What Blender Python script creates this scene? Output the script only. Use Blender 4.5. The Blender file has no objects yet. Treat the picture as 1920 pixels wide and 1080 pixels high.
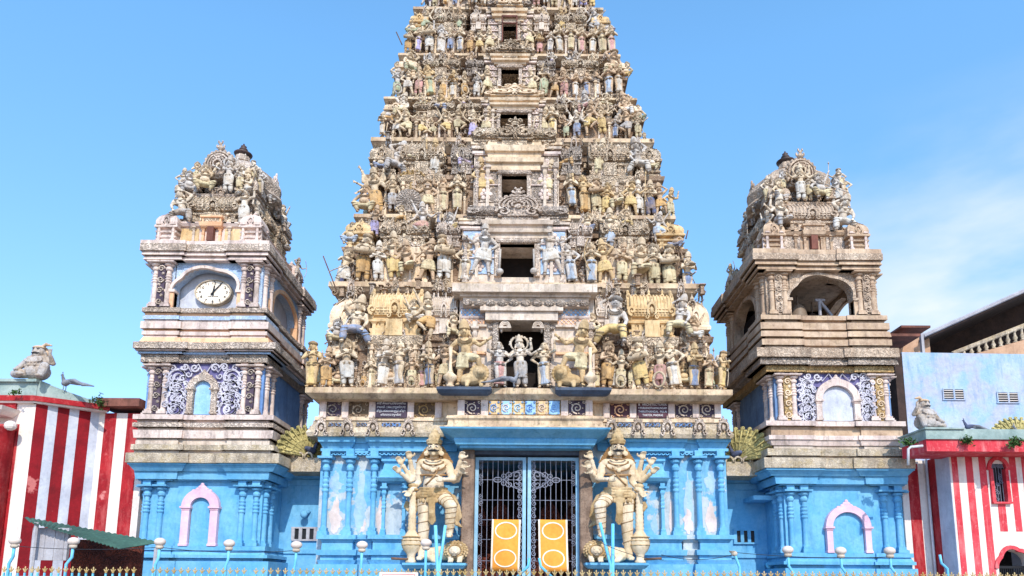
import bpy, math, random
from mathutils import Vector, Matrix
random.seed(11)
SKYT = (1.22, 1.80, 1.92, 1); SKYL = (.92, .98, 1.28, 1); CLD = (4.6, 5.0, 5.2, 1); SKYS = .15; EXPO = 0.43
pi = math.pi
R = math.radians
sc = bpy.context.scene
COL = sc.collection

# ------------------------------------------------------------------ camera
FPX, OX, HOR = 1300.0, 985.0, 1085.0
PITCH = R(9)
CAM = Vector((0, -20, 1.6))
CROT = Matrix.Rotation(pi / 2 + PITCH, 4, 'X') @ Matrix.Rotation(R(0.35), 4, 'Z')
SHY = ((HOR - 540) - FPX * math.tan(PITCH)) / 1920.0
SHX = (960 - OX) / 1920.0
cd = bpy.data.cameras.new('camera')
cd.sensor_width = 36; cd.lens = 36 * FPX / 1920
cd.shift_x = SHX; cd.shift_y = SHY
cd.clip_start = 0.1; cd.clip_end = 2000
cam = bpy.data.objects.new('camera', cd); COL.objects.link(cam)
cam.matrix_world = Matrix.Translation(CAM) @ CROT
sc.camera = cam
def P(px, py, Y):
    """the point of the plane y = Y that the photograph shows at (px, py)"""
    d = CROT.to_3x3() @ Vector(((px - 960) / FPX + SHX * 1920 / FPX, (540 - py) / FPX + SHY * 1920 / FPX, -1))
    return CAM + d * ((Y - CAM.y) / d.y)
def PX(px, py, Y): return P(px, py, Y).x
def PZ(py, Y, px=985): return P(px, py, Y).z

# ------------------------------------------------------------------ materials
def lin(c):
    c = c / 255.0
    return c / 12.92 if c <= 0.04045 else ((c + 0.055) / 1.055) ** 2.4
def S(r, g, b): return (lin(r), lin(g), lin(b), 1)
class NT:
    def __init__(s, name):
        s.m = bpy.data.materials.new(name); s.m.use_nodes = True
        s.t = s.m.node_tree; s.b = s.t.nodes['Principled BSDF']
        s.pos = s.n('ShaderNodeNewGeometry').outputs['Position']
    def n(s, k, **kw):
        x = s.t.nodes.new(k)
        for a, v in kw.items(): setattr(x, a, v)
        return x
    def l(s, a, b): s.t.links.new(a, b)
    def noise(s, scale, detail=4, rough=.6, vec=None, sx=None):
        v = vec or s.pos
        if sx:
            m = s.n('ShaderNodeMapping'); m.inputs['Scale'].default_value = sx; s.l(v, m.inputs['Vector']); v = m.outputs[0]
        x = s.n('ShaderNodeTexNoise'); x.inputs['Scale'].default_value = scale
        x.inputs['Detail'].default_value = detail; x.inputs['Roughness'].default_value = rough
        s.l(v, x.inputs['Vector']); return x.outputs[0]
    def ramp(s, f, a, b, lo=0., hi=1.):
        x = s.n('ShaderNodeMapRange'); x.inputs[1].default_value = a; x.inputs[2].default_value = b
        x.inputs[3].default_value = lo; x.inputs[4].default_value = hi; s.l(f, x.inputs[0]); return x.outputs[0]
    def mix(s, f, a, b, mode='MIX'):
        x = s.n('ShaderNodeMix', data_type='RGBA', blend_type=mode)
        for v, i in ((f, x.inputs[0]), (a, x.inputs[6]), (b, x.inputs[7])):
            if hasattr(v, 'is_linked'): s.l(v, i)
            else: i.default_value = v
        return x.outputs[2]
    def math(s, op, a, b):
        x = s.n('ShaderNodeMath', operation=op)
        for v, i in ((a, x.inputs[0]), (b, x.inputs[1])):
            if hasattr(v, 'is_linked'): s.l(v, i)
            else: i.default_value = v
        return x.outputs[0]
def stone(name, c1, c2=None, dirt=.5, dcol=S(66, 50, 38), bump=.4, bs=14, rough=.88, obj=False, peel=None, carve=0, cs=9, lichen=0, spots=0, sc1=1.6, dd=.03, pt=(.50, .53)):
    """weathered painted plaster: two tones in blotches, downward dirt streaks, flaking paint, lichen, carved relief as bump"""
    wf = lambda c: (min(1, c[0] * 1.05), c[1] * .95, c[2] * .88, 1) if c[0] > c[2] * 1.03 else c
    c1 = wf(c1); c2 = wf(c2) if c2 else None; dcol = wf(dcol); peel = wf(peel) if peel else None
    N = NT(name); c2 = c2 or tuple(x * .8 for x in c1[:3]) + (1,)
    if obj:
        o = N.n('ShaderNodeObjectInfo'); base = o.outputs['Color']
        a = N.mix(N.ramp(N.noise(sc1), .4, .62), base, N.mix(.55, base, c2))
    else:
        a = N.mix(N.ramp(N.noise(sc1), .38, .62), c1, c2)
    a = N.mix(N.ramp(N.noise(11, 3), .3, .7, 0, .30), a, (1, 1, 1, 1), 'SOFT_LIGHT')
    if lichen:
        a = N.mix(N.ramp(N.noise(3.1, 6, .7), .50, .60, 0, lichen), a, S(184, 160, 112))
    if peel:
        a = N.mix(N.ramp(N.noise(.9, 7, .62), pt[0], pt[1], 0, 1), a, N.mix(N.ramp(N.noise(5, 5), .3, .7), peel, tuple(x * .75 for x in peel[:3]) + (1,)))
    if carve:
        w = N.n('ShaderNodeTexVoronoi', feature='SMOOTH_F1'); w.inputs['Scale'].default_value = cs
        d = N.n('ShaderNodeVectorMath', operation='ADD'); nn = N.n('ShaderNodeTexNoise'); nn.inputs['Scale'].default_value = 3.5
        N.l(N.pos, nn.inputs['Vector']); m2 = N.n('ShaderNodeVectorMath', operation='SCALE'); m2.inputs[3].default_value = .35
        N.l(nn.outputs[1], m2.inputs[0]); N.l(N.pos, d.inputs[0]); N.l(m2.outputs[0], d.inputs[1]); N.l(d.outputs[0], w.inputs['Vector'])
        rings = N.math('SINE', N.math('MULTIPLY', w.outputs[0], 26.), 0)
        a = N.mix(N.ramp(rings, -1, .1, .55 * carve, 0), a, dcol)
    if dirt:
        st = N.noise(1.5, 6, .72, sx=(2.2, 2.2, .55))
        a = N.mix(N.ramp(st, .50, .74, 0, dirt), a, dcol)
        dr = N.noise(3.2, 5, .7, sx=(3.3, 3.3, .25))
        a = N.mix(N.ramp(dr, .58, .72, 0, dirt * .55), a, dcol)
        fi = N.noise(7.5, 6, .75)
        a = N.mix(N.ramp(fi, .56, .70, 0, dirt * .8), a, dcol)
    if spots:
        v = N.n('ShaderNodeTexVoronoi'); v.inputs['Scale'].default_value = 16; N.l(N.pos, v.inputs['Vector'])
        a = N.mix(N.ramp(v.outputs[0], .18, .30, spots, 0), a, dcol)
    N.l(a, N.b.inputs['Base Color']); N.b.inputs['Roughness'].default_value = rough
    N.b.inputs['Specular IOR Level'].default_value = .3
    if bump:
        h = N.noise(bs, 5, .65)
        if carve: h = N.math('ADD', N.math('MULTIPLY', h, .5), N.math('MULTIPLY', rings, .5 * carve))
        b = N.n('ShaderNodeBump'); b.inputs['Strength'].default_value = bump; b.inputs['Distance'].default_value = dd
        N.l(h, b.inputs['Height']); N.l(b.outputs[0], N.b.inputs['Normal'])
    return N.m
M = {}
M['blue'] = stone('blue_paint', S(112, 172, 208), S(90, 158, 202), dirt=.42, dcol=S(40, 96, 128), bump=.25, bs=9)
M['blue_peel'] = stone('peeling_blue_paint', S(120, 174, 208), S(96, 160, 202), dirt=.42, dcol=S(40, 96, 128), peel=S(196, 204, 208), bump=.5, bs=8)
M['blue_dark'] = stone('dark_blue_paint', S(44, 96, 132), S(34, 80, 118), dirt=.3)
M['navy'] = stone('slate_blue_paint', S(78, 88, 104), S(62, 70, 86), dirt=.5)
M['grimy'] = stone('grimy_brown_plaster', S(170, 150, 130), S(118, 98, 82), dirt=.9, dcol=S(48, 38, 30), bump=.8, carve=.5, cs=10)  # grimy brown, darkened further to stand in for shade between the statues
M['trimj'] = stone('brown_rope_paint', S(158, 128, 92), S(120, 92, 62), dirt=.4, bump=0)
M['hair'] = stone('umber_hair_paint', S(150, 118, 76), S(120, 90, 58), dirt=.6, bump=.5)
M['white'] = stone('lilac_white_paint', S(224, 210, 204), S(198, 184, 182), dirt=.8, dcol=S(84, 76, 72), lichen=.12)
M['whitec'] = stone('carved_white_plaster', S(216, 204, 194), S(186, 172, 160), dirt=.75, dcol=S(74, 66, 62), carve=.9, bump=.8, lichen=.12)
M['orange'] = stone('pale_orange_paint', S(228, 188, 152), S(220, 172, 136), dirt=.4, dcol=S(120, 92, 76))
M['ochre'] = stone('ochre_paint', S(216, 194, 154), S(194, 166, 122), dirt=.75, dcol=S(82, 62, 42))
M['trim'] = stone('blue_trim_paint', S(112, 148, 200), S(92, 128, 182), dirt=.4, dcol=S(60, 66, 84))
M['violet'] = stone('violet_paint', S(112, 106, 144), S(92, 86, 130), dirt=.4, dcol=S(44, 40, 70))
M['paleblue'] = stone('pale_blue_paint', S(160, 198, 232), S(130, 176, 220), dirt=.3, dcol=S(80, 110, 150))
M['skyblue'] = stone('pale_blue_carved_plaster', S(152, 180, 212), S(186, 198, 214), dirt=.3, dcol=S(96, 110, 150), carve=.6, bump=.6)
M['greyledge'] = stone('lichen_grey_ledge', S(206, 196, 178), S(168, 158, 142), dirt=.75, dcol=S(74, 66, 56), carve=.45, cs=14, bump=.7, lichen=.45)
M['brown'] = stone('brown_weathered_plaster', S(200, 180, 158), S(168, 146, 126), dirt=.75, dcol=S(84, 66, 58), bump=.5, lichen=.15)
M['brownc'] = stone('brown_carved_plaster', S(206, 190, 172), S(174, 156, 138), dirt=.7, dcol=S(82, 66, 58), carve=.7, bump=.8)
M['gold'] = stone('gold_carved_plaster', S(208, 184, 136), S(186, 156, 108), dirt=.4, dcol=S(104, 80, 54), carve=.9, cs=12, bump=.9)
M['cream'] = stone('cream_plaster', S(228, 212, 188), S(204, 184, 158), dirt=.72, dcol=S(78, 62, 50), lichen=.2, bump=.6)
M['creamc'] = stone('carved_cream_plaster', S(228, 212, 190), S(202, 182, 158), dirt=.68, dcol=S(74, 60, 50), carve=.8, cs=9, bump=1., dd=.06, lichen=.2)
M['greyc'] = stone('carved_grey_plaster', S(208, 198, 188), S(178, 166, 156), dirt=.65, dcol=S(78, 70, 64), carve=.8, cs=10, bump=1., dd=.06)
M['grey'] = stone('grey_plaster', S(212, 202, 192), S(184, 172, 160), dirt=.7, dcol=S(72, 64, 58), lichen=.2, bump=.5)
M['slab'] = stone('dark_slab_plaster', S(120, 104, 84), S(88, 74, 62), dirt=.5, dcol=S(50, 40, 34))
M['slabface'] = stone('ledge_plaster', S(214, 194, 166), S(168, 146, 124), dirt=.9, dcol=S(66, 52, 40), lichen=.3)
M['plaque'] = stone('dark_plaque', S(84, 70, 84), S(62, 52, 66), dirt=.2, bump=.2)
M['plaquer'] = stone('maroon_plaque', S(92, 62, 72), S(74, 52, 66), dirt=.2, bump=.2)
M['letter'] = stone('white_lettering', S(240, 238, 240), S(220, 216, 222), dirt=.1, bump=0)
M['black'] = stone('black_paint', S(24, 24, 28), S(30, 30, 34), dirt=0, bump=0, rough=.5)
M['void'] = stone('sooty_interior', S(40, 34, 32), S(26, 22, 22), dirt=.3, dcol=S(12, 10, 10))  # near-black colour stands in for the shade inside openings
M['redbrown'] = stone('red_brown_carving', S(112, 56, 42), S(70, 34, 30), dirt=.5, dcol=S(22, 12, 10), carve=.8, cs=6, bump=1)
M['jamb'] = stone('rough_granite', S(146, 128, 114), S(104, 88, 78), dirt=.7, dcol=S(58, 48, 42), bump=1, bs=9, spots=.4)
M['statue'] = stone('painted_statue_plaster', S(214, 200, 166), S(168, 146, 116), dirt=.7, dcol=S(70, 56, 44), obj=True, bump=.8, bs=18, sc1=3.2)
M['guard'] = stone('old_ivory_plaster', S(222, 210, 188), S(200, 182, 150), dirt=.6, dcol=S(104, 78, 50), bump=.5, bs=14, sc1=1.3, lichen=.08)
M['guard2'] = stone('stained_ivory_plaster', S(196, 176, 140), S(160, 134, 94), dirt=.7, dcol=S(84, 60, 38), bump=.7, bs=14, lichen=.2)
M['faceW'] = stone('white_face_paint', S(236, 228, 214), S(224, 212, 192), dirt=.2, dcol=S(140, 110, 80), bump=.2)
M['mossy'] = stone('moss_speckled_plaster', S(190, 180, 122), S(146, 140, 92), dirt=.6, dcol=S(60, 60, 36), spots=.85, bump=1, bs=12)
M['peacock'] = stone('slate_blue_plaster', S(84, 92, 118), S(62, 66, 86), dirt=.4)
M['peagrey'] = stone('grey_plumage_plaster', S(136, 138, 146), S(96, 96, 104), dirt=.5, spots=.3)
M['pink'] = stone('lilac_pink_paint', S(222, 192, 214), S(206, 174, 198), dirt=.25, dcol=S(130, 100, 120))
M['red'] = stone('red_paint', S(162, 34, 42), S(136, 24, 34), dirt=.65, dcol=S(206, 110, 110), bump=.3, peel=S(214, 140, 140), pt=(.60, .64))
M['redw'] = stone('washed_red_paint', S(204, 70, 82), S(184, 48, 62), dirt=.75, dcol=S(226, 156, 160), bump=.3)
M['wall'] = stone('white_wall_paint', S(232, 226, 222), S(214, 208, 206), dirt=.4, dcol=S(150, 144, 142), bump=.3)
M['wallg'] = stone('grey_white_wall_paint', S(198, 200, 210), S(178, 180, 192), dirt=.4, dcol=S(130, 130, 140), bump=.3)  # plain grey white; on striped side walls it paints their shade in
M['teal'] = stone('grey_green_paint', S(158, 172, 166), S(132, 150, 146), dirt=.4, dcol=S(70, 84, 78))
M['wash'] = stone('washed_blue_paint', S(140, 172, 200), S(170, 184, 200), dirt=.6, dcol=S(86, 132, 190), peel=S(184, 188, 204), bump=.4, sc1=.8, pt=(.44, .56))
M['scar'] = stone('bare_pink_plaster', S(214, 204, 204), S(190, 178, 176), dirt=.4, dcol=S(150, 150, 160), bump=.5)
M['faded'] = stone('faded_blue_paint', S(158, 186, 208), S(136, 170, 204), dirt=.5, dcol=S(190, 190, 200), bump=.5)
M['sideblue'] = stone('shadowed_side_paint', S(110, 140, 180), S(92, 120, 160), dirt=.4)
M['lav'] = stone('lavender_grey_relief', S(206, 200, 208), S(180, 174, 186), dirt=.6, dcol=S(90, 84, 100), bump=.5)
M['darkroof'] = stone('dark_brown_roof', S(66, 52, 48), S(46, 38, 36), dirt=.4)
M['tan'] = stone('tan_plaster', S(188, 154, 128), S(170, 138, 114), dirt=.3)
M['rust'] = stone('mossy_roof_edge', S(128, 84, 74), S(94, 62, 56), dirt=.6)
M['greenroof'] = stone('green_sheet_metal', S(66, 98, 86), S(54, 82, 74), dirt=.4, dcol=S(60, 70, 60), bump=.2)
M['greypanel'] = stone('grey_sheet', S(176, 172, 176), S(156, 152, 158), dirt=.4, dcol=S(110, 104, 104))
M['pipe'] = stone('light_blue_pipe_paint', S(120, 196, 226), S(96, 178, 214), dirt=.1, bump=0, rough=.45)
M['whitepipe'] = stone('grey_downpipe', S(206, 204, 206), S(186, 184, 188), dirt=.3, bump=.1)
M['globe'] = stone('opal_globe', S(222, 212, 206), S(206, 196, 190), dirt=.12, bump=0, rough=.3)
M['lampbase'] = stone('lamp_cap', S(196, 188, 176), dirt=.3, bump=0)
M['goldp'] = stone('gold_paint', S(168, 142, 84), S(190, 172, 128), dirt=.3, dcol=S(110, 80, 30), bump=0, rough=.4)
M['yellow'] = stone('yellow_banner_cloth', S(232, 156, 68), S(226, 148, 60), dirt=.1, dcol=S(200, 140, 40), bump=.5, bs=3)
M['bwhite'] = stone('banner_white_print', S(244, 236, 222), dirt=.05, bump=0)
M['gate'] = stone('pale_gate_paint', S(150, 190, 214), S(128, 172, 202), dirt=.2, bump=0, rough=.5)
M['grille'] = stone('grey_iron_paint', S(146, 148, 164), S(112, 116, 134), dirt=.2, bump=0, rough=.5)
M['bronze'] = stone('bell_bronze', S(124, 112, 100), S(92, 84, 76), dirt=.3, bump=.1, rough=.5)
M['wood'] = stone('old_timber', S(120, 96, 80), S(90, 70, 60), dirt=.4)
M['leaf'] = stone('leaf', S(70, 104, 52), S(48, 80, 38), dirt=0, bump=0, sc1=12)
M['finial'] = stone('dark_copper', S(78, 66, 66), S(56, 48, 50), dirt=.3, bump=.2, rough=.5)
M['ground'] = stone('paving', S(140, 134, 126), S(120, 114, 108), dirt=.3)
M['wire'] = stone('cable', S(50, 50, 56), dirt=0, bump=0)
M['signpink'] = stone('pink_print', S(226, 160, 160), dirt=.1, bump=0)

# ------------------------------------------------------------------ mesh building
class MB:
    def __init__(s, T=None): s.v = []; s.f = []; s.T = T
    def add(s, vs, fs):
        n = len(s.v)
        if s.T is not None: vs = [tuple(s.T @ Vector(p)) for p in vs]
        s.v += [tuple(p) for p in vs]; s.f += [tuple(n + i for i in f) for f in fs]
    def box(s, x0, x1, y0, y1, z0, z1):
        s.add([(x0, y0, z0), (x1, y0, z0), (x1, y1, z0), (x0, y1, z0), (x0, y0, z1), (x1, y0, z1), (x1, y1, z1), (x0, y1, z1)],
              [(0, 3, 2, 1), (4, 5, 6, 7), (0, 1, 5, 4), (1, 2, 6, 5), (2, 3, 7, 6), (3, 0, 4, 7)])
    def loft(s, rings, cap=True, closed=True):
        n = len(rings[0]); vs = [p for r in rings for p in r]; fs = []
        for k in range(len(rings) - 1):
            for i in range(n if closed else n - 1):
                j = (i + 1) % n; fs.append((k * n + i, k * n + j, (k + 1) * n + j, (k + 1) * n + i))
        if cap: fs.append(tuple(range(n))[::-1]); fs.append(tuple((len(rings) - 1) * n + i for i in range(n)))
        s.add(vs, fs)
    def rl(s, x0, x1, y0, y1, prof):
        """rectangular tower of mouldings: prof = [(z, overhang), ...] from the bottom up"""
        s.loft([[(x0 - d, y0 - d, z), (x1 + d, y0 - d, z), (x1 + d, y1 + d, z), (x0 - d, y1 + d, z)] for z, d in prof])
    def lathe(s, c, prof, n=12, sy=1., sx=1., lobes=0, la=0.):
        s.loft([[(c[0] + sx * r * (1 + la * math.cos(lobes * 2 * pi * i / n)) * math.cos(2 * pi * i / n), c[1] + sy * r * (1 + la * math.cos(lobes * 2 * pi * i / n)) * math.sin(2 * pi * i / n), c[2] + z) for i in range(n)] for z, r in prof])
    def ell(s, c, r, n=10, m=7, rot=None):
        if not hasattr(r, '__len__'): r = (r, r, r)
        rings = []
        for k in range(m + 1):
            a = -pi / 2 + pi * (k + .02 if k == 0 else k - .02 if k == m else k) / m
            ring = [Vector((r[0] * math.cos(a) * math.cos(2 * pi * i / n), r[1] * math.cos(a) * math.sin(2 * pi * i / n), r[2] * math.sin(a))) for i in range(n)]
            if rot is not None: ring = [rot @ p for p in ring]
            rings.append([(p.x + c[0], p.y + c[1], p.z + c[2]) for p in ring])
        s.loft(rings)
    def tube(s, pts, r, n=6, round_=False):
        pts = [Vector(p) for p in pts]; L = len(pts)
        rr = r if hasattr(r, '__len__') else [r] * L
        rings = []; up = Vector((0.13, 1, .21)).normalized()
        for k in range(L):
            d = (pts[min(k + 1, L - 1)] - pts[max(k - 1, 0)])
            if d.length < 1e-9: d = Vector((0, 0, 1))
            d.normalize(); a = d.cross(up)
            if a.length < .05: a = d.cross(Vector((1, 0, 0)))
            a.normalize(); b = d.cross(a)
            rings.append([tuple(pts[k] + (a * math.cos(2 * pi * i / n) + b * math.sin(2 * pi * i / n)) * rr[k]) for i in range(n)])
        s.loft(rings)
    def cap(s, a, b, ra, rb, n=9):
        a = Vector(a); b = Vector(b); d = b - a; L = d.length or 1e-6; u = d / L
        pts = []; rr = []
        for t in (-1, -.8, -.45): pts.append(a + u * ra * t); rr.append(ra * max(.05, math.sqrt(1 - t * t)))
        for t in (0, .35, .7, 1): pts.append(a.lerp(b, t)); rr.append(ra + (rb - ra) * t + .06 * ra * math.sin(pi * t))
        for t in (.45, .8, 1): pts.append(b + u * rb * t); rr.append(rb * max(.05, math.sqrt(1 - t * t)))
        s.tube(pts, rr, n)
    def prism(s, poly, y0, y1):
        n = len(poly)
        s.add([(x, y0, z) for x, z in poly] + [(x, y1, z) for x, z in poly],
              [tuple(range(n)), tuple(range(2 * n - 1, n - 1, -1))] + [(i, i + n, (i + 1) % n + n, (i + 1) % n) for i in range(n)])
    def ribbon(s, pts, w, y0, y1):
        """flat raised band following points in the x-z plane"""
        L = len(pts); ww = w if hasattr(w, '__len__') else [w] * L
        a = []; 
        for k in range(L):
            p, q = pts[max(k - 1, 0)], pts[min(k + 1, L - 1)]
            dx, dz = q[0] - p[0], q[1] - p[1]; l = math.hypot(dx, dz) or 1
            nx, nz = -dz / l * ww[k] / 2, dx / l * ww[k] / 2; x, z = pts[k]
            a.append([(x + nx, y1, z + nz), (x + nx, y0, z + nz), (x - nx, y0, z - nz), (x - nx, y1, z - nz)])
        s.loft(a)
    def spiral(s, c, r0, r1, a0, turns, w, y0, y1, n=18, hand=1, tube=0):
        pts = []; ws = []
        for k in range(n + 1):
            t = k / n; r = r0 + (r1 - r0) * t; a = a0 + hand * turns * 2 * pi * t
            pts.append((c[0] + r * math.cos(a), c[1] + r * math.sin(a))); ws.append(w * (1 - .45 * t))
        if tube: s.tube([(x, y0, z) for x, z in pts], tube, 5)
        else: s.ribbon(pts, ws, y0, y1)
    def archring(s, cx, z0, rx, rz, t, y0, y1, a0=0, a1=pi, n=20, lobed=0):
        pts = []
        for k in range(n + 1):
            a = a0 + (a1 - a0) * k / n; q = 1 + lobed * abs(math.sin(2.5 * a))
            pts.append((cx + rx * q * math.cos(a), z0 + rz * q * math.sin(a)))
        s.ribbon(pts, t, y0, y1)
    def mesh(s, name, smooth=False):
        me = bpy.data.meshes.new(name); me.from_pydata(s.v, [], s.f); me.update()
        if smooth: me.polygons.foreach_set('use_smooth', [True] * len(me.polygons))
        return me
def fix(me):
    import bmesh
    b = bmesh.new(); b.from_mesh(me); bmesh.ops.recalc_face_normals(b, faces=b.faces); b.to_mesh(me); b.free()
def wm(o):
    m = o.matrix_basis.copy()
    if o.parent: return wm(o.parent) @ o.matrix_parent_inverse @ m
    return m
def par(o, p, local=False):
    if p is not None:
        o.parent = p
        if not local: o.matrix_parent_inverse = wm(p).inverted()
    return o
def obj(name, me, mat=None, parent=None, smooth=False, local=False, loc=None, rz=0, scale=None, bevel=0):
    if isinstance(me, MB):
        me = me.mesh(name, smooth); fix(me)
    if mat is not None and not me.materials: me.materials.append(M[mat] if isinstance(mat, str) else mat)
    o = bpy.data.objects.new(name, me); COL.objects.link(o)
    if loc is not None: o.location = loc
    if rz: o.rotation_euler = (0, 0, rz)
    if scale is not None: o.scale = scale
    par(o, parent, local)
    if bevel:
        b = o.modifiers.new('bevel', 'BEVEL'); b.width = bevel; b.segments = 1; b.limit_method = 'ANGLE'
    return o
def tag(o, label=None, cat=None, group=None, kind=None):
    if label: o['label'] = label
    if cat: o['category'] = cat
    if group: o['group'] = group
    if kind: o['kind'] = kind
    return o
def empty(name, loc, label, cat, group=None):
    o = bpy.data.objects.new(name, None); COL.objects.link(o); o.location = loc; o.empty_display_size = .2
    return tag(o, label, cat, group)
def remesh(mb, name, vox, mat=None, sm=2):
    o = obj(name, mb); m = o.modifiers.new('r', 'REMESH'); m.mode = 'VOXEL'; m.voxel_size = vox; m.use_smooth_shade = True
    if sm:
        s_ = o.modifiers.new('s', 'SMOOTH'); s_.factor = .4; s_.iterations = sm
    dg = bpy.context.evaluated_depsgraph_get(); dg.update()
    me = bpy.data.meshes.new_from_object(o.evaluated_get(dg)); old = o.data
    bpy.data.objects.remove(o); bpy.data.meshes.remove(old); me.name = name
    me.materials.clear()
    if mat: me.materials.append(M[mat])
    return me
def text(s, name, size, loc, mat, parent, sx=1., rz=0, depth=.006, align='CENTER', up=True):
    c = bpy.data.curves.new(name, 'FONT'); c.body = s; c.size = size; c.extrude = depth; c.align_x = align; c.align_y = 'CENTER'
    o = bpy.data.objects.new(name, c); COL.objects.link(o)
    dg = bpy.context.evaluated_depsgraph_get(); dg.update()
    me = bpy.data.meshes.new_from_object(o.evaluated_get(dg)); bpy.data.objects.remove(o)
    me.materials.clear(); me.materials.append(M[mat])
    o = bpy.data.objects.new(name, me); COL.objects.link(o)
    o.location = loc; o.rotation_euler = (pi / 2, 0, rz); o.scale = (sx, 1, 1)
    return par(o, parent)
ORD = 'first second third fourth fifth sixth seventh eighth ninth tenth eleventh twelfth thirteenth fourteenth fifteenth sixteenth seventeenth eighteenth'.split()
# ------------------------------------------------------------------ statues on the towers
ARM = dict(down=((.17, .0, -.16), (.17, -.05, -.30)), up=((.21, -.03, .01), (.20, -.06, .20)), fold=((.17, -.06, -.15), (.02, -.13, -.08)),
           hip=((.23, .0, -.14), (.11, -.03, -.24)), out=((.20, -.03, -.10), (.33, -.08, -.02)), fwd=((.16, -.09, -.14), (.10, -.2, -.12)),
           head=((.22, .0, .10), (.09, -.04, .19)), high=((.17, -.02, .14), (.24, -.04, .33)), knee=((.17, -.06, -.15), (.15, -.14, -.28)),
           cross=((.17, -.07, -.13), (-.08, -.13, -.10)), lowout=((.20, -.02, -.14), (.32, -.06, -.24)))
VOX = .0135
class Fig:
    pass
def hand(b, w, h, s, r=1.):
    """palm, four bent fingers and a thumb"""
    w = Vector(w); h = Vector(h); d = (h - w).normalized(); side = d.cross(Vector((0, 1, 0)))
    if side.length < .1: side = Vector((1, 0, 0))
    side.normalize(); nrm = side.cross(d).normalized()
    b.ell(h, (.022 * r, .016 * r, .026 * r), 8, 6)
    for k, L in enumerate((.034, .040, .037, .028)):
        o = h + side * (.0125 * r * (k - 1.5)) + d * .012 * r
        m = o + d * L * .6 * r
        b.tube([o, m, m + (d * .6 - Vector((0, 1, 0)) * .6) * L * .5 * r], [.0082 * r, .0078 * r, .006 * r], 6)
    o = h - side * .018 * r * s; b.tube([o, o - side * .02 * r * s + d * .012 * r, o - side * .022 * r * s + d * .028 * r], [.0085 * r, .008 * r, .006 * r], 6)
def build_fig(key, la='down', ra='down', legs='stand', low='dhoti', head='crown', female=0, tilt=0., prop=None, extra=(), fat=1., hz=.50, turn=0.):
    """returns (body mesh, garment mesh, headdress mesh, prop mesh, total height)"""
    b = MB(); g = MB(); c = MB(); p = MB(); j = MB(); Tt = Matrix.Translation((0, 0, hz)) @ Matrix.Rotation(tilt, 4, 'Y') @ Matrix.Translation((0, 0, -hz))
    f = fat; sz = hz + .275
    j.ell((0, 0, hz + .1), (.03, .03, .16), 6, 5)
    # legs
    LG = {'stand': [((.062, -.01, .27), (.065, 0, .05))] * 2, 'sway': [((.05, -.03, .28), (.045, -.01, .05)), ((.085, .0, .27), (.10, .0, .05))],
          'dance': [((.055, -.02, .27), (.04, 0, .05)), ((.20, -.07, .36), (.06, -.06, .24))], 'stride': [((.11, -.05, .28), (.17, 0, .05)), ((.09, 0, .27), (.12, .02, .05))],
          'lotus': [((.20, -.10, hz - .05), (-.06, -.15, hz - .06)), ((.20, -.10, hz - .04), (-.05, -.12, hz - .03))],
          'throne': [((.10, -.17, hz - .02), (.09, -.16, hz - .24)), ((.11, -.18, hz - .01), (-.02, -.2, hz - .06))],
          'squat': [((.20, -.10, hz + .02), (.11, -.08, hz - .17)), ((.20, -.10, hz + .04), (.12, -.08, hz - .17))],
          'kick': [((.06, -.02, .26), (.07, 0, .05)), ((.17, -.09, .47), (.24, -.05, .25))],
          'lean': [((.13, -.12, hz - .02), (.15, -.16, hz - .25)), ((.16, -.10, hz - .10), (.22, -.05, hz - .26))]}[legs]
    for s, (k, a) in zip((-1, 1), LG):
        h = Vector((s * .055 * f, 0, hz)); k = Vector((s * k[0], k[1], k[2])); a = Vector((s * a[0], a[1], a[2]))
        b.cap(h, k, .062 * f, .043, 9); b.cap(k, a, .044, .026, 9)
        b.ell((a.x + s * .012, a.y - .035, a.z - .028), (.028, .06, .021), 8, 6)
        j.tube([h, k, (a.x, a.y, a.z + .03)], .006, 4)
        j.tube([(a.x + .031 * math.cos(t), a.y + .031 * math.sin(t), a.z + .03) for t in [i * pi / 4 for i in range(9)]], .011, 5)
        if low in ('dhoti', 'sari'):
            g.cap(h, k, .070 * f, .053, 10); g.cap(k, k.lerp(a, .75), .052, .043 if low == 'dhoti' else .055, 10)
            for q in range(2):
                o = k.lerp(a, q / 3); j.tube([(o.x + .058 * math.cos(t), o.y + .058 * math.sin(t), o.z + .02 * math.sin(t + q)) for t in [i * pi / 5 for i in range(11)]], .006, 4)
        elif low == 'short':
            g.cap(h, h.lerp(k, .75), .077 * f, .066, 10)
            for q in (.2, .55, .8):
                o = h.lerp(k, q); g.tube([(o.x + .07 * math.cos(t), o.y + .07 * math.sin(t), o.z) for t in [i * pi / 5 for i in range(11)]], .010, 5)
    if low == 'skirt':
        rings = []
        for z, rx, ry in ((hz + .03, .084, .064), (hz - .1, .098, .078), (.27, .072, .06), (.07, .098, .072)):
            rings.append([((rx * (1 + .09 * math.cos(8 * t))) * math.cos(t), (ry * (1 + .13 * math.cos(8 * t))) * math.sin(t), z) for t in [i * 2 * pi / 72 for i in range(72)]])
        g.loft(rings)
        for q in range(1): j.tube([(.104 * math.cos(t) * (1 - .09 * q), .088 * math.sin(t) * (1 - .05 * q), hz - .06 - .09 * q - .05 * math.sin(t)) for t in [i * pi / 8 for i in range(17)]], .011, 5)
    if low in ('dhoti', 'sari', 'short') and legs in ('stand', 'sway', 'dance', 'stride', 'kick'):
        L = .30 if low != 'short' else .2
        for q in range(3):
            x = -.02 + .02 * q
            g.tube([(x, -.07, hz + .0), (x * 1.6, -.085, hz - L * .5), (x * 2.2, -.07, hz - L)], [.014, .017, .02], 6)
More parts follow.
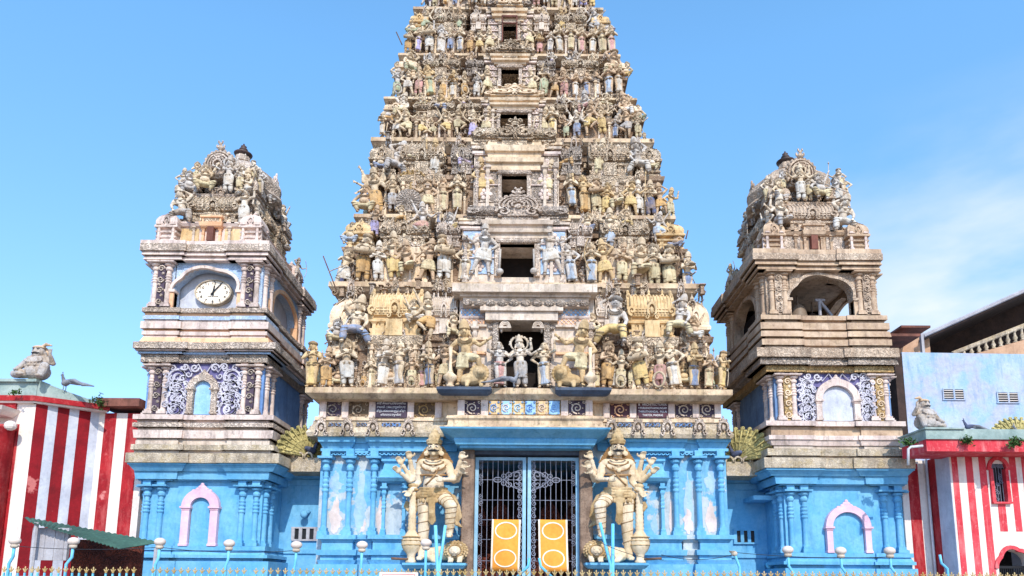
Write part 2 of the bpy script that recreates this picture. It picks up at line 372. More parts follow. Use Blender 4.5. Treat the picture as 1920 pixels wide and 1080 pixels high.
    if legs in ('throne', 'lotus', 'squat', 'lean'): g.ell((0, -.02, hz - .02), (.12 * f, .11, .06), 10, 7)
    for q in (0, 1, 2): b_ = j if q else g; b_.tube([((.100 * f) * math.cos(t), .075 * math.sin(t) * f, hz + .045 - .028 * q - .02 * abs(math.cos(t)) * (q > 0)) for t in [i * pi / 8 for i in range(17)]], .013, 6)
    g.ell((0, -.08 * f, hz + .0), (.03, .018, .03), 8, 6)
    # torso, built upright then tilted at the hip
    b.T = Tt; c.T = Tt; j.T = Tt
    b.ell((0, 0, hz + .01), (.092 * f, .065 * f, .07), 12, 8)
    b.cap((0, 0, hz + .05), (0, 0, hz + .16), .064 * f, .068 * f, 12)
    if f > 1.1: b.ell((0, -.05, hz + .10), (.10 * f, .08 * f, .09), 12, 8)
    b.ell((0, -.004, hz + .225), (.104, .066, .085), 12, 8)
    b.cap((-.085, 0, sz - .005), (.085, 0, sz - .005), .042, .042, 8)
    if female:
        for s in (-1, 1): b.ell((s * .045, -.055, hz + .215), (.038, .034, .036), 10, 7)
        b.tube([(.11 * math.cos(t), .075 * math.sin(t), hz + .175) for t in [i * pi / 8 for i in range(17)]], .012, 6)
    for q, rr in enumerate((.062, .082, .10)):
        j.tube([(rr * math.cos(t), -.045 - .03 * math.sin(t), sz + .035 - rr * .9 * (math.sin(t)) - .015) for t in [pi * i / 10 for i in range(11)]], .0085, 5)
    b.cap((0, .0, sz + .01), (0, -.01, sz + .09), .034, .031, 9)
    hc = (0 + turn * .02, -.012, sz + .138)
    HB = Matrix.Translation(hc) @ Matrix.Scale(1.22, 4) @ Matrix.Translation(-Vector(hc)); b.T = Tt @ HB; c.T = Tt @ HB; j.T = Tt @ HB
    b.ell(hc, (.052, .057, .066), 12, 9); b.ell((hc[0], hc[1] - .01, hc[2] - .04), (.036, .042, .032), 9, 7)
    b.ell((hc[0] + turn * .03, hc[1] - .06, hc[2] - .008), (.011, .016, .018), 7, 5)
    for s in (-1, 1):
        j.ell((hc[0] + s * .021 + turn * .025, hc[1] - .050, hc[2] + .010), (.011, .009, .007), 6, 4); j.tube([(hc[0] + s * .006 + turn * .025, hc[1] - .054, hc[2] + .024), (hc[0] + s * .036 + turn * .025, hc[1] - .044, hc[2] + .025)], .0045, 4)
        b.ell((hc[0] + s * .058, hc[1] + .005, hc[2] - .012), (.012, .017, .03), 7, 5)
        b.ell((hc[0] + s * .064, hc[1] - .0, hc[2] - .05), (.017, .017, .022), 8, 6)
    b.ell((hc[0] + turn * .03, hc[1] - .053, hc[2] - .038), (.02, .008, .006), 7, 5)
    if not female: j.tube([(hc[0] - .022 + turn * .03, hc[1] - .052, hc[2] - .032), (hc[0] + turn * .03, hc[1] - .060, hc[2] - .026), (hc[0] + .022 + turn * .03, hc[1] - .052, hc[2] - .032)], .006, 4)
    b.T = Tt; j.T = Tt
    # arms (several pairs possible)
    pairs = [(ra, -1), (la, 1)] + list(extra)
    for a, s in pairs:
        e, h = ARM[a]; sh = Vector((s * .112, 0, sz - .01)); e = Vector((s * e[0], e[1], sz + e[2])); h = Vector((s * h[0], h[1], sz + h[2]))
        b.cap(sh, e, .040, .029, 9); b.cap(e, h, .030, .019, 8); hand(b, e, h + (h - e).normalized() * .02, s)
        j.tube([Vector((0, 0, sz - .02)), sh, e, e.lerp(h, .85)], .006, 4)
        for q in (.35, .5):
            o = sh.lerp(e, q); j.ell(o, (.040, .040, .014), 8, 4)
        o = e.lerp(h, .85); j.ell(o, .0235, 7, 5)
    # headdress and hair
    hx, hy, hz2 = hc
    if head == 'crown':
        c.lathe((hx, hy, hz2 + .028), [(0, .062), (.012, .069), (.024, .064), (.03, .056), (.045, .064), (.057, .056), (.075, .060), (.085, .050), (.105, .050), (.118, .036), (.135, .034), (.145, .014), (.16, .008)], 12)
        c.ell((hx, hy + .04, hz2 - .02), (.055, .04, .075), 9, 7); top = .18
    elif head == 'bun':
        c.ell((hx, hy + .018, hz2 + .02), (.060, .058, .058), 10, 7); c.ell((hx, hy + .05, hz2 + .05), (.04, .035, .04), 9, 6); c.ell((hx, hy + .045, hz2 - .04), (.06, .035, .07), 9, 6); top = .09
    elif head == 'halo':
        c.tube([(hx + .125 * math.cos(t), hy + .035, hz2 + .02 + .125 * math.sin(t)) for t in [i * pi / 12 for i in range(25)]], .016, 6)
        for i in range(11):
            t = pi * i / 10; c.ell((hx + .145 * math.cos(t), hy + .035, hz2 + .02 + .145 * math.sin(t)), .017, 6, 5)
        c.lathe((hx, hy, hz2 + .028), [(0, .062), (.02, .064), (.04, .055), (.07, .05), (.1, .036), (.13, .024), (.16, .005)], 12); top = .19
    elif head == 'turban':
        c.lathe((hx, hy, hz2 + .02), [(-.01, .055), (.01, .073), (.035, .078), (.055, .06), (.07, .03), (.085, .012)], 12); c.ell((hx, hy + .045, hz2 - .03), (.066, .035, .08), 9, 6); top = .11
    elif head == 'wild':
        for i in range(16):
            t = -.5 + (pi + 1) * i / 15; c.ell((hx + .075 * math.cos(t), hy + .03, hz2 + .005 + .085 * math.sin(t)), (.032, .03, .032), 7, 5)
        c.lathe((hx, hy, hz2 + .03), [(0, .058), (.03, .05), (.05, .052), (.075, .03), (.1, .01)], 10); top = .14
    H = sz + .138 + 1.22 * (top if head else .06)
    # props held by the statue
    if prop == 'spear': p.tube([(-.36, -.09, .02), (-.30, -.08, 1.25)], .011, 6); p.lathe((-.30, -.08, 1.22), [(0, .012), (.04, .03), (.12, .002)], 6)
    if prop == 'lspear': p.tube([(-.48, -.1, .95), (.30, -.16, .25)], .012, 6); p.ell((-.5, -.1, .97), (.03, .01, .05), 6, 5)
    if prop == 'bow': p.tube([(.30 + .1 * math.sin(pi * i / 12), -.1, .3 + .8 * i / 12) for i in range(13)], .012, 6)
    if prop == 'drum': p.T = Matrix.Translation((0, -.15, hz + .10)) @ Matrix.Rotation(pi / 2, 4, 'Y'); p.lathe((0, 0, -.16), [(0, .05), (.02, .06), (.16, .045), (.30, .06), (.32, .05)], 12)
    if prop == 'longdrum': p.T = Matrix.Translation((0, -.15, hz + .12)) @ Matrix.Rotation(pi / 2 - .15, 4, 'Y'); p.lathe((0, 0, -.17), [(0, .04), (.02, .055), (.17, .072), (.32, .055), (.34, .04)], 12)
    if prop == 'tray': p.lathe((0, -.2, hz + .19), [(-.02, .03), (0, .10), (.02, .10), (.03, .06), (.07, .05), (.09, .01)], 12)
    if prop == 'pot': p.lathe((.0, -.13, hz + .12), [(0, .03), (.03, .06), (.07, .05), (.09, .03), (.10, .045)], 12)
    if prop == 'club': p.tube([(.30, -.08, .1), (.28, -.08, .55)], .018, 7); p.ell((.31, -.08, .09), (.065, .055, .065), 9, 7)
    if prop == 'ring': p.tube([(-.02 + .11 * math.cos(t), -.22, .16 + .17 * math.sin(t)) for t in [i * pi / 12 for i in range(25)]], .026, 6)
    if prop == 'wheel': p.tube([(-.30 + .1 * math.cos(t), -.08, hz + .62 + .1 * math.sin(t)) for t in [i * pi / 8 for i in range(17)]], .015, 5)
    if prop == 'flute': p.tube([(-.12, -.13, sz + .09), (.22, -.16, sz + .05)], .010, 6)
    b.T = None
    j.T = None; jm = j.mesh(key + '_trim', True); fix(jm); jm.materials.append(M['statue'])
    bm_ = remesh(b, key, VOX, 'statue')
    gm = remesh(g, key + '_garment', VOX, 'statue') if g.v else None
    cm = None
    if c.v: c.T = None; cm = remesh(c, key + '_headdress', VOX, 'statue')
    pm = None
    if p.v: pm = p.mesh(key + '_prop', True); fix(pm); pm.materials.append(M['statue'])
    return dict(b=bm_, j=jm, g=gm, c=cm, p=pm, H=H, prop=prop, low=low, head=head, legs=legs, fem=female, key=key)
PROPN = dict(spear='spear', lspear='lance', bow='bow', drum='drum', longdrum='drum', tray='tray', pot='pot', club='club', ring='garland', wheel='discus', flute='flute')
FG = {}
def F(key, *a, **k): FG[key] = build_fig(key, *a, **k)
F('stand_down', 'down', 'fwd', 'sway', 'dhoti', 'crown')
F('pray', 'fold', 'fold', 'stand', 'dhoti', 'wild', fat=1.05)
F('pray_f', 'fold', 'fold', 'stand', 'skirt', 'bun', female=1)
F('raise', 'up', 'hip', 'sway', 'dhoti', 'crown', tilt=.08)
F('bless', 'up', 'fwd', 'stand', 'sari', 'halo', female=1, extra=[('out', 1), ('out', -1)])
F('guard', 'hip', 'out', 'stride', 'short', 'crown', prop='club', tilt=-.05)
F('dance', 'high', 'out', 'dance', 'short', 'crown', tilt=.12, extra=[('lowout', 1)])
F('kick', 'out', 'hip', 'kick', 'short', 'crown', tilt=-.15)
F('drummer', 'fwd', 'fwd', 'sway', 'dhoti', 'turban', prop='longdrum', tilt=.05)
F('lady', 'hip', 'up', 'sway', 'skirt', 'bun', female=1, tilt=-.09)
F('lady_tray', 'fwd', 'fwd', 'stand', 'skirt', 'crown', female=1, prop='tray', turn=.5)
F('flute', 'cross', 'fold', 'sway', 'sari', 'crown', prop='flute', tilt=.07)
F('archer', 'out', 'head', 'stride', 'short', 'crown', prop='bow', tilt=.06)
F('spearman', 'hip', 'out', 'stride', 'short', 'turban', prop='spear')
F('lancer', 'fwd', 'out', 'stride', 'dhoti', 'wild', prop='lspear', tilt=-.12)
F('many', 'up', 'up', 'sway', 'dhoti', 'crown', extra=[('out', 1), ('out', -1), ('high', 1), ('high', -1), ('lowout', 1), ('lowout', -1)])
F('garland', 'fwd', 'out', 'stand', 'sari', 'crown', prop='ring', turn=-.4)
F('seat_king', 'knee', 'up', 'throne', 'dhoti', 'crown', hz=.30, extra=[('out', 1), ('out', -1)])
F('seat_lotus', 'fold', 'up', 'lotus', 'dhoti', 'halo', hz=.12)
F('seat_lean', 'knee', 'head', 'lean', 'sari', 'crown', hz=.30, tilt=.22, female=1)
F('seat_lift', 'head', 'knee', 'lean', 'dhoti', 'turban', hz=.30, tilt=-.08)
F('seat_squat', 'high', 'hip', 'squat', 'dhoti', 'wild', hz=.24, fat=1.12)
F('robe_back', 'fwd', 'fold', 'stand', 'skirt', 'turban', turn=-.6, fat=1.1)
WX = 1.16
TONE = {'cream': S(226, 202, 172), 'ivory': S(230, 214, 196), 'ochre': S(216, 182, 136), 'tan': S(204, 172, 142), 'grey': S(204, 196, 190), 'buff': S(218, 194, 164)}
CLOTH = {'white': S(208, 202, 194), 'blue': S(124, 142, 174), 'yellow': S(216, 184, 124), 'pink': S(202, 150, 146), 'pale blue': S(168, 184, 204), 'ochre': S(200, 156, 102),
         'cream': S(210, 194, 156), 'green': S(164, 174, 146), 'grey': S(176, 174, 176), 'slate': S(86, 96, 128), 'violet': S(170, 160, 200)}
POSE = dict(stand_down='standing', pray='praying', pray_f='praying', **{'raise': 'hand-raising'}, bless='four-armed haloed', guard='striding club', dance='dancing', kick='kicking', drummer='drumming',
            lady='swaying female', lady_tray='tray-bearing female', flute='flute-playing', archer='archer', spearman='spear-holding', lancer='lance-holding', many='many-armed', garland='garland-holding',
            seat_king='enthroned', seat_lotus='cross-legged haloed', seat_lean='leaning female', seat_lift='reclining', seat_squat='squatting', robe_back='robed')
USED = {}
def statue(key, loc, H, tone='cream', cloth='white', where='', rz=0., wx=None, group=None, mirror=False, base=True, tiltx=0.):
    f = FG[key]; s = H / f['H']; wx = WX if wx is None else wx
    o = obj('statue', f['b'], None, None, loc=loc, rz=rz, scale=(s * wx * (-1 if mirror else 1), s * 1.1, s))
    o.color = TONE[tone]
    if -6.5 < loc[0] < 6.5: o.rotation_euler = (random.uniform(-.04, .06), random.uniform(-.10, .10), rz)
    adj = ''
    lb = f"{tone} {cloth.replace(chr(32), chr(45))}-clad {POSE[key]} statue, {where}"
    assert lb not in USED, lb
    USED[lb] = 1
    tag(o, lb, 'statue', group or 'painted statues on the towers')
    for k, nm in (('g', 'garment'), ('c', 'headdress'), ('p', 'prop'), ('j', 'painted_trim')):
        if f[k] is not None:
            if k == 'p': nm = PROPN[f['prop']]
            q = obj(nm, f[k], None, o, local=True)
            if k == 'j': q.color = tuple(x * .30 for x in TONE[tone][:3]) + (1,); continue
            q.color = CLOTH[cloth] if k == 'g' else tuple(x * ((.80 if f['head'] in ('crown', 'halo') else .38) if k == 'c' else .75) for x in TONE[tone][:3]) + (1,)
    return o
# ------------------------------------------------------------------ helpers in picture pixels at a real distance
def bx(mb, x0, x1, Y0, Y1, y0, y1, ref=None):
    ym = (y0 + y1) / 2; xm = ref if ref is not None else (x0 + x1) / 2
    mb.box(PX(x0, ym, Y0), PX(x1, ym, Y0), Y0, Y1, PZ(y1, Y0, xm), PZ(y0, Y0, xm))
def SCL(Y): return (Y + 20) / FPX      # metres per pixel at depth Y (level)
# ------------------------------------------------------------------ ornament kits, one unit wide and high, facing -Y
def kudu(mb, cx=0., z0=0., w=1., h=1., y0=-.1, y1=.1):
    mb.archring(cx, z0 + .42 * h, .26 * w, .30 * h, .13 * w, y0, y1, -.25 * pi, 1.25 * pi, 16)
    mb.ell((cx, (y0 + y1) / 2, z0 + .42 * h), (.13 * w, abs(y1 - y0) * .55, .15 * h), 8, 6)
    for s in (-1, 1): mb.spiral((cx + s * .33 * w, z0 + .14 * h), .15 * w, .02 * w, pi / 2, 1.1, .08 * w, y0, y1, 10, s)
    mb.ell((cx, (y0 + y1) / 2, z0 + .80 * h), (.11 * w, abs(y1 - y0) * .5, .10 * h), 8, 6); mb.ell((cx, (y0 + y1) / 2, z0 + .93 * h), (.05 * w, abs(y1 - y0) * .4, .08 * h), 6, 5)
    for s in (-1, 1): mb.ell((cx + s * .2 * w, (y0 + y1) / 2, z0 + .78 * h), (.07 * w, abs(y1 - y0) * .4, .07 * h), 6, 5)
def k_kudu():
    m = MB(); kudu(m); return m
def k_pil():
    m = MB(); m.rl(-.3, .3, -.3, .3, [(0, .2), (.07, .2), (.07, .1), (.11, .14), (.13, .0), (.5, -.03), (.52, .07), (.54, .07), (.56, -.04), (.6, .06), (.62, .06), (.64, -.05), (.68, .04), (.7, -.06), (.76, -.04), (.8, .12), (.83, .14), (.85, .0), (.87, .06), (.89, .36), (.92, .38), (.93, .1), (1., .14)])
    return m
def k_col():
    """round turned column with a wide capital"""
    m = MB(); m.rl(-.3, .3, -.3, .3, [(0, .2), (.05, .2), (.05, .08), (.09, .1)])
    m.lathe((0, 0, 0), [(.09, .34), (.12, .30), (.5, .27), (.52, .36), (.535, .36), (.55, .26), (.575, .36), (.59, .36), (.605, .26), (.63, .35), (.645, .35), (.66, .25), (.69, .33), (.70, .25), (.75, .24), (.77, .38), (.80, .42), (.83, .30), (.845, .28), (.86, .5), (.885, .56), (.90, .34)], 14)
    m.rl(-.4, .4, -.4, .4, [(.90, -.1), (.905, .36), (.93, .4), (.935, .0), (1., .02)])
    return m
def k_kuta():
    m = MB(); m.rl(-.38, .38, -.38, .38, [(0, .06), (.05, .06), (.06, 0), (.10, .0), (.11, .05), (.15, .06), (.16, -.03), (.24, -.03), (.25, .06), (.29, .08), (.31, -.06), (.38, -.06), (.39, .11), (.43, .12), (.47, .07), (.55, .085), (.63, .06), (.71, .0), (.78, -.1), (.84, -.23), (.86, -.30)])
    m.lathe((0, 0, 0), [(.85, .12), (.88, .13), (.89, .05), (.91, .08), (.94, .06), (.96, .02), (1., .01)], 10)
    kudu(m, 0, .42, .44, .36, -.50, -.40)
    for x in (-.3, .3): m.rl(x - .06, x + .06, -.42, -.36, [(0, .02), (.04, .0), (.22, 0), (.24, .03)])
    for s in (-1, 1):
        for q in range(3): m.tube([(s * (.40 - .0 * q), -.45 + .02 * q, .46), (s * .40, -.42, .6), (s * .30, -.34, .74), (s * .12, -.16, .85)], .02, 5)
    return m
def k_sala():
    m = MB(); m.rl(-.46, .46, -.36, .36, [(0, .04), (.05, .04), (.06, 0), (.11, .03), (.15, .04), (.16, -.02), (.26, -.02), (.27, .05), (.31, .06), (.33, -.04), (.38, -.04), (.39, .06), (.42, .07)])
    prof = [(-.44, .42), (-.46, .48), (-.45, .58), (-.38, .70), (-.24, .80), (0, .85), (.24, .80), (.38, .70), (.45, .58), (.44, .42)]
    m.loft([[(x, y, z) for y, z in prof] for x in (-.46, .46)])
    for i in range(13):
        x = -.44 + .88 * i / 12; m.tube([(x, y * 1.03, .42 + (z - .42) * 1.03) for y, z in prof[:8]], .017, 5)
    for z in (.47, .52): m.box(-.47, .47, -.49, -.44, z - .012, z + .012)
    for s in (-1, 1):
        m.T = Matrix.Translation((s * .47, 0, .34)) @ Matrix.Rotation(s * pi / 2, 4, 'Z'); kudu(m, 0, 0, .95, .62, -.05, .05); m.T = None
        m.spiral((s * .43, .48), .09, .02, -pi / 2, 1.2, .05, -.54, -.44, 10, s)
    kudu(m, 0, .30, .34, .44, -.56, -.44); m.box(-.16, .16, -.52, -.4, 0, .3)
    for x in (-.3, 0, .3): m.lathe((x, 0, .84), [(0, .03), (.03, .045), (.06, .02), (.09, .028), (.14, .005)], 8)
    for x in (-.4, -.24, .24, .4): m.rl(x - .035, x + .035, -.40, -.34, [(0, .02), (.04, .0), (.23, 0), (.25, .03)])
    return m
def k_crest_shell():
    m = MB(); m.ell((0, 0, .40), (.36, .07, .36), 22, 8)
    for q, r in enumerate((.40, .31, .22, .13)): m.archring(0, .38, r, r * .95, .045, -.10 - .02 * q, .02, -.2 * pi, 1.2 * pi, 22)
    for i in range(15):
        a = -.15 * pi + 1.3 * pi * i / 14; m.ell((.46 * math.cos(a), 0, .40 + .42 * math.sin(a)), (.055, .06, .06), 7, 5)
    for s in (-1, 1): m.spiral((s * .30, .12), .17, .02, 0 if s > 0 else pi, 1.3, .07, -.12, .02, 14, s); m.spiral((s * .12, .5), .1, .01, pi / 2, 1.2, .03, -.16, .0, 12, s)
    m.ell((0, -.10, .33), (.08, .06, .09), 9, 6); m.box(-.42, .42, -.08, .06, -.02, .05)
    m.ell((0, -.02, .90), (.10, .08, .08), 9, 6); m.ell((0, -.04, 1.0), (.055, .05, .06), 8, 6)
    for s in (-1, 1): m.ell((s * .06, -.04, 1.07), (.03, .03, .05), 6, 5); m.ell((s * .11, -.02, .95), (.035, .03, .06), 6, 5)
    return m
def k_crest_scroll():
    m = MB()
    for s in (-1, 1):
        m.spiral((s * .27, .30), .25, .03, pi * .5, 1.45, .15, -.12, .04, 22, s); m.spiral((s * .27, .30), .29, .20, pi * .5, .6, .04, -.16, .02, 16, s)
        for i in range(7):
            a = pi / 2 - s * (-.1 + i * .33); m.ell((s * .27 + .31 * math.cos(a), 0, .30 + .31 * math.sin(a)), .035, 6, 5)
        m.spiral((s * .12, .86), .09, .01, -pi / 2, 1.1, .045, -.1, .02, 10, s)
    m.archring(0, .40, .13, .22, .05, -.14, .04, 0, pi, 12); m.box(-.5, .5, -.08, .06, -.02, .04)
    m.ell((0, -.03, .74), (.13, .09, .10), 9, 6); m.ell((0, -.05, .90), (.07, .06, .08), 8, 6); m.ell((0, -.05, 1.0), (.035, .03, .06), 6, 5)
    m.cap((0, -.12, .12), (0, -.12, .38), .03, .045, 8); m.ell((0, -.12, .46), .035, 8, 6)
    for s in (-1, 1): m.cap((s * .03, -.12, .14), (s * .035, -.12, .02), .025, .016, 6); m.tube([(s * .04, -.12, .38), (s * .09, -.13, .30), (s * .05, -.14, .24)], .014, 5)
    return m
def k_bracket():
    m = MB()
    for q, r in enumerate((.42, .32, .22)): m.archring(0, .35, r, r, .08, -.5 + .04 * q, .5, 0, pi, 12)
    m.box(-.5, .5, -.5, .5, .25, .36); m.ell((-.3, 0, .12), (.1, .3, .14), 8, 6); m.box(-.42, -.18, -.3, .3, .18, .26); return m
def finmesh(f, name):
    m = f().mesh(name); fix(m); return m
KM = {}
for nm, fn in (('kudu', k_kudu), ('pil', k_pil), ('col', k_col), ('kuta', k_kuta), ('sala', k_sala), ('shell', k_crest_shell), ('scroll', k_crest_scroll), ('bracket', k_bracket)):
    KM[nm] = {'_': finmesh(fn, nm)}
def kit(k, name, mat, parent, x, y, z, w, d, h, rz=0.):
    if mat not in KM[k]:
        me = KM[k]['_'].copy(); me.materials.append(M[mat]); me.name = k + '_' + mat; KM[k][mat] = me
    o = bpy.data.objects.new(name, KM[k][mat]); COL.objects.link(o); o.location = (x, y, z); o.scale = (w, d, h); o.rotation_euler = (0, 0, rz)
    return par(o, parent)
def arch_wall(mb, X0, X1, Z0, Z1, cx, zs, rx, rz_, y0, y1, n=14, lobed=0., floor=None):
    """wall with a round-headed opening from the floor"""
    zf = Z0 if floor is None else floor
    pts = []
    for k in range(n + 1):
        a = pi - pi * k / n; q = 1 + lobed * (abs(math.sin(2.5 * a)) - .5); pts.append((cx + rx * math.cos(a) * (q if 0 < k < n else 1), zs + rz_ * q * math.sin(a)))
    mb.box(X0, cx - rx, y0, y1, Z0, Z1); mb.box(cx + rx, X1, y0, y1, Z0, Z1)
    if zf > Z0 + .001: mb.box(cx - rx, cx + rx, y0, y1, Z0, zf)
    for a, b in zip(pts, pts[1:]):
        mb.add([(a[0], y0, a[1]), (b[0], y0, b[1]), (b[0], y0, Z1), (a[0], y0, Z1), (a[0], y1, a[1]), (b[0], y1, b[1]), (b[0], y1, Z1), (a[0], y1, Z1)],
               [(0, 1, 2, 3), (7, 6, 5, 4), (0, 4, 5, 1), (3, 2, 6, 7)])

# ------------------------------------------------------------------ the great gateway tower
TI = [(728, 973, 400, -.60), (530, 964, 346, .50), (403, 965, 300, 1.45), (259, 961, 264, 2.4), (183, 957, 236, 3.0), (101, 955, 207, 3.6), (14, 953, 177, 4.2), (-75, 951, 148, 4.8)]
FZ = [PZ(t[0], t[3], t[1]) for t in TI]
FX = [PX(t[1], t[0], t[3]) for t in TI]
FH = [t[2] * (PX(t[1] + 1, t[0], t[3]) - PX(t[1], t[0], t[3])) for t in TI]
GT = empty('gopuram', (0, 2, 0), 'tall cream gateway tower crowded with painted statues above a blue entrance', 'temple tower')
WIN = [(935, 1020, 600, 727), (938, 1002, 458, 520), (941, 988, 330, 385), (938, 990, 215, 250), (940, 973, 131, 165), (941, 969, 50, 80), (942, 966, -32, -8)]
CBW = [(860, 1115), (866, 1062), (888, 1048), (905, 1020), (910, 1004), (914, 998), (918, 990)]
BACKY = 9.0
random.seed(5)
for i in range(7):
    Yf, Yn = TI[i][3], TI[i + 1][3]; z0, z1 = FZ[i], FZ[i + 1]; h = z1 - z0
    cx, cn = FX[i], FX[i + 1]; hw, hn = FH[i], FH[i + 1]
    yl = Yf + .48 if i == 0 else Yf + .38; yu = Yn + .36; hl = hw - (.50 if i == 0 else .36); hu = hn - .12
    zl = z0 + .47 * h
    wx0, wx1, wy0, wy1 = WIN[i]; ycb = yl - .20
    wX0, wX1 = PX(wx0, wy0, ycb), PX(wx1, wy0, ycb); wZ0, wZ1 = max(z0 + .03, PZ(wy1, ycb, 970)), PZ(wy0, ycb, 970)
    if wZ1 > z1 - .1: wZ1 = z1 - .1
    cX0, cX1 = PX(CBW[i][0], (wy0 + wy1) / 2, ycb), PX(CBW[i][1], (wy0 + wy1) / 2, ycb)
    t = .08 * h
    # walls either side of the central block
    w = MB()
    for a, b_, lo, hi in ((cx - hl, cX0, cn - hu, cX0), (cX1, cx + hl, cX1, cn + hu)):
        w.rl(a, b_, yl, BACKY, [(z0, .06), (z0 + .05 * h, .06), (z0 + .06 * h, 0), (z0 + .10 * h, .03), (z0 + .13 * h, -.03), (z0 + .33 * h, -.03), (z0 + .34 * h, .02), (zl - .06 * h, .02), (zl - .05 * h, .10), (zl - .01 * h, .13), (zl, .08)])
        w.rl(lo + .1, hi - (.0 if lo < cx - 1 else .1), yu, BACKY - .2, [(zl, -.02), (z0 + .56 * h, -.02), (z0 + .57 * h, .03), (z0 + .60 * h, .03), (z0 + .61 * h, -.03), (z0 + .76 * h, -.03), (z0 + .77 * h, .06), (z0 + .80 * h, .08), (z0 + .81 * h, .0), (z1 - .10 * h, .0)])
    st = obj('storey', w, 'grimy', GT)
    # central block round the opening
    c = MB(); hz = z0 + (.80 if i else .79) * h
    ybk = ycb + 1.6
    c.box(cX0, wX0, ycb, ybk, z0, hz); c.box(wX1, cX1, ycb, ybk, z0, hz); c.box(wX0, wX1, ycb, ybk, wZ1, hz)
    if wZ0 > z0 + .04: c.box(wX0, wX1, ycb, ybk, z0, wZ0)
    c.box(cX0 + .05, cX1 - .05, ybk - .3, BACKY - .3, z0, z1 - .05)
    obj('centre_block', c, 'grey' if i in (0, 1, 2) else 'creamc', st)
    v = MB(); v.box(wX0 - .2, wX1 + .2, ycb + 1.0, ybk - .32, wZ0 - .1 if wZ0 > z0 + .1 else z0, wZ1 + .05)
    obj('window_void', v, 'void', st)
    fr = MB(); fw = .16 if i < 2 else .12
    for a in (wX0 - fw, wX1): fr.rl(a, a + fw, ycb - .10, ycb + .2, [(wZ0, .02), (wZ0 + .06, .0), (wZ1, .0)])
    fr.rl(wX0 - fw, wX1 + fw, ycb - .12, ycb + .2, [(wZ1, .02), (wZ1 + .05, .05), (wZ1 + .09, .0), (wZ1 + .14, .0)])
    obj('window_frame', fr, 'whitec' if i else 'greyc', st)
    # lintel bands over the opening
    ln = MB(); zt = wZ1 + .15; q = (hz - zt)
    if i: ln.rl(wX0 - .45 * (1 if i < 3 else .6), wX1 + .45 * (1 if i < 3 else .6), ycb - .12, ycb + .6, [(zt, .0), (zt + .2 * q, .0), (zt + .22 * q, .10), (zt + .36 * q, .12), (zt + .4 * q, .02), (zt + .55 * q, .04), (zt + .57 * q, .13), (zt + .75 * q, .16), (zt + .8 * q, .05), (zt + .97 * q, .02)])
    else:
        for (a, b_, u0, u1, d) in ((848, 1120, 532, 547, .5), (862, 1108, 547, 556, .34), (868, 1104, 556, 574, .26), (900, 1056, 574, 582, .30), (910, 1046, 582, 600, .22)):
            bx(ln, a, b_, ycb - d, ycb + .6, u0, u1)
    obj('lintel', ln, 'grey' if i < 2 else 'cream', st)
    # slab carrying the next storey
    s_ = MB(); s_.rl(cn - hn, cn + hn, Yn, BACKY - .2, [(z1 - .12 * h, -.30), (z1 - .075 * h, -.08), (z1 - .05 * h, .0), (z1 - .045 * h, .03), (z1, .02)])
    if i < 6: obj('ledge', s_, 'slabface', st)
    else: obj('ledge', s_, 'greyledge', st)
    # shrines: corner domes and barrel roofs
    for s in (-1, 1):
        inner = cX1 if s > 0 else cX0; outer = cx + s * hl; W = abs(outer - inner)
        kw = min(.92, .24 * W); kh = .60 * h if i else .66 * h
        kz = zl if i else z0 + .30 * h
        kit('kuta', 'corner_shrine', ('cream', 'ochre', 'creamc', 'cream')[i % 4], st, outer - s * kw * .46, yl + .30, kz - .02, kw * 1.05, .9, min(kh, z1 - kz - .12 * h))
        sx_ = inner + s * W * .50; sw = W * .40
        kit('sala', 'barrel_shrine', 'creamc' if i else 'ochre', st, sx_, yl + .22, zl - .02 * h, sw, .85, .46 * h)
        # projecting bay under it with pilasters
        b2 = MB(); b2.rl(sx_ - sw * .5, sx_ + sw * .5, yl - .12, yl + .3, [(z0, .04), (z0 + .07 * h, .04), (z0 + .08 * h, 0), (z0 + .36 * h, 0), (z0 + .38 * h, .07), (zl - .03 * h, .1), (zl - .01 * h, .02)])
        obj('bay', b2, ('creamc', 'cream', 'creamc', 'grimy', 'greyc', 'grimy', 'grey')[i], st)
        for q in (-.42, -.16, .16, .42): kit('pil', 'pilaster', 'grey' if q * q < .1 else 'cream', st, sx_ + q * sw, yl - .16, z0 + .02, .12, .12, .37 * h)
        n = max(2, int(W / .75))
        for q in range(n):
            xx = inner + s * W * (q + .35) / n
            if abs(xx - sx_) > sw * .52: kit('pil', 'pilaster', ('cream', 'grey', 'white')[q % 3], st, xx, yl - .04, z0 + .02, .12, .14, .38 * h)
        # inner half-barrel beside the centre block
        kit('sala', 'barrel_shrine', ('grey', 'whitec', 'greyc', 'creamc', 'greyc', 'grey', 'grey')[i], st, inner + s * W * .12, yl + .18, zl + .0 * h, W * .20, .8, .40 * h)
        nk = 3
        for q in range(nk):
            xx = cn + s * (abs(inner - cn) + (hn - abs(inner - cn)) * (q + .5) / nk)
            kit('kudu', 'ledge_ornament', ('whitec', 'creamc')[q % 2], st, xx, Yn - .03, z1 - .13 * h, .34, .3, .17 * h)
            xx = inner + s * W * (q + .3) / nk
            kit('kudu', 'ledge_ornament', ('creamc', 'whitec')[q % 2], st, xx, yl - .15, zl - .08 * h, .26, .3, .14 * h)
        for q in range(3): kit('pil', 'pilaster', 'greyc', st, cn + s * (abs(inner - cn) + (hn - abs(inner - cn)) * (q + .6) / 3.2), yu - .04, zl, .13, .14, .38 * h)
        # flanking pillars of the centre block
        pw = .17 if i < 3 else .12
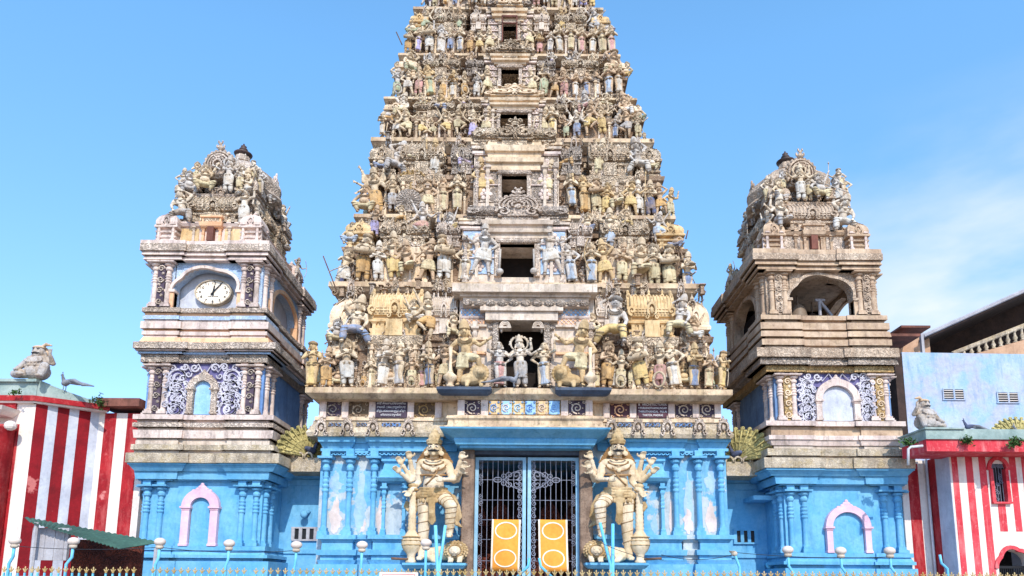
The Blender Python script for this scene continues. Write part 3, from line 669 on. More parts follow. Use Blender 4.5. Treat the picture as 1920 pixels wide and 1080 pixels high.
        for q, (xx, ww) in enumerate(((inner - s * .12, pw), (inner - s * (.12 + pw * 2.1), pw))):
            if abs(xx - (wX1 if s > 0 else wX0)) > .22 and i < 4: kit('pil', 'pilaster', 'grey' if q else 'whitec', st, xx, ycb - .08, z0 + .02, ww, .16, (hz - z0) * .70)
    if i:
        kit('sala', 'barrel_shrine', ('', 'greyc', 'creamc', 'cream', 'creamc', 'greyc', 'creamc')[i], st, (wX0 + wX1) / 2, ycb + .18, hz - .10 * h, (cX1 - cX0) * .93, .8, (z1 - hz) * 1.55)
        for s in (-1, 1):
            a_, b__ = (cX0, wX0 - fw) if s < 0 else (wX1 + fw, cX1); pw_ = (b__ - a_)
            if pw_ > .25:
                pm_ = MB(); pm_.box(a_ + .04, b__ - .04, ycb - .03, ycb + .05, wZ0 + .1, hz - .16 * h)
                pb = obj('wall_panel', pm_, 'skyblue' if i == 1 else 'greyc', st); q_ = MB(); nn = 3
                for k in range(nn):
                    zc = wZ0 + .1 + (hz - .16 * h - wZ0 - .1) * (k + .5) / nn; r_ = min(pw_ * .35, (hz - wZ0) / nn * .32)
                    for z_ in range(6): aa = z_ * pi / 3; q_.ell(((a_ + b__) / 2 + r_ * .6 * math.cos(aa), ycb - .05, zc + r_ * .6 * math.sin(aa)), (r_ * .32, .03, r_ * .32), 6, 4)
                    q_.ell(((a_ + b__) / 2, ycb - .06, zc), r_ * .3, 6, 4); q_.box(a_ + .02, b__ - .02, ycb - .08, ycb, zc + r_ * 1.25, zc + r_ * 1.25 + .03)
                obj('floral_trim', q_, 'white', pb)
            for k in range(3):
                zb_ = hz - (.14 - .05 * k) * h; sb = MB(); sb.box(*sorted(((cX0 + cX1) / 2 + s * (cX1 - cX0) * .30, (cX0 + cX1) / 2 + s * (cX1 - cX0) * (.52 + .01 * k))), ycb - .10 - .03 * (k % 2), ycb, zb_, zb_ + .028 * h); obj('string_course', sb, ('white', 'grey', 'cream')[k], st)
    # crest above the opening
    if i: kit('shell' if i == 1 else 'scroll', 'crest', 'whitec' if i == 1 else ('cream' if i % 2 else 'creamc'), st, (wX0 + wX1) / 2 + .02, ycb - .22, hz - .01 * h, (wX1 - wX0) * (1.40 if i < 3 else 1.75), .9, (z1 - hz) * (1.55 if i < 2 else 1.12))
# crowded small reliefs filling every storey
random.seed(77)
for i, st in enumerate([o for o in bpy.data.objects if o.name.startswith('storey')]):
    Yf, Yn = TI[i][3], TI[i + 1][3]; z0, z1 = FZ[i], FZ[i + 1]; h = z1 - z0; yl = Yf + (.48 if i == 0 else .38); u = .9 if i < 2 else .72 if i < 4 else .6
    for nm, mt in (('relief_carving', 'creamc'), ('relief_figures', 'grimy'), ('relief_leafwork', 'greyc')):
        m = MB(); n = int(95 * FH[i] / 6)
        for k in range(n):
            s = random.choice((-1, 1)); lo = abs(PX(CBW[i][1], 500, Yf)) + .0; x = FX[i] + s * random.uniform(lo, FH[i] - .45); f = random.random()
            z = z0 + h * random.uniform(.03, .93); low = z < z0 + .47 * h
            y = yl - .02 if low else random.uniform(yl + .0, Yn + .30)
            if not low and abs(x - FX[i]) > FH[i + 1] - .1 and z > z0 + .75 * h: continue
            r = random.uniform(.05, .12) * u
            if f < .35: m.spiral((x, z), r * 1.3, .01, random.uniform(0, 6), 1.3, r * .45, y - .09, y + .02, 12, s)
            elif f < .6:      # tiny figure
                m.cap((x, y - .06, z + r), (x, y - .06, z + 2.4 * r), r * .55, r * .7, 6); m.ell((x, y - .08, z + 3.5 * r), r * .5, 6, 5); m.cap((x - r * .4, y - .06, z + r), (x - r * .5, y - .06, z - r), r * .35, r * .25, 5); m.cap((x + r * .4, y - .06, z + r), (x + r * .6, y - .06, z - r), r * .35, r * .25, 5)
                m.tube([(x - r * .7, y - .06, z + 2.6 * r), (x - r * 1.5, y - .12, z + 1.7 * r), (x - r * .9, y - .18, z + 1.4 * r)], r * .25, 5); m.tube([(x + r * .7, y - .06, z + 2.6 * r), (x + r * 1.5, y - .12, z + random.choice((1.5, 3.6)) * r)], r * .25, 5)
            elif f < .8:
                for q in range(5): a = q * 2 * pi / 5; m.ell((x + r * math.cos(a), y - .03, z + r * math.sin(a)), (r * .5, .06, r * .4), 6, 4)
                m.ell((x, y - .05, z), r * .5, 6, 4)
            else: m.rl(x - r * .6, x + r * .6, y - .08, y + .02, [(z, .02), (z + r, 0), (z + 3 * r, 0), (z + 3.2 * r, .05), (z + 3.6 * r, .03)])
        m.box(FX[i] - FH[i + 1] + .3, FX[i] + FH[i + 1] - .3, Yn + 1.8, Yn + 1.9, z0 + .1 * h, z0 + .9 * h)
        obj(nm, m, mt, st)
# door storey: corbels and inner columns
st0 = [o for o in GT.children if o.name.startswith('storey')][0] if GT.children else GT
for s, pxx in ((-1, 947), (1, 1009)): kit('bracket', 'corbel', 'grey', st0, PX(pxx, 612, -.45), -.35, PZ(622, -.45), .36 * s * -1, .3, .40)
for pxx in (925, 1030): kit('pil', 'pilaster', 'greyc', st0, PX(pxx, 660, -.4), -.28, FZ[0], .22, .22, PZ(602, -.4) - FZ[0])
m = MB()
for k in range(11):
    x = PX(876 + 22 * k, 562, -.7); m.ell((x, -.62, PZ(566, -.7)), (.15, .08, .11), 10, 6)
m.box(PX(868, 562, -.7), PX(1104, 562, -.7), -.6, -.4, PZ(566, -.7) - .02, PZ(566, -.7) + .04); obj('scalloped_trim', m, 'greyc', st0)
for a, b_ in ((864, 908), (1046, 1106)):
    for (u0, u1, mb_) in ((577, 592, 'paleblue'), (596, 610, 'orange')):
        m = MB(); X0_, X1_, Z0_, Z1_ = PX(a, u0, -.42), PX(b_, u0, -.42), PZ(u1, -.42, a), PZ(u0, -.42, a); n_ = max(3, int((X1_ - X0_) / .12)); m.box(X0_, X1_, -.36, -.30, Z0_, Z1_); pb = obj('lattice_panel', m, mb_, st0)
        m = MB(); dz_ = Z1_ - Z0_
        for k in range(-2, n_ + 1):
            xa_ = X0_ + (X1_ - X0_) * k / n_
            for t in (0, 1):
                p_, q_ = (max(X0_, min(X1_, xa_)), max(X0_, min(X1_, xa_ + dz_))); 
                if q_ - p_ > .04: m.tube([(p_, -.37, Z0_ if t else Z1_), (q_, -.37, Z1_ if t else Z0_)], .014, 4)
        m.box(X0_, X1_, -.40, -.32, Z1_, Z1_ + .04); m.box(X0_, X1_, -.40, -.32, Z0_ - .04, Z0_); obj('lattice_trim', m, 'white', pb)
for s in (-1, 1):
    for k in range(5):
        zb_ = FZ[0] + .25 + k * .42; m = MB(); xa_, xb_ = sorted((PX(862 if s < 0 else 1110, 650, -.4), PX(912 if s < 0 else 1042, 650, -.4))); m.box(xa_, xb_, -.42 - .03 * (k % 2), -.2, zb_, zb_ + .07); obj('string_course', m, ('ochre', 'white', 'orange', 'cream', 'grey')[k], st0)
# rusty pipe frame standing before the sixth opening
rf = MB(); Y = 3.55
for xx in (941, 968): bx(rf, xx, xx + 2.2, Y, Y + .05, 30, 76)
bx(rf, 941, 970, Y, Y + .05, 28, 31); bx(rf, 941, 970, Y, Y + .05, 42, 43.5)
tag(obj('pipe_scaffold', rf, 'rust'), 'rusty red pipe frame standing before the small opening high on the tower', 'frame')

# ------------------------------------------------------------------ platform and inscribed frieze below the first storey
pl = MB(); z = FZ[0]
pl.rl(PX(572, 735, -.6), PX(1374, 735, -.6), -.6, BACKY, [(PZ(747, -.6), -.16), (PZ(739, -.6), -.01), (PZ(738, -.6), .0), (z, .0)])
PF = obj('platform', pl, 'slabface', GT)
for a, b_ in ((818, 921), (1042, 1147)):
    m = MB(); m.rl(PX(a, 735, -1.0), PX(b_, 735, -1.0), -1.0, -.5, [(z - .24, -.12), (z - .15, .0), (z - .07, .0)])
    obj('guard_ledge', m, 'navy', GT)
fz = MB(); bx(fz, 598, 1352, .0, BACKY - .1, 746, 792); bx(fz, 590, 1360, -.06, .4, 783, 790); bx(fz, 596, 1354, -.08, .4, 745, 752)
bx(fz, 858, 1112, -.35, .3, 746, 790); bx(fz, 850, 1120, -.45, .3, 779, 787)
FRZ = obj('frieze', fz, 'cream', GT)
for x in (600, 641, 692, 764, 816, 1131, 1181, 1253, 1299, 1340): m = MB(); bx(m, x, x + 12, -.09, .05, 752, 783); obj('frieze_post', m, 'white', FRZ)
for x in (858, 902, 1052, 1098): m = MB(); bx(m, x, x + 13, -.43, -.3, 750, 779); obj('frieze_post', m, 'white', FRZ)
def scrollpanel(name, x0, x1, y0, y1, Y, mat, matb, parent, n=None, r=.05, rows=1):
    """carved panel: sunk backing with raised running scrolls"""
    X0, X1, Z0, Z1 = PX(x0, y0, Y), PX(x1, y0, Y), PZ(y1, Y, (x0 + x1) / 2), PZ(y0, Y, (x0 + x1) / 2)
    bk = MB(); bk.box(X0, X1, Y - .01, Y + .06, Z0, Z1); b = obj(name, bk, matb, parent)
    m = MB(); W, H = X1 - X0, Z1 - Z0; vert = H > W; L = max(W, H); T_ = min(W, H)
    k = n or max(1, round(L / T_)); 
    for q in range(k):
        t = (q + .5) / k; sgn = 1 if q % 2 else -1
        c = (X0 + W / 2 + sgn * W * .04, Z0 + H * t) if vert else (X0 + W * t, Z0 + H / 2 + sgn * H * .04)
        rr = min(T_ * .40, L / k * .48)
        m.spiral(c, rr, rr * .1, sgn * pi / 2, 1.6, rr * .22, Y - .05, Y, 20, sgn)
        for j in range(5):
            a = j * 2 * pi / 5 + q; m.ell((c[0] + rr * .98 * math.cos(a), Y - .03, c[1] + rr * .98 * math.sin(a)), (rr * .16, .03, rr * .12), 6, 4)
        for (dx, dz) in ((-.42, -.42), (.42, -.42), (-.42, .42), (.42, .42)):
            cc = (c[0] + dx * (W if vert else L / k), c[1] + dz * (L / k if vert else H)); m.spiral(cc, rr * .3, .01, 0, 1.1, rr * .12, Y - .045, Y, 8, sgn)
    m.box(X0, X1, Y + .02, Y + .05, (Z0 + Z1) / 2 - .02, (Z0 + Z1) / 2 + .02)
    obj('scrollwork', m, mat, b); return b
for a, b_, m1, m2 in ((612, 640, 'greyc', 'plaque'), (654, 691, 'creamc', 'slab'), (777, 815, 'gold', 'slab'), (1144, 1180, 'orange', 'plaquer'), (1266, 1298, 'grey', 'plaque'), (1312, 1339, 'grey', 'plaque')):
    scrollpanel('frieze_panel', a, b_, 754, 782, -.02, m1, m2, FRZ)
for a, b_, m1, m2 in ((871, 901, 'grey', 'plaque'), (1066, 1097, 'grey', 'plaque')): scrollpanel('frieze_panel', a, b_, 751, 778, -.37, m1, m2, FRZ)
m = MB(); bx(m, 916, 1051, -.38, -.3, 751, 778); PB = obj('painted_panel', m, 'gold', FRZ)
for k in range(6): scrollpanel('painted_panel', 918 + k * 22.4, 937 + k * 22.4, 752, 777, -.40, ('trim', 'white', 'paleblue')[k % 3], ('ochre', 'paleblue')[k % 2], FRZ)
TXT = (('ராஜகோபுரம் நிர்மாணம்', 'ஸ்ரீ சிவசுப்பிரமணிய', 'சுவாமி ஆலய ராஜகோபுர', 'சிற்பக்கலைஞர் திரு', 'வேலாயுதம் குழுவினர்'), ('RAJAGOPURAM CREATOR', '&  ARCHITECTURER', 'V.PURUSHOTHAMALINGAM', 'THIRUTHANGAL  PILLAI', 'THATCK. MADRAS'))
for (a, b_, mat, T_, nm) in ((704, 763, 'plaque', TXT[0], 'cl'), (1195, 1252, 'plaquer', TXT[1], 'be')):
    m = MB(); bx(m, a, b_, -.10, .02, 745, 783); pq = obj('plaque', m, mat, FRZ); xc = PX((a + b_) / 2, 764, -.11); zt = PZ(749 if nm == 'cl' else 752, -.11, a); 
    for k, s in enumerate(T_):
        o = text(s, 'inscription', .088, (xc, -.112, zt - .115 * k * (1. if nm == 'cl' else .93)), 'letter', pq, 1.0)
        w_ = max(v.co.x for v in o.data.vertices) - min(v.co.x for v in o.data.vertices) if o.data.vertices else 1
        o.scale = ((.84 if k < 4 else .6) / max(w_, .01), 1, 1)
# petal band
pt = MB()
X0, X1 = PX(588, 805, 0), PX(1362, 805, 0)
pt.rl(X0, X1, .0, 2.0, [(PZ(819, -.2), .14), (PZ(812, -.2), .17), (PZ(806, -.2), .12), (PZ(795, -.1), .02), (PZ(791, 0), .02)])
PT = obj('petal_band', pt, 'greyledge', GT)
m = MB(); m.rl(PX(842, 800, -.5), PX(1128, 800, -.5), -.55, .2, [(PZ(809, -.6), .16), (PZ(803, -.6), .16), (PZ(799, -.5), .04), (PZ(790, -.5), .02), (PZ(786, -.5), .08), (PZ(781, -.5), .05)])
obj('petal_band', m, 'slabface', GT)
for x in (603, 652, 700, 766, 1146, 1196, 1251, 1311, 1356): kit('kudu', 'band_ornament', 'whitec', PT, PX(x, 802, -.15), -.18, PZ(818, -.2, x), .50, .6, .62)
for a, b_ in ((616, 640), (668, 688), (716, 752), (1158, 1184), (1210, 1238), (1266, 1298)): scrollpanel('band_panel', a, b_, 793, 800, -.06, 'creamc', 'trim', PT, n=3)

# ------------------------------------------------------------------ blue base
bw = MB(); ZB = 0.0
for (a, b_) in ((600, 868), (1108, 1362)): bw.box(PX(a, 900, .35), PX(b_, 900, .35), .35, BACKY, ZB, PZ(818, .35))
bw.box(PX(868, 900, .35), PX(1108, 900, .35), .35, BACKY, PZ(850, .35), PZ(800, .35))
BW = obj('base_wall', bw, 'blue_peel', GT)
def band(name, mat, segs, y0, y1, Y, ov, parent, slope=0.):
    for a, b_ in segs:
        m = MB(); z0_, z1_ = PZ(y1, Y, (a + b_) / 2), PZ(y0, Y, (a + b_) / 2)
        m.rl(PX(a, y0, Y), PX(b_, y0, Y), Y, Y + .8, [(z0_, ov - slope), (z1_, ov)]); obj(name, m, mat, parent)
SEG = [(603, 662), (692, 826), (1144, 1283), (1310, 1364)]; FULL = [(612, 858), (1120, 1356)]
band('cornice', 'blue', SEG, 820, 829, .05, .10, BW, .03); band('cornice', 'blue', FULL, 821, 831, .15, .06, BW, .03)
band('cornice', 'blue', SEG, 829, 841, .10, .05, BW, .10); band('cornice', 'blue', FULL, 831, 845, .2, .0, BW, .02)
band('cornice', 'blue', SEG, 841, 846, .12, .02, BW)
PLS = [(598, 664), (694, 858), (1117, 1283), (1310, 1374)]
for (y0, y1, ov, sl) in ((1003, 1011, .06, .0), (1011, 1018, -.02, .06), (1018, 1031, -.06, .0), (1031, 1041, .08, .02), (1041, 1050, -.03, .0), (1050, 1058, .06, .06), (1058, 1150, .12, 0)):
    band('plinth', 'blue', PLS, y0, y1, .0, ov, BW, sl)
    band('plinth', 'blue_peel', [(660, 700), (1278, 1314)], y0, y1, .2, ov, BW, sl)
for x in (609, 654, 700, 1268, 1311, 1353):
    z_ = PZ(1004, .1, x); kit('col', 'column', 'blue', BW, PX(x, 930, .15), .17, z_, .28, .28, PZ(845, .1, x) - z_)
for seg in ((604, 648), (656, 695), (705, 760), (1210, 1262), (1275, 1308), (1315, 1350)):   # frilled hangings under the cornice
    m = MB(); n = max(3, int((seg[1] - seg[0]) / 7)); zz = PZ(849, .2, seg[0])
    for k in range(n):
        xx = PX(seg[0] + (k + .5) * (seg[1] - seg[0]) / n, 850, .2); m.archring(xx, zz, .055, .06, .03, .16, .30, pi, 2 * pi, 6); m.ell((xx + .06, .22, zz - .01), (.03, .05, .04), 6, 4)
    m.box(PX(seg[0], 850, .2), PX(seg[1], 850, .2), .2, .4, zz, zz + .06); obj('frill', m, 'blue', BW)
for (x0, x1) in ((712, 764), (1203, 1250)):     # pilastered niches with their own little entablature
    m = MB(); Yn_ = .08; Xa, Xb = PX(x0, 900, Yn_), PX(x1, 900, Yn_)
    m.rl(Xa, Xb, Yn_, .5, [(PZ(905, Yn_, x0), -.10), (PZ(902, Yn_, x0), .02), (PZ(896, Yn_, x0), .10), (PZ(894, Yn_, x0), .02), (PZ(888, Yn_, x0), .0), (PZ(880, Yn_, x0), -.06), (PZ(868, Yn_, x0), -.10), (PZ(864, Yn_, x0), -.02), (PZ(860, Yn_, x0), -.02)])
    nc = obj('niche', m, 'blue', BW)
    for x in (x0 + 7, x1 - 7): kit('pil', 'niche_pilaster', 'blue', nc, PX(x, 950, .15), .2, PZ(1004, .15, x), .16, .18, PZ(905, .15, x) - PZ(1004, .15, x))
def scar(x0, x1, y0, y1, mat, seed, Y, parent):
    random.seed(seed); m = MB(); n = 26; Xc, Zc = (PX(x0, y0, Y) + PX(x1, y0, Y)) / 2, (PZ(y0, Y, x0) + PZ(y1, Y, x0)) / 2; w_, h_ = (PX(x1, y0, Y) - PX(x0, y0, Y)) / 2, (PZ(y0, Y, x0) - PZ(y1, Y, x0)) / 2; pts = []
    for k in range(n):
        a = 2 * pi * k / n; r = random.uniform(.62, 1.0); x = Xc + w_ * r * math.cos(a) * (1.0 if math.sin(a) < 0 else .55); z = Zc + h_ * (r if math.sin(a) > 0 else 1) * math.sin(a) * (1 if math.sin(a) > 0 else min(1, 1.2 * r)); pts.append((x, max(z, Zc - h_)))
    m.prism(pts, Y - .006, Y + .02); obj('bare_patch', m, mat, parent)
for k, (x0, x1, y0, y1, mt) in enumerate(((614, 646, 880, 925, 'faded'), (664, 694, 866, 1002, 'faded'), (616, 647, 925, 1002, 'scar'), (666, 690, 950, 1001, 'scar'), (706, 722, 925, 1002, 'scar'), (762, 778, 905, 990, 'faded'), (1218, 1236, 960, 1002, 'faded'), (1276, 1304, 880, 1002, 'faded'), (1278, 1302, 945, 1002, 'scar'), (1318, 1346, 870, 925, 'faded'), (1318, 1345, 930, 1002, 'scar'), (1252, 1262, 930, 1002, 'scar'))):
    scar(x0, x1, y0, y1, mt, 100 + k, .35 - .004 * (k % 3), BW)
# portal
pm = MB(); Yp = -.75
pm.rl(PX(862, 830, Yp), PX(1108, 830, Yp), Yp, .5, [(PZ(840, Yp), .0), (PZ(836, Yp), .0), (PZ(835, Yp), .10), (PZ(826, Yp), .16), (PZ(824, Yp), .14), (PZ(811, Yp), .50), (PZ(808, Yp), .52)])
PO = obj('portal_cornice', pm, 'blue', GT)
m = MB(); bx(m, 888, 1088, -.35, .3, 839, 852); obj('portal_lintel', m, 'navy', GT)
m = MB(); bx(m, 866, 1110, -.5, .5, 834, 842); obj('portal_lintel', m, 'blue', GT)
for (a, b_) in ((866, 889), (1087, 1111)):
    m = MB(); Xa, Xb = PX(a, 900, -.45), PX(b_, 900, -.45); m.rl(Xa, Xb, -.45, .35, [(0, .0), (PZ(842, -.45), .0)]); obj('door_jamb', m, 'jamb', GT, bevel=.03)
# ------------------------------------------------------------------ dark hall behind the gate
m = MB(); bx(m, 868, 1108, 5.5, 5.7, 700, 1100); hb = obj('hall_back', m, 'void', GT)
al = empty('altar', (0, 2.6, 0), 'dark red carved altar screen in the hall behind the iron gate', 'altar')
m = MB(); m.box(-1.9, 1.9, 2.7, 3.1, 0, 3.6); ab = obj('screen', m, 'redbrown', al)
for k in range(5): kit('kuta', 'carved_shrine', 'redbrown', al, -1.6 + .8 * k, 2.55, 2.6, .7, .5, 1.7)
for k in range(7): kit('kudu', 'carving', 'redbrown', al, -1.65 + .55 * k, 2.6, 1.4 + .5 * (k % 2), .5, .5, .6)
for s in (-1, 1):
    pc = empty('hall_pillar', (s * 1.55, 1.2, 0), f"dark timber pillar inside the gateway on the {'clock' if s < 0 else 'bell'} tower side", 'pillar')
    kit('col', 'shaft', 'wood', pc, s * 1.55, 1.2, 0, .32, .32, 4.2)

# ------------------------------------------------------------------ iron gate, two leaves
gz1 = PZ(858, -.1); 
for s in (-1, 1):
    xa, xb = (890, 986) if s < 0 else (989, 1086)
    Xa, Xb = PX(xa, 960, -.1), PX(xb, 960, -.1)
    g = empty('gate_leaf', ((Xa + Xb) / 2, -.1, 0), f"blue framed iron gate leaf with scrolls, nearer the {'clock' if s < 0 else 'bell'} tower", 'gate', 'leaves of the entrance gate')
    m = MB(); f = .10
    m.box(Xa, Xa + f, -.14, -.06, .1, gz1); m.box(Xb - f, Xb, -.14, -.06, .1, gz1); m.box(Xa + f, Xb - f, -.14, -.06, gz1 - .09, gz1); m.box(Xa + f, Xb - f, -.14, -.06, .1, .2)
    obj('frame', m, 'gate', g)
    m = MB(); n = 8; ins = .13
    for k in range(n):
        x = Xa + f + .03 + (Xb - Xa - 2 * f - .06) * (k + .5) / n; m.tube([(x, -.10, .2), (x, -.10, gz1 - .09)], .010, 5)
    for py in (900, 938, 975, 1012, 1052): m.tube([(Xa + f, -.10, PZ(py, -.1)), (Xb - f, -.10, PZ(py, -.1))], .008, 5)
    obj('grille', m, 'grille', g)
    m = MB(); meet = Xb - f if s < 0 else Xa + f; far = Xa + f if s < 0 else Xb - f
    def scr(x, z, r, hand, a0=pi / 2): m.spiral((x, z), r, .01, a0, 1.35, .02, -.125, -.10, 14, hand, tube=.011)
    z = .5
    while z < gz1 - .2:
        scr(meet + s * .10 * -1 * (-1 if s < 0 else 1) * (-1), z, .085, s) if False else None
        d = -1 if s < 0 else 1
        scr(meet + d * .09, z, .085, d); scr(meet + d * .09, z + .19, .085, -d, -pi / 2)
        z += .36
    for py in (870, 900, 938, 975, 1012, 1052):
        d = -1 if s > 0 else 1; zz = PZ(py, -.1)
        scr(far + d * .08, zz + .09, .075, d); scr(far + d * .08, zz - .09, .075, -d, -pi / 2)
    d = -1 if s < 0 else 1; zc = PZ(900, -.1)
    for q, (dx, r) in enumerate(((.18, .13), (.38, .13), (.56, .10))):
        scr(meet + d * dx, zc + r, r, d * (1 if q % 2 else -1), -pi / 2); scr(meet + d * dx, zc - r, r, -d * (1 if q % 2 else -1), pi / 2)
    m.archring(meet + d * .72, zc, .12, .07, .02, -.125, -.10, 0, 2 * pi, 14); m.tube([(meet, -.11, zc + .32), (meet + d * .3, -.11, zc + .2), (meet + d * .55, -.11, zc)], .012, 5); m.tube([(meet, -.11, zc - .32), (meet + d * .3, -.11, zc - .2), (meet + d * .55, -.11, zc)], .012, 5)
    for xx in (meet, far): m.tube([(xx - .02 * (1 if xx > (Xa + Xb) / 2 else -1) * -1, -.10, .3), (xx - .02 * (1 if xx > (Xa + Xb) / 2 else -1) * -1, -.10, gz1 - .04)], .006, 4)
    m.tube([(Xa + .02, -.10, gz1 - .045), (Xb - .02, -.10, gz1 - .045)], .006, 4)
    obj('scrollwork', m, 'grille', g)
    # banner hung on the leaf
    bxa, bxb = (922, 976) if s < 0 else (1009, 1064)
    Xa, Xb = PX(bxa, 1020, -.3), PX(bxb, 1020, -.3); Z0, Z1 = PZ(1071, -.3), PZ(974, -.3)
    bn = empty('banner', ((Xa + Xb) / 2, -.3, Z0), f"yellow cloth banner with white rings hung on the gate leaf nearer the {'clock' if s < 0 else 'bell'} tower", 'banner', 'yellow banners on the gate')
    N = 10
    def sheet(x0, x1, z0, z1, y, name, mat, parent):
        mm = MB(); vs = []; fs = []
        for j in range(N + 1):
            for i in range(N + 1):
                u, v = i / N, j / N; x = x0 + (x1 - x0) * u; zz_ = z0 + (z1 - z0) * v
                vs.append((x + .03 * s * (1 - (zz_ - Z0) / (Z1 - Z0)), y - .035 * math.sin(5 * x + 2 * zz_) - .03 * math.cos(3.1 * zz_ + s), zz_))
        for j in range(N):
            for i in range(N): fs.append((j * (N + 1) + i, j * (N + 1) + i + 1, (j + 1) * (N + 1) + i + 1, (j + 1) * (N + 1) + i))
        mm.add(vs, fs); o = obj(name, mm, mat, parent, smooth=True); sd = o.modifiers.new('t', 'SOLIDIFY'); sd.thickness = .006; return o
    cl = sheet(Xa, Xb, Z0, Z1, -.28, 'cloth', 'yellow', bn)
    for a, b_ in ((Xa, Xa + .05), (Xb - .05, Xb)): sheet(a, b_, Z0, Z1, -.289, 'border', 'bwhite', bn)
    for py in (995, 1047):
        mm = MB(); cz = PZ(py, -.3); cx_ = (Xa + Xb) / 2; pts = []
        for k in range(33):
            a = 2 * pi * k / 32; x, zz_ = cx_ + .30 * math.cos(a), cz + .235 * math.sin(a)
            pts.append((x + .03 * s * (1 - (zz_ - Z0) / (Z1 - Z0)), zz_))
        a_ = []
        for k, (x, zz_) in enumerate(pts):
            y = -.294 - .035 * math.sin(5 * x + 2 * zz_) - .03 * math.cos(3.1 * zz_ + s); a = 2 * pi * k / 32; c_, s_ = math.cos(a) * .018, math.sin(a) * .018
            a_.append([(x - c_, y, zz_ - s_), (x + c_, y, zz_ + s_), (x + c_, y + .004, zz_ + s_), (x - c_, y + .004, zz_ - s_)])
        mm.loft(a_, cap=False); obj('ring', mm, 'bwhite', bn)

# ------------------------------------------------------------------ the two club-bearing door guardians
GV = .017
def guardian(s):
    """designed on the picture of the guardian nearer the clock tower (axis at x = 812), mirrored for the other"""
    cxp = 812 if s > 0 else 1159
    Yg = -.55; k = SCL(Yg)
    org = Vector((PX(cxp, 950, Yg), Yg, PZ(1056, Yg, cxp)))
    def G(px, py, y=0., r=None): return (s * (px - 812) * .76 * k, y, (1056 - py) * k)
    side = 'clock' if s > 0 else 'bell'
    rt = empty('guardian_statue', tuple(org), f"huge ivory moustached guardian statue beside the door, nearer the {side} tower", 'statue', 'door guardian statues')
    rt.scale = (1.31, 1.0, 1.0)
    b = MB(); jj = MB(); C = b.cap; E = b.ell
    # standing leg, raised leg
    hipL, hipR = G(797, 930, 0), G(828, 930, 0)
    C(hipL, G(797, 975, -.08), .175, .13, 14); C(G(797, 975, -.08), G(794, 1028, 0), .135, .09, 14); C(G(794, 1028, 0), G(793, 1042, 0), .09, .085, 12)
    E(G(791, 1047, -.12), (.085, .20, .065), 12, 8)
    for q in range(5): E(G(788.2 + q * 1.6, 1049.5, -.33 + abs(q - 1) * .018), (.022, .045, .03), 7, 5)
    kn = G(849, 952, -.42); an = G(846, 1000, -.30)
    C(hipR, kn, .175, .13, 14); C(kn, an, .13, .08, 14); E(G(847, 1006, -.40), (.08, .18, .06), 12, 8)
    for q in range(5): E(G(844.3 + q * 1.5, 1009, -.60 + abs(q - 1) * .015), (.02, .045, .028), 7, 5)
    # torso
    E(G(812, 925, 0), (.275, .22, .22), 18, 10); C(G(812, 920, 0), G(812, 900, -.02), .215, .21, 16); E(G(812, 908, -.08), (.20, .19, .20), 16, 10)
    E(G(812, 880, -.02), (.27, .20, .25), 18, 12); C(G(792, 868, 0), G(832, 868, 0), .14, .14, 12)
    for t in (-1, 1): E(G(812 + t * 11, 876, -.15), (.15, .09, .12), 12, 8)
    C(G(812, 868, 0), G(812, 850, -.05), .10, .095, 12)
    # head with face
    hd = G(812.5, 841, -.14); SH = Matrix.Translation(hd) @ Matrix.Diagonal((.74, .82, .88, 1)) @ Matrix.Translation(-Vector(hd)); b.T = SH; E(hd, (.195, .22, .255), 16, 12); E((hd[0], hd[1] - .05, hd[2] - .15), (.14, .15, .12), 12, 8)
    b.cap((hd[0], hd[1] - .22, hd[2] + .03), (hd[0], hd[1] - .265, hd[2] - .045), .025, .045, 8)
    for t in (-1, 1):
        E((hd[0] + t * .028, hd[1] - .245, hd[2] - .05), (.028, .025, .02), 7, 5)
        b.tube([(hd[0] + t * (.03 + .03 * q), hd[1] - .215 + .012 * q, hd[2] + .085 + .012 * math.sin(q)) for q in range(5)], .016, 6)
        E((hd[0] + t * .20, hd[1] + .03, hd[2] - .03), (.04, .07, .10), 8, 6)
        E((hd[0] + t * .225, hd[1] - .02, hd[2] - .17), (.075, .06, .085), 10, 7); b.tube([(hd[0] + t * .225 + .06 * math.cos(a), hd[1] - .05, hd[2] - .17 + .07 * math.sin(a)) for a in [i * pi / 6 for i in range(13)]], .018, 5)
    b.tube([(hd[0] + .07 * q, hd[1] - .20 + .01 * abs(q), hd[2] - .155 - .006 * abs(q)) for q in (-1, 0, 1)], .02, 6)
    E((hd[0], hd[1] - .17, hd[2] - .22), (.06, .06, .05), 8, 6)
    b.T = None
    # arms: the front pair, then a fan of back arms
    def limb(a, e, h, r0=.135, r1=.085, fing=1, bend=-1.):
        r0 *= .62; r1 *= .66
        C(a, e, r0, r1 * 1.15, 12); C(e, h, r1 * 1.12, r1 * .72, 12)
        d = (Vector(h) - Vector(e)).normalized(); hh = Vector(h) + d * .09
        E(hh, (.068, .05, .082), 10, 7)
        sd_ = d.cross(Vector((0, 1, 0))).normalized()
        for q, L in enumerate((.10, .12, .112, .085)):
            o = hh + sd_ * .034 * (q - 1.5) + d * .05; m1 = o + d * L * .55; m2 = m1 + (d * .7 + Vector((0, bend * .7, 0))) * L * .35; b.tube([o, m1, m2, m2 + Vector((0, bend * .02, -.0)) + d * .02], [.021, .020, .018, .013], 7)
        o = hh - sd_ * .075 * s; b.tube([o, o - sd_ * .05 * s + d * .05, o - sd_ * .05 * s + d * .10], [.028, .026, .018], 7)
        for t in (.82, .92):
            p = Vector(e).lerp(Vector(h), t); b.ell(p, r1 * .98, 9, 7)
        for t in (.25, .4, .55):
            p = Vector(a).lerp(Vector(e), t); b.ell(p, r0 * 1.08, 10, 7)
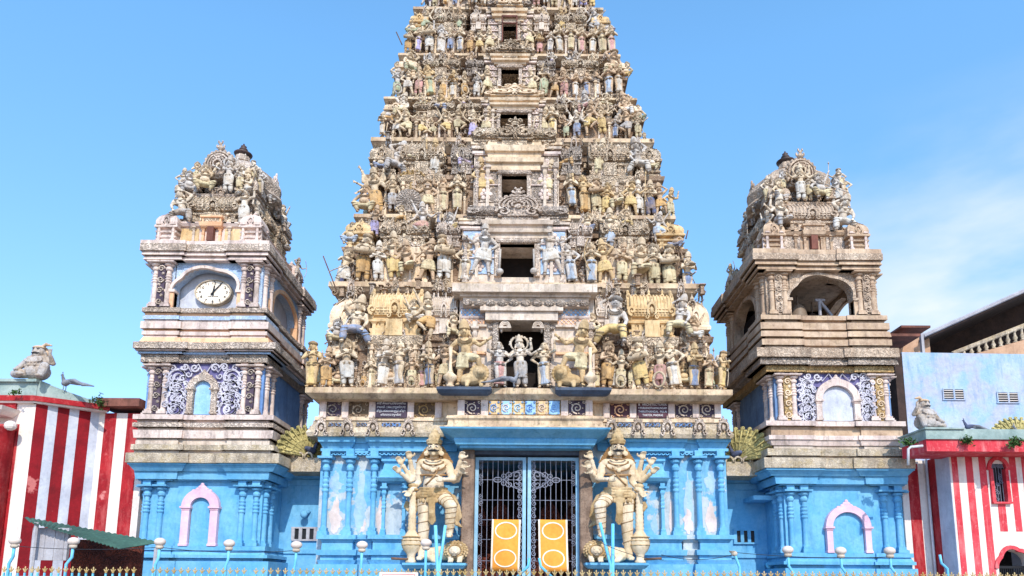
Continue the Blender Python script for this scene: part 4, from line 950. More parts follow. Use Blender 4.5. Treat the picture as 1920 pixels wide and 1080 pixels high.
    shL, shR = G(786, 870, 0), G(839, 870, 0)
    limb(shL, G(784, 903, .05), G(772, 921, -.14), .15, .10)        # down to the head of the club
    limb(shR, G(848, 900, -.10), G(832, 903, -.42), .15, .10)       # open palm before the chest
    for (e, h) in (((772, 893, .12), (766, 862, -.05)), ((770, 900, .10), (752, 872, -.05)), ((766, 902, .08), (750, 888, -.10))): limb(G(788, 874, .1), G(*e), G(*h), .12, .085)
    for (e, h) in (((852, 893, .12), (862, 862, -.05)), ((856, 900, .10), (866, 880, -.10)), ((850, 902, .05), (862, 890, -.22))): limb(G(838, 874, .1), G(*e), G(*h), .12, .085)
    # ropes wound round the legs, necklaces, sacred thread
    def wind(a, e, r0, r1, n, th=.020, ph=0.):
        a = Vector(a); e = Vector(e); d = (e - a).normalized(); u = d.cross(Vector((0, 1, 0))).normalized(); w = d.cross(u); pts = []
        for i in range(n * 14 + 1):
            t = i / (n * 14); r = r0 + (r1 - r0) * t; g_ = 2 * pi * i / 14 + ph; pts.append(a.lerp(e, t) + (u * math.cos(g_) + w * math.sin(g_)) * r)
        jj.tube(pts, th * .42, 5)
    wind(hipL, G(797, 975, -.08), .187, .140, 3, .024); wind(G(797, 975, -.08), G(794, 1028, 0), .145, .10, 3, .022); wind(hipR, kn, .187, .140, 4, .024); wind(kn, an, .14, .092, 5, .020)
    for q, (w_, z_) in enumerate(((17, 862), (22, 869), (27, 876))): jj.tube([G(812 + w_ * .85 * math.cos(a), z_ - 3 + (4 + 4 * q) * math.sin(a), -.17 - .08 * math.sin(a)) for a in [pi * i / 12 for i in range(13)]], .020, 6)
    E(G(812, 884, -.25), (.055, .04, .07), 8, 6); E(G(812, 875, -.24), (.035, .03, .04), 8, 6)
    jj.tube([G(826, 872, -.20), G(818, 890, -.26), G(806, 905, -.28), G(798, 912, -.22)], .018, 6)
    jj.tube([G(812 + 24 * math.cos(a), 891 + 2 * math.sin(a), -.02 - .235 * math.sin(a)) for a in [pi * i / 12 for i in range(13)]], .030, 6)
    body = obj('body', remesh(b, 'guardian_body', GV, 'guard', 1), None, rt, local=True)
    obj('rope_trim', jj, 'trimj', rt, smooth=True, local=True)
    # cloth: belt, buckle, short garment, sashes
    g = MB()
    for t in (hipL, hipR): g.ell(t, (.225, .215, .19), 14, 9)
    g.ell(G(812, 928, 0), (.30, .235, .15), 18, 9)
    for q in range(4): g.tube([G(812 + 25 * math.cos(a), 919 + 5.2 * q - 2.5 * abs(math.cos(a)), -.02 - .25 * math.sin(a)) for a in [2 * pi * i / 20 for i in range(21)]], .034, 7)
    for q in range(9): 
        a = pi * (q + .5) / 9; g.ell(G(812 + 26 * math.cos(a), 941, -.02 - .26 * math.sin(a)), (.04, .04, .07), 7, 5)
    g.ell(G(812, 929, -.28), (.10, .07, .13), 12, 8); g.ell(G(812, 938, -.28), (.08, .06, .06), 10, 7)
    for q in range(5): g.tube([G(812 + (q - 2) * 2.2, 938, -.30), G(812.5 + (q - 2) * 2.0, 965, -.30 - .03 * (q % 2)), G(813 + (q - 2) * 2.4, 986 - 3 * abs(q - 2), -.24)], [.026, .03, .034], 8)
    for sd, pts in ((-1, [(787, 925), (777, 940), (771, 955), (764, 958), (758, 950), (762, 940)]), (1, [(842, 925), (852, 945), (856, 966), (850, 975), (858, 985)])):
        for q in range(4): g.tube([G(x + q * 2.6, y + q * 1.2, .06 + .015 * q) for x, y in pts], [.036] * len(pts), 7)
    obj('garment', remesh(g, 'guardian_garment', GV, 'guard2', 1), None, rt, local=True)
    # crown and hair
    c = MB(SH)
    cz = hd[2]
    c.lathe((hd[0], hd[1], cz), [(.12, .205), (.14, .225), (.17, .225), (.18, .19), (.22, .195), (.25, .21), (.27, .175), (.33, .18), (.36, .19), (.38, .15), (.44, .15), (.47, .16), (.49, .11), (.55, .105), (.58, .11), (.60, .06), (.65, .05), (.68, .01)], 20)
    for q in range(11):
        a = pi + pi * q / 10; c.ell((hd[0] + .215 * math.cos(a), hd[1] + .215 * math.sin(a), cz + .24), (.035, .03, .055), 7, 5)
        c.ell((hd[0] + .16 * math.cos(a), hd[1] + .16 * math.sin(a), cz + .40), (.026, .026, .04), 7, 5)
    c.ell((hd[0], hd[1] - .21, cz + .29), (.07, .05, .11), 8, 6)
    obj('crown', remesh(c, 'guardian_crown', GV, 'guard2', 1), None, rt, local=True)
    c = MB(SH)
    for t in (-1, 1):
        for q in range(9):
            z_ = .10 - q * .062; w_ = .17 + .022 * q; c.tube([(hd[0] + t * .10, hd[1] + .16, cz + z_ + .06), (hd[0] + t * w_, hd[1] + .17, cz + z_), (hd[0] + t * (w_ + .06 + .012 * q), hd[1] + .17, cz + z_ - .06), (hd[0] + t * (w_ + .10 + .014 * q), hd[1] + .14, cz + z_ - .03)], [.05, .046, .036, .022], 7)
    obj('hair', remesh(c, 'guardian_hair', GV, 'hair', 1), None, rt, local=True)
    # painted face: whites of the eyes, pupils, moustache
    for t in (-1, 1):
        e = MB(SH); e.ell((hd[0] + t * .078, hd[1] - .197, hd[2] + .035), (.056, .03, .036), 12, 8); eo = obj('eye', e, 'faceW', rt, smooth=True, local=True)
        e = MB(SH); e.ell((hd[0] + t * .078, hd[1] - .219, hd[2] + .035), (.026, .014, .024), 10, 7); par(obj('pupil', e, 'black', None, smooth=True), eo, True)
        e = MB(SH); e.tube([(hd[0] + t * .03, hd[1] - .225, hd[2] + .088), (hd[0] + t * .08, hd[1] - .215, hd[2] + .104), (hd[0] + t * .14, hd[1] - .18, hd[2] + .085)], [.012, .014, .006], 6); obj('eyebrow', e, 'black', rt, local=True)
    e = MB(SH)
    for t in (-1, 1): e.tube([(hd[0], hd[1] - .235, hd[2] - .098), (hd[0] + t * .06, hd[1] - .24, hd[2] - .095), (hd[0] + t * .12, hd[1] - .215, hd[2] - .115), (hd[0] + t * .165, hd[1] - .18, hd[2] - .085)], [.024, .032, .026, .008], 8)
    obj('moustache', e, 'black', rt, smooth=True, local=True)
    # ledge it stands on, club and lion
    def T(px): return PX(812 + s * (px - 812) if s > 0 else cxp - (px - 812), 1050, Yg)
    m = MB(); xs = sorted((T(760), T(876))); m.rl(xs[0], xs[1], -1.05, .1, [(org.z - .16, -.10), (org.z - .06, .0), (org.z, .0)]); obj('guardian_ledge', m, 'blue', GT)
    cb = empty('club', (T(771), Yg, org.z), f"ringed ivory war club with a ball foot held by the guardian nearer the {side} tower", 'club', 'clubs of the door guardians')
    cb.scale = (1.31, 1, 1); m = MB(); m.lathe((0, -.05, 0), [(0, .12), (.06, .12), (.09, .09), (.18, .08), (.26, .10), (.34, .155), (.42, .19), (.50, .205), (.56, .21), (.62, .205), (.72, .17), (.82, .12), (.88, .09)] + [(.92 + .054 * q, .082 + (.014 if q % 2 else 0) - .0011 * q) for q in range(21)], 20, lobes=10, la=.035)
    sh = obj('shaft', m, 'guard', cb, smooth=True, local=True)
    m = MB(); m.lathe((0, -.05, 0), [(2.0, .08), (2.03, .12), (2.07, .12), (2.10, .07), (2.14, .11), (2.20, .10), (2.23, .03)], 16); obj('knob', m, 'guard2', cb, smooth=True, local=True)
    m = MB()
    for z_ in (.60, .70, .48): m.lathe((0, -.05, z_), [(0, .18), (.012, .219), (.03, .219), (.042, .18)], 20)
    obj('ring', m, 'guard2', cb, smooth=True, local=True)
    ln = empty('lion_statue', (T(846), Yg, org.z), f"ivory lion with curly mane crouching under the foot of the guardian nearer the {side} tower", 'statue', 'lions under the guardians')
    ln.scale = (1.02 * (1 if s > 0 else -1), .8, .80); m = MB(); E = m.ell
    m.cap((-.45, .1, .34), (-.05, .05, .36), .23, .25, 14); E((.12, -.08, .42), (.27, .24, .27), 14, 10); E((-.55, .08, .30), (.24, .22, .25), 12, 8)
    m.cap((-.55, -.05, .22), (-.42, -.25, .05), .12, .07, 10); E((-.38, -.3, .05), (.10, .14, .06), 8, 6)
    for x in (.02, .26): m.cap((x, -.25, .26), (x + .0, -.42, .07), .09, .07, 10); [E((x + dx, -.50, .05), (.03, .06, .045), 7, 5) for dx in (-.045, 0, .045)]
    E((.12, -.36, .42), (.165, .15, .17), 14, 10); E((.12, -.50, .355), (.095, .09, .075), 12, 8); E((.12, -.585, .385), (.04, .03, .028), 8, 6); E((.12, -.47, .27), (.075, .07, .035), 8, 6)
    for t in (-1, 1): E((.12 + t * .14, -.34, .60), (.05, .04, .055), 8, 6); E((.12 + t * .065, -.50, .46), (.028, .02, .02), 7, 5); m.tube([(.12 + t * .03, -.5, .50), (.12 + t * .09, -.48, .51)], .016, 5); E((.12 + t * .05, -.575, .34), (.035, .03, .03), 7, 5)
    m.tube([(-.75, .1, .35), (-.86, .05, .55), (-.75, 0, .7), (-.62, 0, .66)], [.045, .04, .035, .05], 7)
    obj('body', remesh(m, 'lion_body', .015, 'guard', 1), None, ln, local=True)
    m = MB(); random.seed(3)
    for ring, (r, y, nb) in enumerate(((.205, -.36, 17), (.27, -.28, 20), (.32, -.17, 20))):
        for q in range(nb):
            a = 2 * pi * q / nb + ring * .2; m.ell((.12 + r * math.cos(a), y, .42 + r * 1.03 * math.sin(a)), .048, 7, 5)
    obj('mane', remesh(m, 'lion_mane', .015, 'guard2', 1), None, ln, local=True)
guardian(1); guardian(-1)
# small posts / pipes standing before the guardians
def pipe(name, pts, r, mat, label, cat='pipe', group=None): m = MB(); m.tube(pts, r, 8); return tag(obj(name, m, mat, smooth=True), label, cat, group)
def PP(px, py, Y): v = P(px, py, Y); return (v.x, v.y, v.z)
pipe('pipe', [PP(816.5, 985, -2.2), PP(821, 1085, -2.2), (P(821, 1085, -2.2).x, -2.2, 0)], .045, 'pipe', 'pale blue upright pipe before the guardian nearer the clock tower')
pipe('pipe', [PP(835, 985, -2.1), PP(829, 1030, -2.15), PP(824, 1060, -2.2), (P(824, 1085, -2.2).x + .06, -2.12, 0)], .04, 'pipe', 'pale blue bent pipe crossing the guardian nearer the clock tower')
pipe('pipe', [PP(1149, 982, -2.2), PP(1149, 1085, -2.2), (P(1149, 1085, -2.2).x, -2.2, 0)], .045, 'pipe', 'pale blue upright pipe before the guardian nearer the bell tower')
pipe('pipe', [PP(1125, 980, -2.1), PP(1137, 1030, -2.15), PP(1145, 1060, -2.2), (P(1146, 1085, -2.2).x - .06, -2.12, 0)], .04, 'pipe', 'pale blue bent pipe crossing the guardian nearer the bell tower')
pipe('pole', [PP(734, 1047, -.9), PP(768, 1049, -.62)], .035, 'wood', 'dark wooden pole end poking out by the club nearer the clock tower', 'pole')
pipe('pole', [PP(1207, 1049, -.62), PP(1240, 1047, -.9)], .035, 'wood', 'dark wooden pole end poking out by the club nearer the bell tower', 'pole')
# ------------------------------------------------------------------ statues on the gateway tower
def put(key, px, fy, hy, Y, tone, cloth, where, rz=0., mirror=False, wx=None, dz=0.):
    z0 = PZ(fy, Y, px); H = PZ(hy, Y, px) - z0
    if key in ('seat_lean', 'seat_lift', 'seat_squat', 'seat_king'): pass
    return statue(key, (PX(px, fy, Y), Y, z0 + dz), H, tone, cloth, where, rz, wx, mirror=mirror)
Y0 = -.36
L0 = 'lowest row'
ROW0 = [('robe_back', 583, 638, 'ochre', 'yellow', 0, 0), ('flute', 609, 648, 'tan', 'ochre', .3, 0), ('pray', 652, 632, 'cream', 'white', .3, 0), ('lady_tray', 716, 632, 'ivory', 'white', .5, 0), ('lady', 748, 636, 'cream', 'grey', -.5, 1),
        ('garland', 772, 662, 'tan', 'cream', 0, 1), ('lady_tray', 805, 640, 'buff', 'blue', -.5, 1), ('spearman', 838, 645, 'tan', 'cream', 0, 0)]
for k, (key, px, hy, tone, cl, rz, mi) in enumerate(ROW0):
    put(key, px, 727, hy, Y0 - .02 * (k % 2), tone, cl, f'{ORD[len(ROW0) - 1 - k]} from the niche guardian, {L0}, clock tower side', rz, bool(mi))
ROW0R = [('pray', 1137, 638, 'tan', 'ochre', .3, 0), ('garland', 1163, 655, 'buff', 'cream', 0, 0), ('drummer', 1203, 634, 'cream', 'yellow', -.3, 0), ('garland', 1238, 640, 'buff', 'pink', -.4, 1), ('lady', 1266, 637, 'cream', 'white', -.2, 0),
         ('lady_tray', 1302, 643, 'ochre', 'blue', .2, 0), ('robe_back', 1353, 655, 'ochre', 'yellow', .8, 1), ('pray_f', 1328, 662, 'tan', 'cream', 0, 0)]
for k, (key, px, hy, tone, cl, rz, mi) in enumerate(ROW0R):
    put(key, px, 729, hy, Y0 - .02 * (k % 2), tone, cl, f'{ORD[k]} from the niche guardian, {L0}, bell tower side', rz, bool(mi))
for k, (px, hy, key, tn, cl_) in enumerate(((632, 682, 'seat_squat', 'tan', 'cream'), (680, 684, 'garland', 'tan', 'ochre'), (699, 668, 'pray_f', 'buff', 'cream'), (732, 674, 'seat_squat', 'tan', 'white'), (790, 672, 'lady', 'buff', 'pink'), (822, 680, 'pray', 'tan', 'cream'))):
    put(key, px, 727, hy, Y0 + .14, tn, cl_, f'{ORD[k]} small attendant behind the lowest row, clock tower side', 0, k % 2 == 1)
for k, (px, hy, key, tn, cl_) in enumerate(((1120, 676, 'pray_f', 'tan', 'cream'), (1150, 668, 'lady', 'buff', 'white'), (1183, 664, 'stand_down', 'tan', 'cream'), (1220, 668, 'pray', 'buff', 'ochre'), (1252, 666, 'spearman', 'tan', 'grey'), (1284, 676, 'seat_squat', 'ochre', 'cream'))):
    put(key, px, 728, hy, Y0 + .14, tn, cl_, f'{ORD[k]} small attendant behind the lowest row, bell tower side', 0, k % 2 == 1)
# niche guardians with lions, on their small ledges
for s, px in ((-1, 868), (1, 1083)):
    side = 'clock' if s < 0 else 'bell'
    put('kick', px, 726, 600, -.75, 'ochre', 'cream', f'big, on the blue-edged ledge beside the niche, {side} tower side', 0, s > 0)
    m = MB(); z_ = FZ[0] - .06; cx_ = PX(px + (-1) * s * 28, 726, -.8); t = -s
    m.cap((cx_ - t * .35, -.75, z_ + .25), (cx_, -.8, z_ + .28), .18, .2, 10); m.ell((cx_ + t * .05, -.9, z_ + .42), (.2, .2, .22), 12, 8); m.ell((cx_ + t * .08, -1.05, z_ + .40), (.12, .12, .10), 9, 7)
    for x in (-.3, .1): m.cap((cx_ + t * x, -.85, z_ + .2), (cx_ + t * x, -.98, z_ + .03), .08, .06, 8)
    for q in range(16):
        a = 2 * pi * q / 16; m.ell((cx_ + t * .04 + .25 * math.cos(a), -.88, z_ + .42 + .25 * math.sin(a)), .05, 6, 5)
    tag(obj('lion_statue', remesh(m, 'niche_lion', .02, 'guard2', 1), None), f'ochre maned lion beside the door niche high on the {side} tower side', 'statue', 'niche lions')
    m = MB(); cx_ = PX(px + s * 24, 726, -.8); m.lathe((cx_, -.85, z_), [(0, .12), (.06, .12), (.1, .07), (.16, .1), (.26, .2), (.34, .2), (.42, .1), (.5, .05), (.9, .045), (1.2, .06)], 12)
    tag(obj('club', m, 'cream', smooth=True), f'cream ball-footed club standing beside the niche figure, {side} tower side', 'club')
put('bless', 978, 727, 627, -.46, 'ivory', 'grey', 'in the dark niche above the entrance')
put('lady', 936, 727, 640, -.5, 'grey', 'pink', 'in the dark doorway, clock tower side', .2)
put('lady', 1023, 727, 640, -.5, 'cream', 'pale blue', 'in the dark doorway, bell tower side', -.2, True)
def peacock(name, loc, s, flip, label, mat='peacock', fan=None, rz=0., tail=1):
    m = MB(); m.cap((0, 0, .30), (-.18, 0, .36), .13, .09, 12); m.cap((.06, 0, .36), (.16, 0, .62), .07, .04, 10); m.ell((.17, 0, .66), (.055, .04, .045), 9, 7)
    m.tube([(.2, 0, .665), (.27, 0, .645)], [.02, .004], 6)
    for q in range(3): m.tube([(.155, 0, .69), (.13 + .03 * q, 0, .77)], .007, 5); m.ell((.13 + .03 * q, 0, .78), .013, 5, 4)
    for y in (-.05, .05): m.tube([(0, y, .2), (.01, y, 0)], .018, 6); m.tube([(.01, y, .012), (.08, y, .012)], .014, 5)
    o = obj(name, remesh(m, 'peacock_body', .012, mat, 1), None, None, loc=loc, scale=(s * (-1 if flip else 1) * 1.25, s, s), rz=rz); tag(o, label, 'statue')
    if tail:
        t = MB(); 
        for q in range(5): t.tube([(-.16, 0, .38 - .015 * q), (-.45, .02 * (q - 2), .34 - .02 * q), (-.85, .03 * (q - 2), .12 + .01 * q), (-1.25, .02 * (q - 2), .04)], [.07, .08, .06, .02], 8)
        obj('tail', t, 'peagrey', o, smooth=True, local=True)
    if fan:
        t = MB(); r = fan
        t.loft([[(r * .98 * math.cos(a) * math.cos(b_), .22 + .13 * math.sin(b_), .06 + r * .98 * math.sin(a) * math.cos(b_)) for a in [pi * i / 28 for i in range(29)]] for b_ in [-pi / 2 + pi * k / 12 for k in range(13)]], cap=False)
        for i in range(15):
            a = pi * (i + .5) / 15; t.tube([(0, .12, .1), (r * math.cos(a), .10, .10 + r * math.sin(a))], [.02, .03], 5); t.ell((r * .97 * math.cos(a), .12, .10 + r * .97 * math.sin(a)), (.07 * r, .04, .07 * r), 7, 5)
            for kk in (.55, .78): t.ell((r * kk * math.cos(a + .1), .13, .10 + r * kk * math.sin(a + .1)), (.05 * r, .04, .05 * r), 6, 5)
        obj('fan_tail', remesh(t, 'fan', .025, 'mossy', 0) if False else t, 'mossy', o, smooth=True, local=True)
    return o
peacock('peacock_statue', (PX(963, 727, -.7), -.7, FZ[0] + .03), .62, False, 'small grey peacock statue at the feet of the haloed figure in the doorway', 'peagrey', rz=.3)

# second ledge: hand-placed crowd
def rowput(rows, ti, lab, side, dY=.20):
    Y = TI[ti][3] + dY
    for k, r in enumerate(rows):
        key, px, fy, hy, tone, cl, rz, mi = r
        put(key, px, fy, hy, Y + .03 * (k % 2), tone, cl, f'{ORD[k]} from the opening, {lab}, {side} tower side', rz, bool(mi))
rowput([('guard', 903, 517, 418, 'grey', 'white', 0, 0), ('lady', 870, 530, 452, 'buff', 'white', 0, 1), ('drummer', 835, 530, 440, 'cream', 'white', .3, 1), ('archer', 801, 530, 446, 'tan', 'cream', 0, 0), ('seat_king', 765, 522, 450, 'tan', 'cream', 0, 0),
        ('raise', 739, 528, 434, 'cream', 'yellow', 0, 0), ('flute', 708, 528, 452, 'ivory', 'white', .2, 0), ('drummer', 675, 530, 438, 'cream', 'ochre', .2, 0), ('lancer', 640, 538, 462, 'buff', 'white', .3, 1)], 1, 'second statue ledge', 'clock', .12)
rowput([('guard', 1035, 517, 418, 'grey', 'white', 0, 1), ('lady', 1072, 530, 455, 'grey', 'pale blue', 0, 0), ('pray_f', 1110, 533, 452, 'cream', 'pale blue', 0, 0), ('archer', 1136, 533, 448, 'ochre', 'yellow', 0, 1), ('flute', 1164, 530, 452, 'tan', 'cream', 0, 0),
        ('seat_king', 1196, 534, 444, 'buff', 'cream', 0, 0), ('pray', 1228, 540, 456, 'cream', 'cream', -.3, 0), ('drummer', 1254, 548, 458, 'buff', 'cream', 0, 0), ('lady_tray', 1289, 552, 472, 'cream', 'blue', .2, 0)], 1, 'second statue ledge', 'bell', .12)
rowput([('kick', 905, 376, 296, 'ochre', 'yellow', .3, 0), ('pray_f', 857, 396, 328, 'cream', 'cream', 0, 0), ('lady', 829, 398, 330, 'tan', 'cream', 0, 0), ('spearman', 803, 402, 336, 'tan', 'cream', 0, 0), ('stand_down', 735, 398, 330, 'buff', 'grey', 0, 0),
        ('many', 706, 404, 314, 'buff', 'ochre', 0, 0), ('seat_squat', 682, 404, 345, 'tan', 'cream', 0, 0)], 2, 'third statue ledge', 'clock')
rowput([('kick', 1025, 376, 298, 'buff', 'cream', -.3, 1), ('pray_f', 1074, 388, 325, 'cream', 'pale blue', 0, 0), ('lady', 1096, 400, 328, 'ochre', 'ochre', 0, 0), ('drummer', 1118, 402, 335, 'tan', 'cream', 0, 0), ('pray', 1136, 404, 342, 'ochre', 'yellow', 0, 0),
        ('seat_king', 1156, 402, 338, 'buff', 'cream', 0, 0), ('spearman', 1180, 404, 340, 'ochre', 'yellow', 0, 1), ('stand_down', 1198, 406, 336, 'ivory', 'white', 0, 0), ('flute', 1220, 406, 338, 'buff', 'slate', -.3, 0), ('archer', 1240, 406, 342, 'tan', 'ochre', 0, 1), ('raise', 1257, 410, 350, 'ochre', 'cream', .4, 0)], 2, 'third statue ledge', 'bell')
# peacock-fan disc and hooded serpent tree on the third ledge
m = MB(); Y = TI[2][3] + .1; c_ = P(766, 378, Y)
m.lathe((0, 0, 0), [(0, .42), (.04, .44), (.07, .40), (.09, .10), (.12, .02)], 30)
for q in range(22): a = 2 * pi * q / 22; m.tube([(.08 * math.cos(a), .08 * math.sin(a), .11), (.42 * math.cos(a), .42 * math.sin(a), .08)], .014, 4)
o = obj('fan_disc', m, 'greyc', None, loc=tuple(c_)); o.rotation_euler = (pi / 2, 0, 0); tag(o, 'pale grey round peacock-fan disc on the third statue ledge, clock tower side', 'ornament')
m = MB(); b0 = P(772, 362, Y + .1) + Vector((0, .12, 0)); m.cap((0, 0, 0), (0, 0, .75), .17, .13, 10)
for q in range(7): a = .3 + 2.54 * q / 6; m.tube([(0, 0, .65), (.35 * math.cos(a), -.05, .75 + .12 * math.sin(a)), (.55 * math.cos(a), -.15, .72 + .32 * math.sin(a)), (.58 * math.cos(a), -.25, .66 + .32 * math.sin(a))], [.1, .09, .08, .05], 8)
o = tag(obj('serpent_statue', remesh(m, 'serpent', .02, 'gold', 1), None, loc=tuple(b0), scale=(.72, .8, .8)), 'ochre many-headed serpent statue rising behind the fan disc, third statue ledge', 'statue')

# higher ledges
random.seed(21)
POOL = ['stand_down', 'pray', 'pray_f', 'raise', 'guard', 'dance', 'drummer', 'lady', 'lady_tray', 'flute', 'archer', 'spearman', 'garland', 'many', 'bless']
TN = ['cream', 'cream', 'buff', 'ivory', 'ochre', 'tan', 'grey']; CL = ['white', 'cream', 'yellow', 'ochre', 'pink', 'pale blue', 'grey', 'white', 'violet', 'green', 'cream', 'blue']
LAB = {3: 'fourth statue ledge', 4: 'fifth statue ledge', 5: 'sixth statue ledge', 6: 'topmost statue ledge'}
for ti, fh, step in ((3, 53, 23.5), (4, 50, 21.5), (5, 46, 19.5), (6, 44, 18)):
    fy, cx_, hw_, Yf = TI[ti]
    for s in (-1, 1):
        inner = CBW[ti][1] if s > 0 else CBW[ti][0]; x = inner + s * (-4); k = 0; last = None
        while abs(x - cx_) < hw_ - 9:
            if k == 0: key, h, tone, cl = ('guard', fh * 1.12, 'cream', 'cream')
            else:
                # runs of look-alike dancers in the photograph's rows
                if ti == 5 and s > 0 and abs(x - cx_) > 85: key, tone, cl = 'pray_f', 'buff', ['white', 'cream', 'pink'][k % 3]
                elif ti == 4 and s > 0 and abs(x - cx_) > 120: key, tone, cl = 'pray_f', 'tan', ['white', 'blue', 'white', 'pale blue'][k % 4]
                elif ti == 3 and s < 0 and 100 < abs(x - cx_) < 200: key, tone, cl = 'dance', 'buff', ['cream', 'yellow'][k % 2]
                else:
                    key = random.choice([q for q in POOL if q != last]); tone = random.choice(TN); cl = random.choice(CL)
                h = fh * random.uniform(.78, 1.25)
            last = key
            up_ = random.choice((0, 0, 0, 3, 6)); put(key, x, fy - .5 - up_, fy - h - up_, Yf + random.uniform(.10, .26), tone, cl, f"{ORD[k]} from the opening, {LAB[ti]}, {'clock' if s < 0 else 'bell'} tower side", random.uniform(-.4, .4), random.random() < .5)
            x += s * step * random.uniform(.86, 1.1); k += 1
# figures perched among the shrines
UP = {0: [(665, 648, 552, 'seat_lean'), (801, 640, 548, 'dance'), (629, 648, 596, 'seat_squat'), (778, 610, 560, 'seat_squat'), (848, 640, 585, 'seat_lift')],
      1: [(700, 445, 384, 'raise'), (790, 452, 380, 'dance'), (655, 462, 415, 'seat_squat'), (752, 420, 385, 'seat_lift'), (845, 440, 396, 'seat_squat'), (822, 420, 382, 'lady')],
      2: [(737, 330, 258, 'seat_lean'), (814, 332, 260, 'raise'), (712, 322, 285, 'seat_squat'), (775, 300, 270, 'seat_lotus'), (870, 320, 272, 'seat_lift')],
      3: [(752, 224, 172, 'seat_lean'), (830, 222, 168, 'seat_king'), (790, 200, 172, 'seat_lotus'), (868, 214, 176, 'lady'), (727, 232, 196, 'seat_squat')],
      4: [(770, 146, 94, 'seat_lift'), (846, 142, 95, 'dance'), (806, 128, 98, 'seat_lotus'), (884, 132, 98, 'lady'), (745, 150, 116, 'seat_squat')],
      5: [(795, 64, 14, 'dance'), (860, 60, 14, 'raise'), (826, 40, 12, 'seat_lotus'), (893, 50, 16, 'lady'), (775, 70, 34, 'seat_squat')]}
UPR = {0: [(1147, 652, 552, 'seat_lift'), (1272, 634, 550, 'seat_lean'), (1110, 630, 585, 'seat_squat'), (1300, 640, 590, 'seat_squat')],
       1: [(1142, 470, 390, 'raise'), (1232, 455, 395, 'dance'), (1175, 430, 392, 'seat_lift'), (1100, 440, 398, 'seat_squat'), (1268, 470, 430, 'seat_squat')]}
for ti in range(6):
    Yf = TI[ti][3]
    for s in (-1, 1):
        rows = UP[ti] if s < 0 else UPR.get(ti) or [(2 * TI[ti][1] - a + 4, b_, c_, d_) for a, b_, c_, d_ in UP[ti]]
        for k, (px, fy, hy, key) in enumerate(rows):
            put(key, px, fy, hy, Yf + .34 if ti else Yf + .30, random.choice(TN), random.choice(CL), f"{ORD[k]} among the shrines of tier {('one', 'two', 'three', 'four', 'five', 'six')[ti]}, {'clock' if s < 0 else 'bell'} tower side", random.uniform(-.3, .3) + (.1 if s < 0 else -.1), (s > 0) ^ (k % 2 == 1))
# corner figures leaning out in profile
for ti in range(6):
    fy, cx_, hw_, Yf = TI[ti]; h = (85, 70, 60, 46, 42, 38)[ti]
    for s in (-1, 1):
        for k in range(2):
            Y = Yf + .75 + .7 * k; px = PX(cx_, fy, Yf) * 0 + FX[ti] + s * (FH[ti] - .18); z0 = FZ[ti]
            statue(random.choice(['archer', 'lancer', 'raise', 'pray', 'dance', 'spearman']), (px, Y, z0), h * SCL(Yf), random.choice(TN), random.choice(CL), f"{('front', 'rear')[k]} figure at the corner of tier {('one', 'two', 'three', 'four', 'five', 'six')[ti]}, {'clock' if s < 0 else 'bell'} tower side", s * (.9 + .4 * k))
# stray rods and a pot at the outline, as in the photograph
for a, b_, Y, lb in (((743, 60), (754, 84), 3.9, 'thin dark rod jutting from the clock tower side of the sixth ledge'), ((1286, 448), (1290, 432), .9, 'thin hooked rod at the second ledge, bell tower side'), ((606, 480), (634, 552), .3, 'long thin spear rod slanting off the second ledge, clock tower side')):
    pipe('rod', [PP(*a, Y), PP(*b_, Y)], .02, 'wood', lb, 'rod')
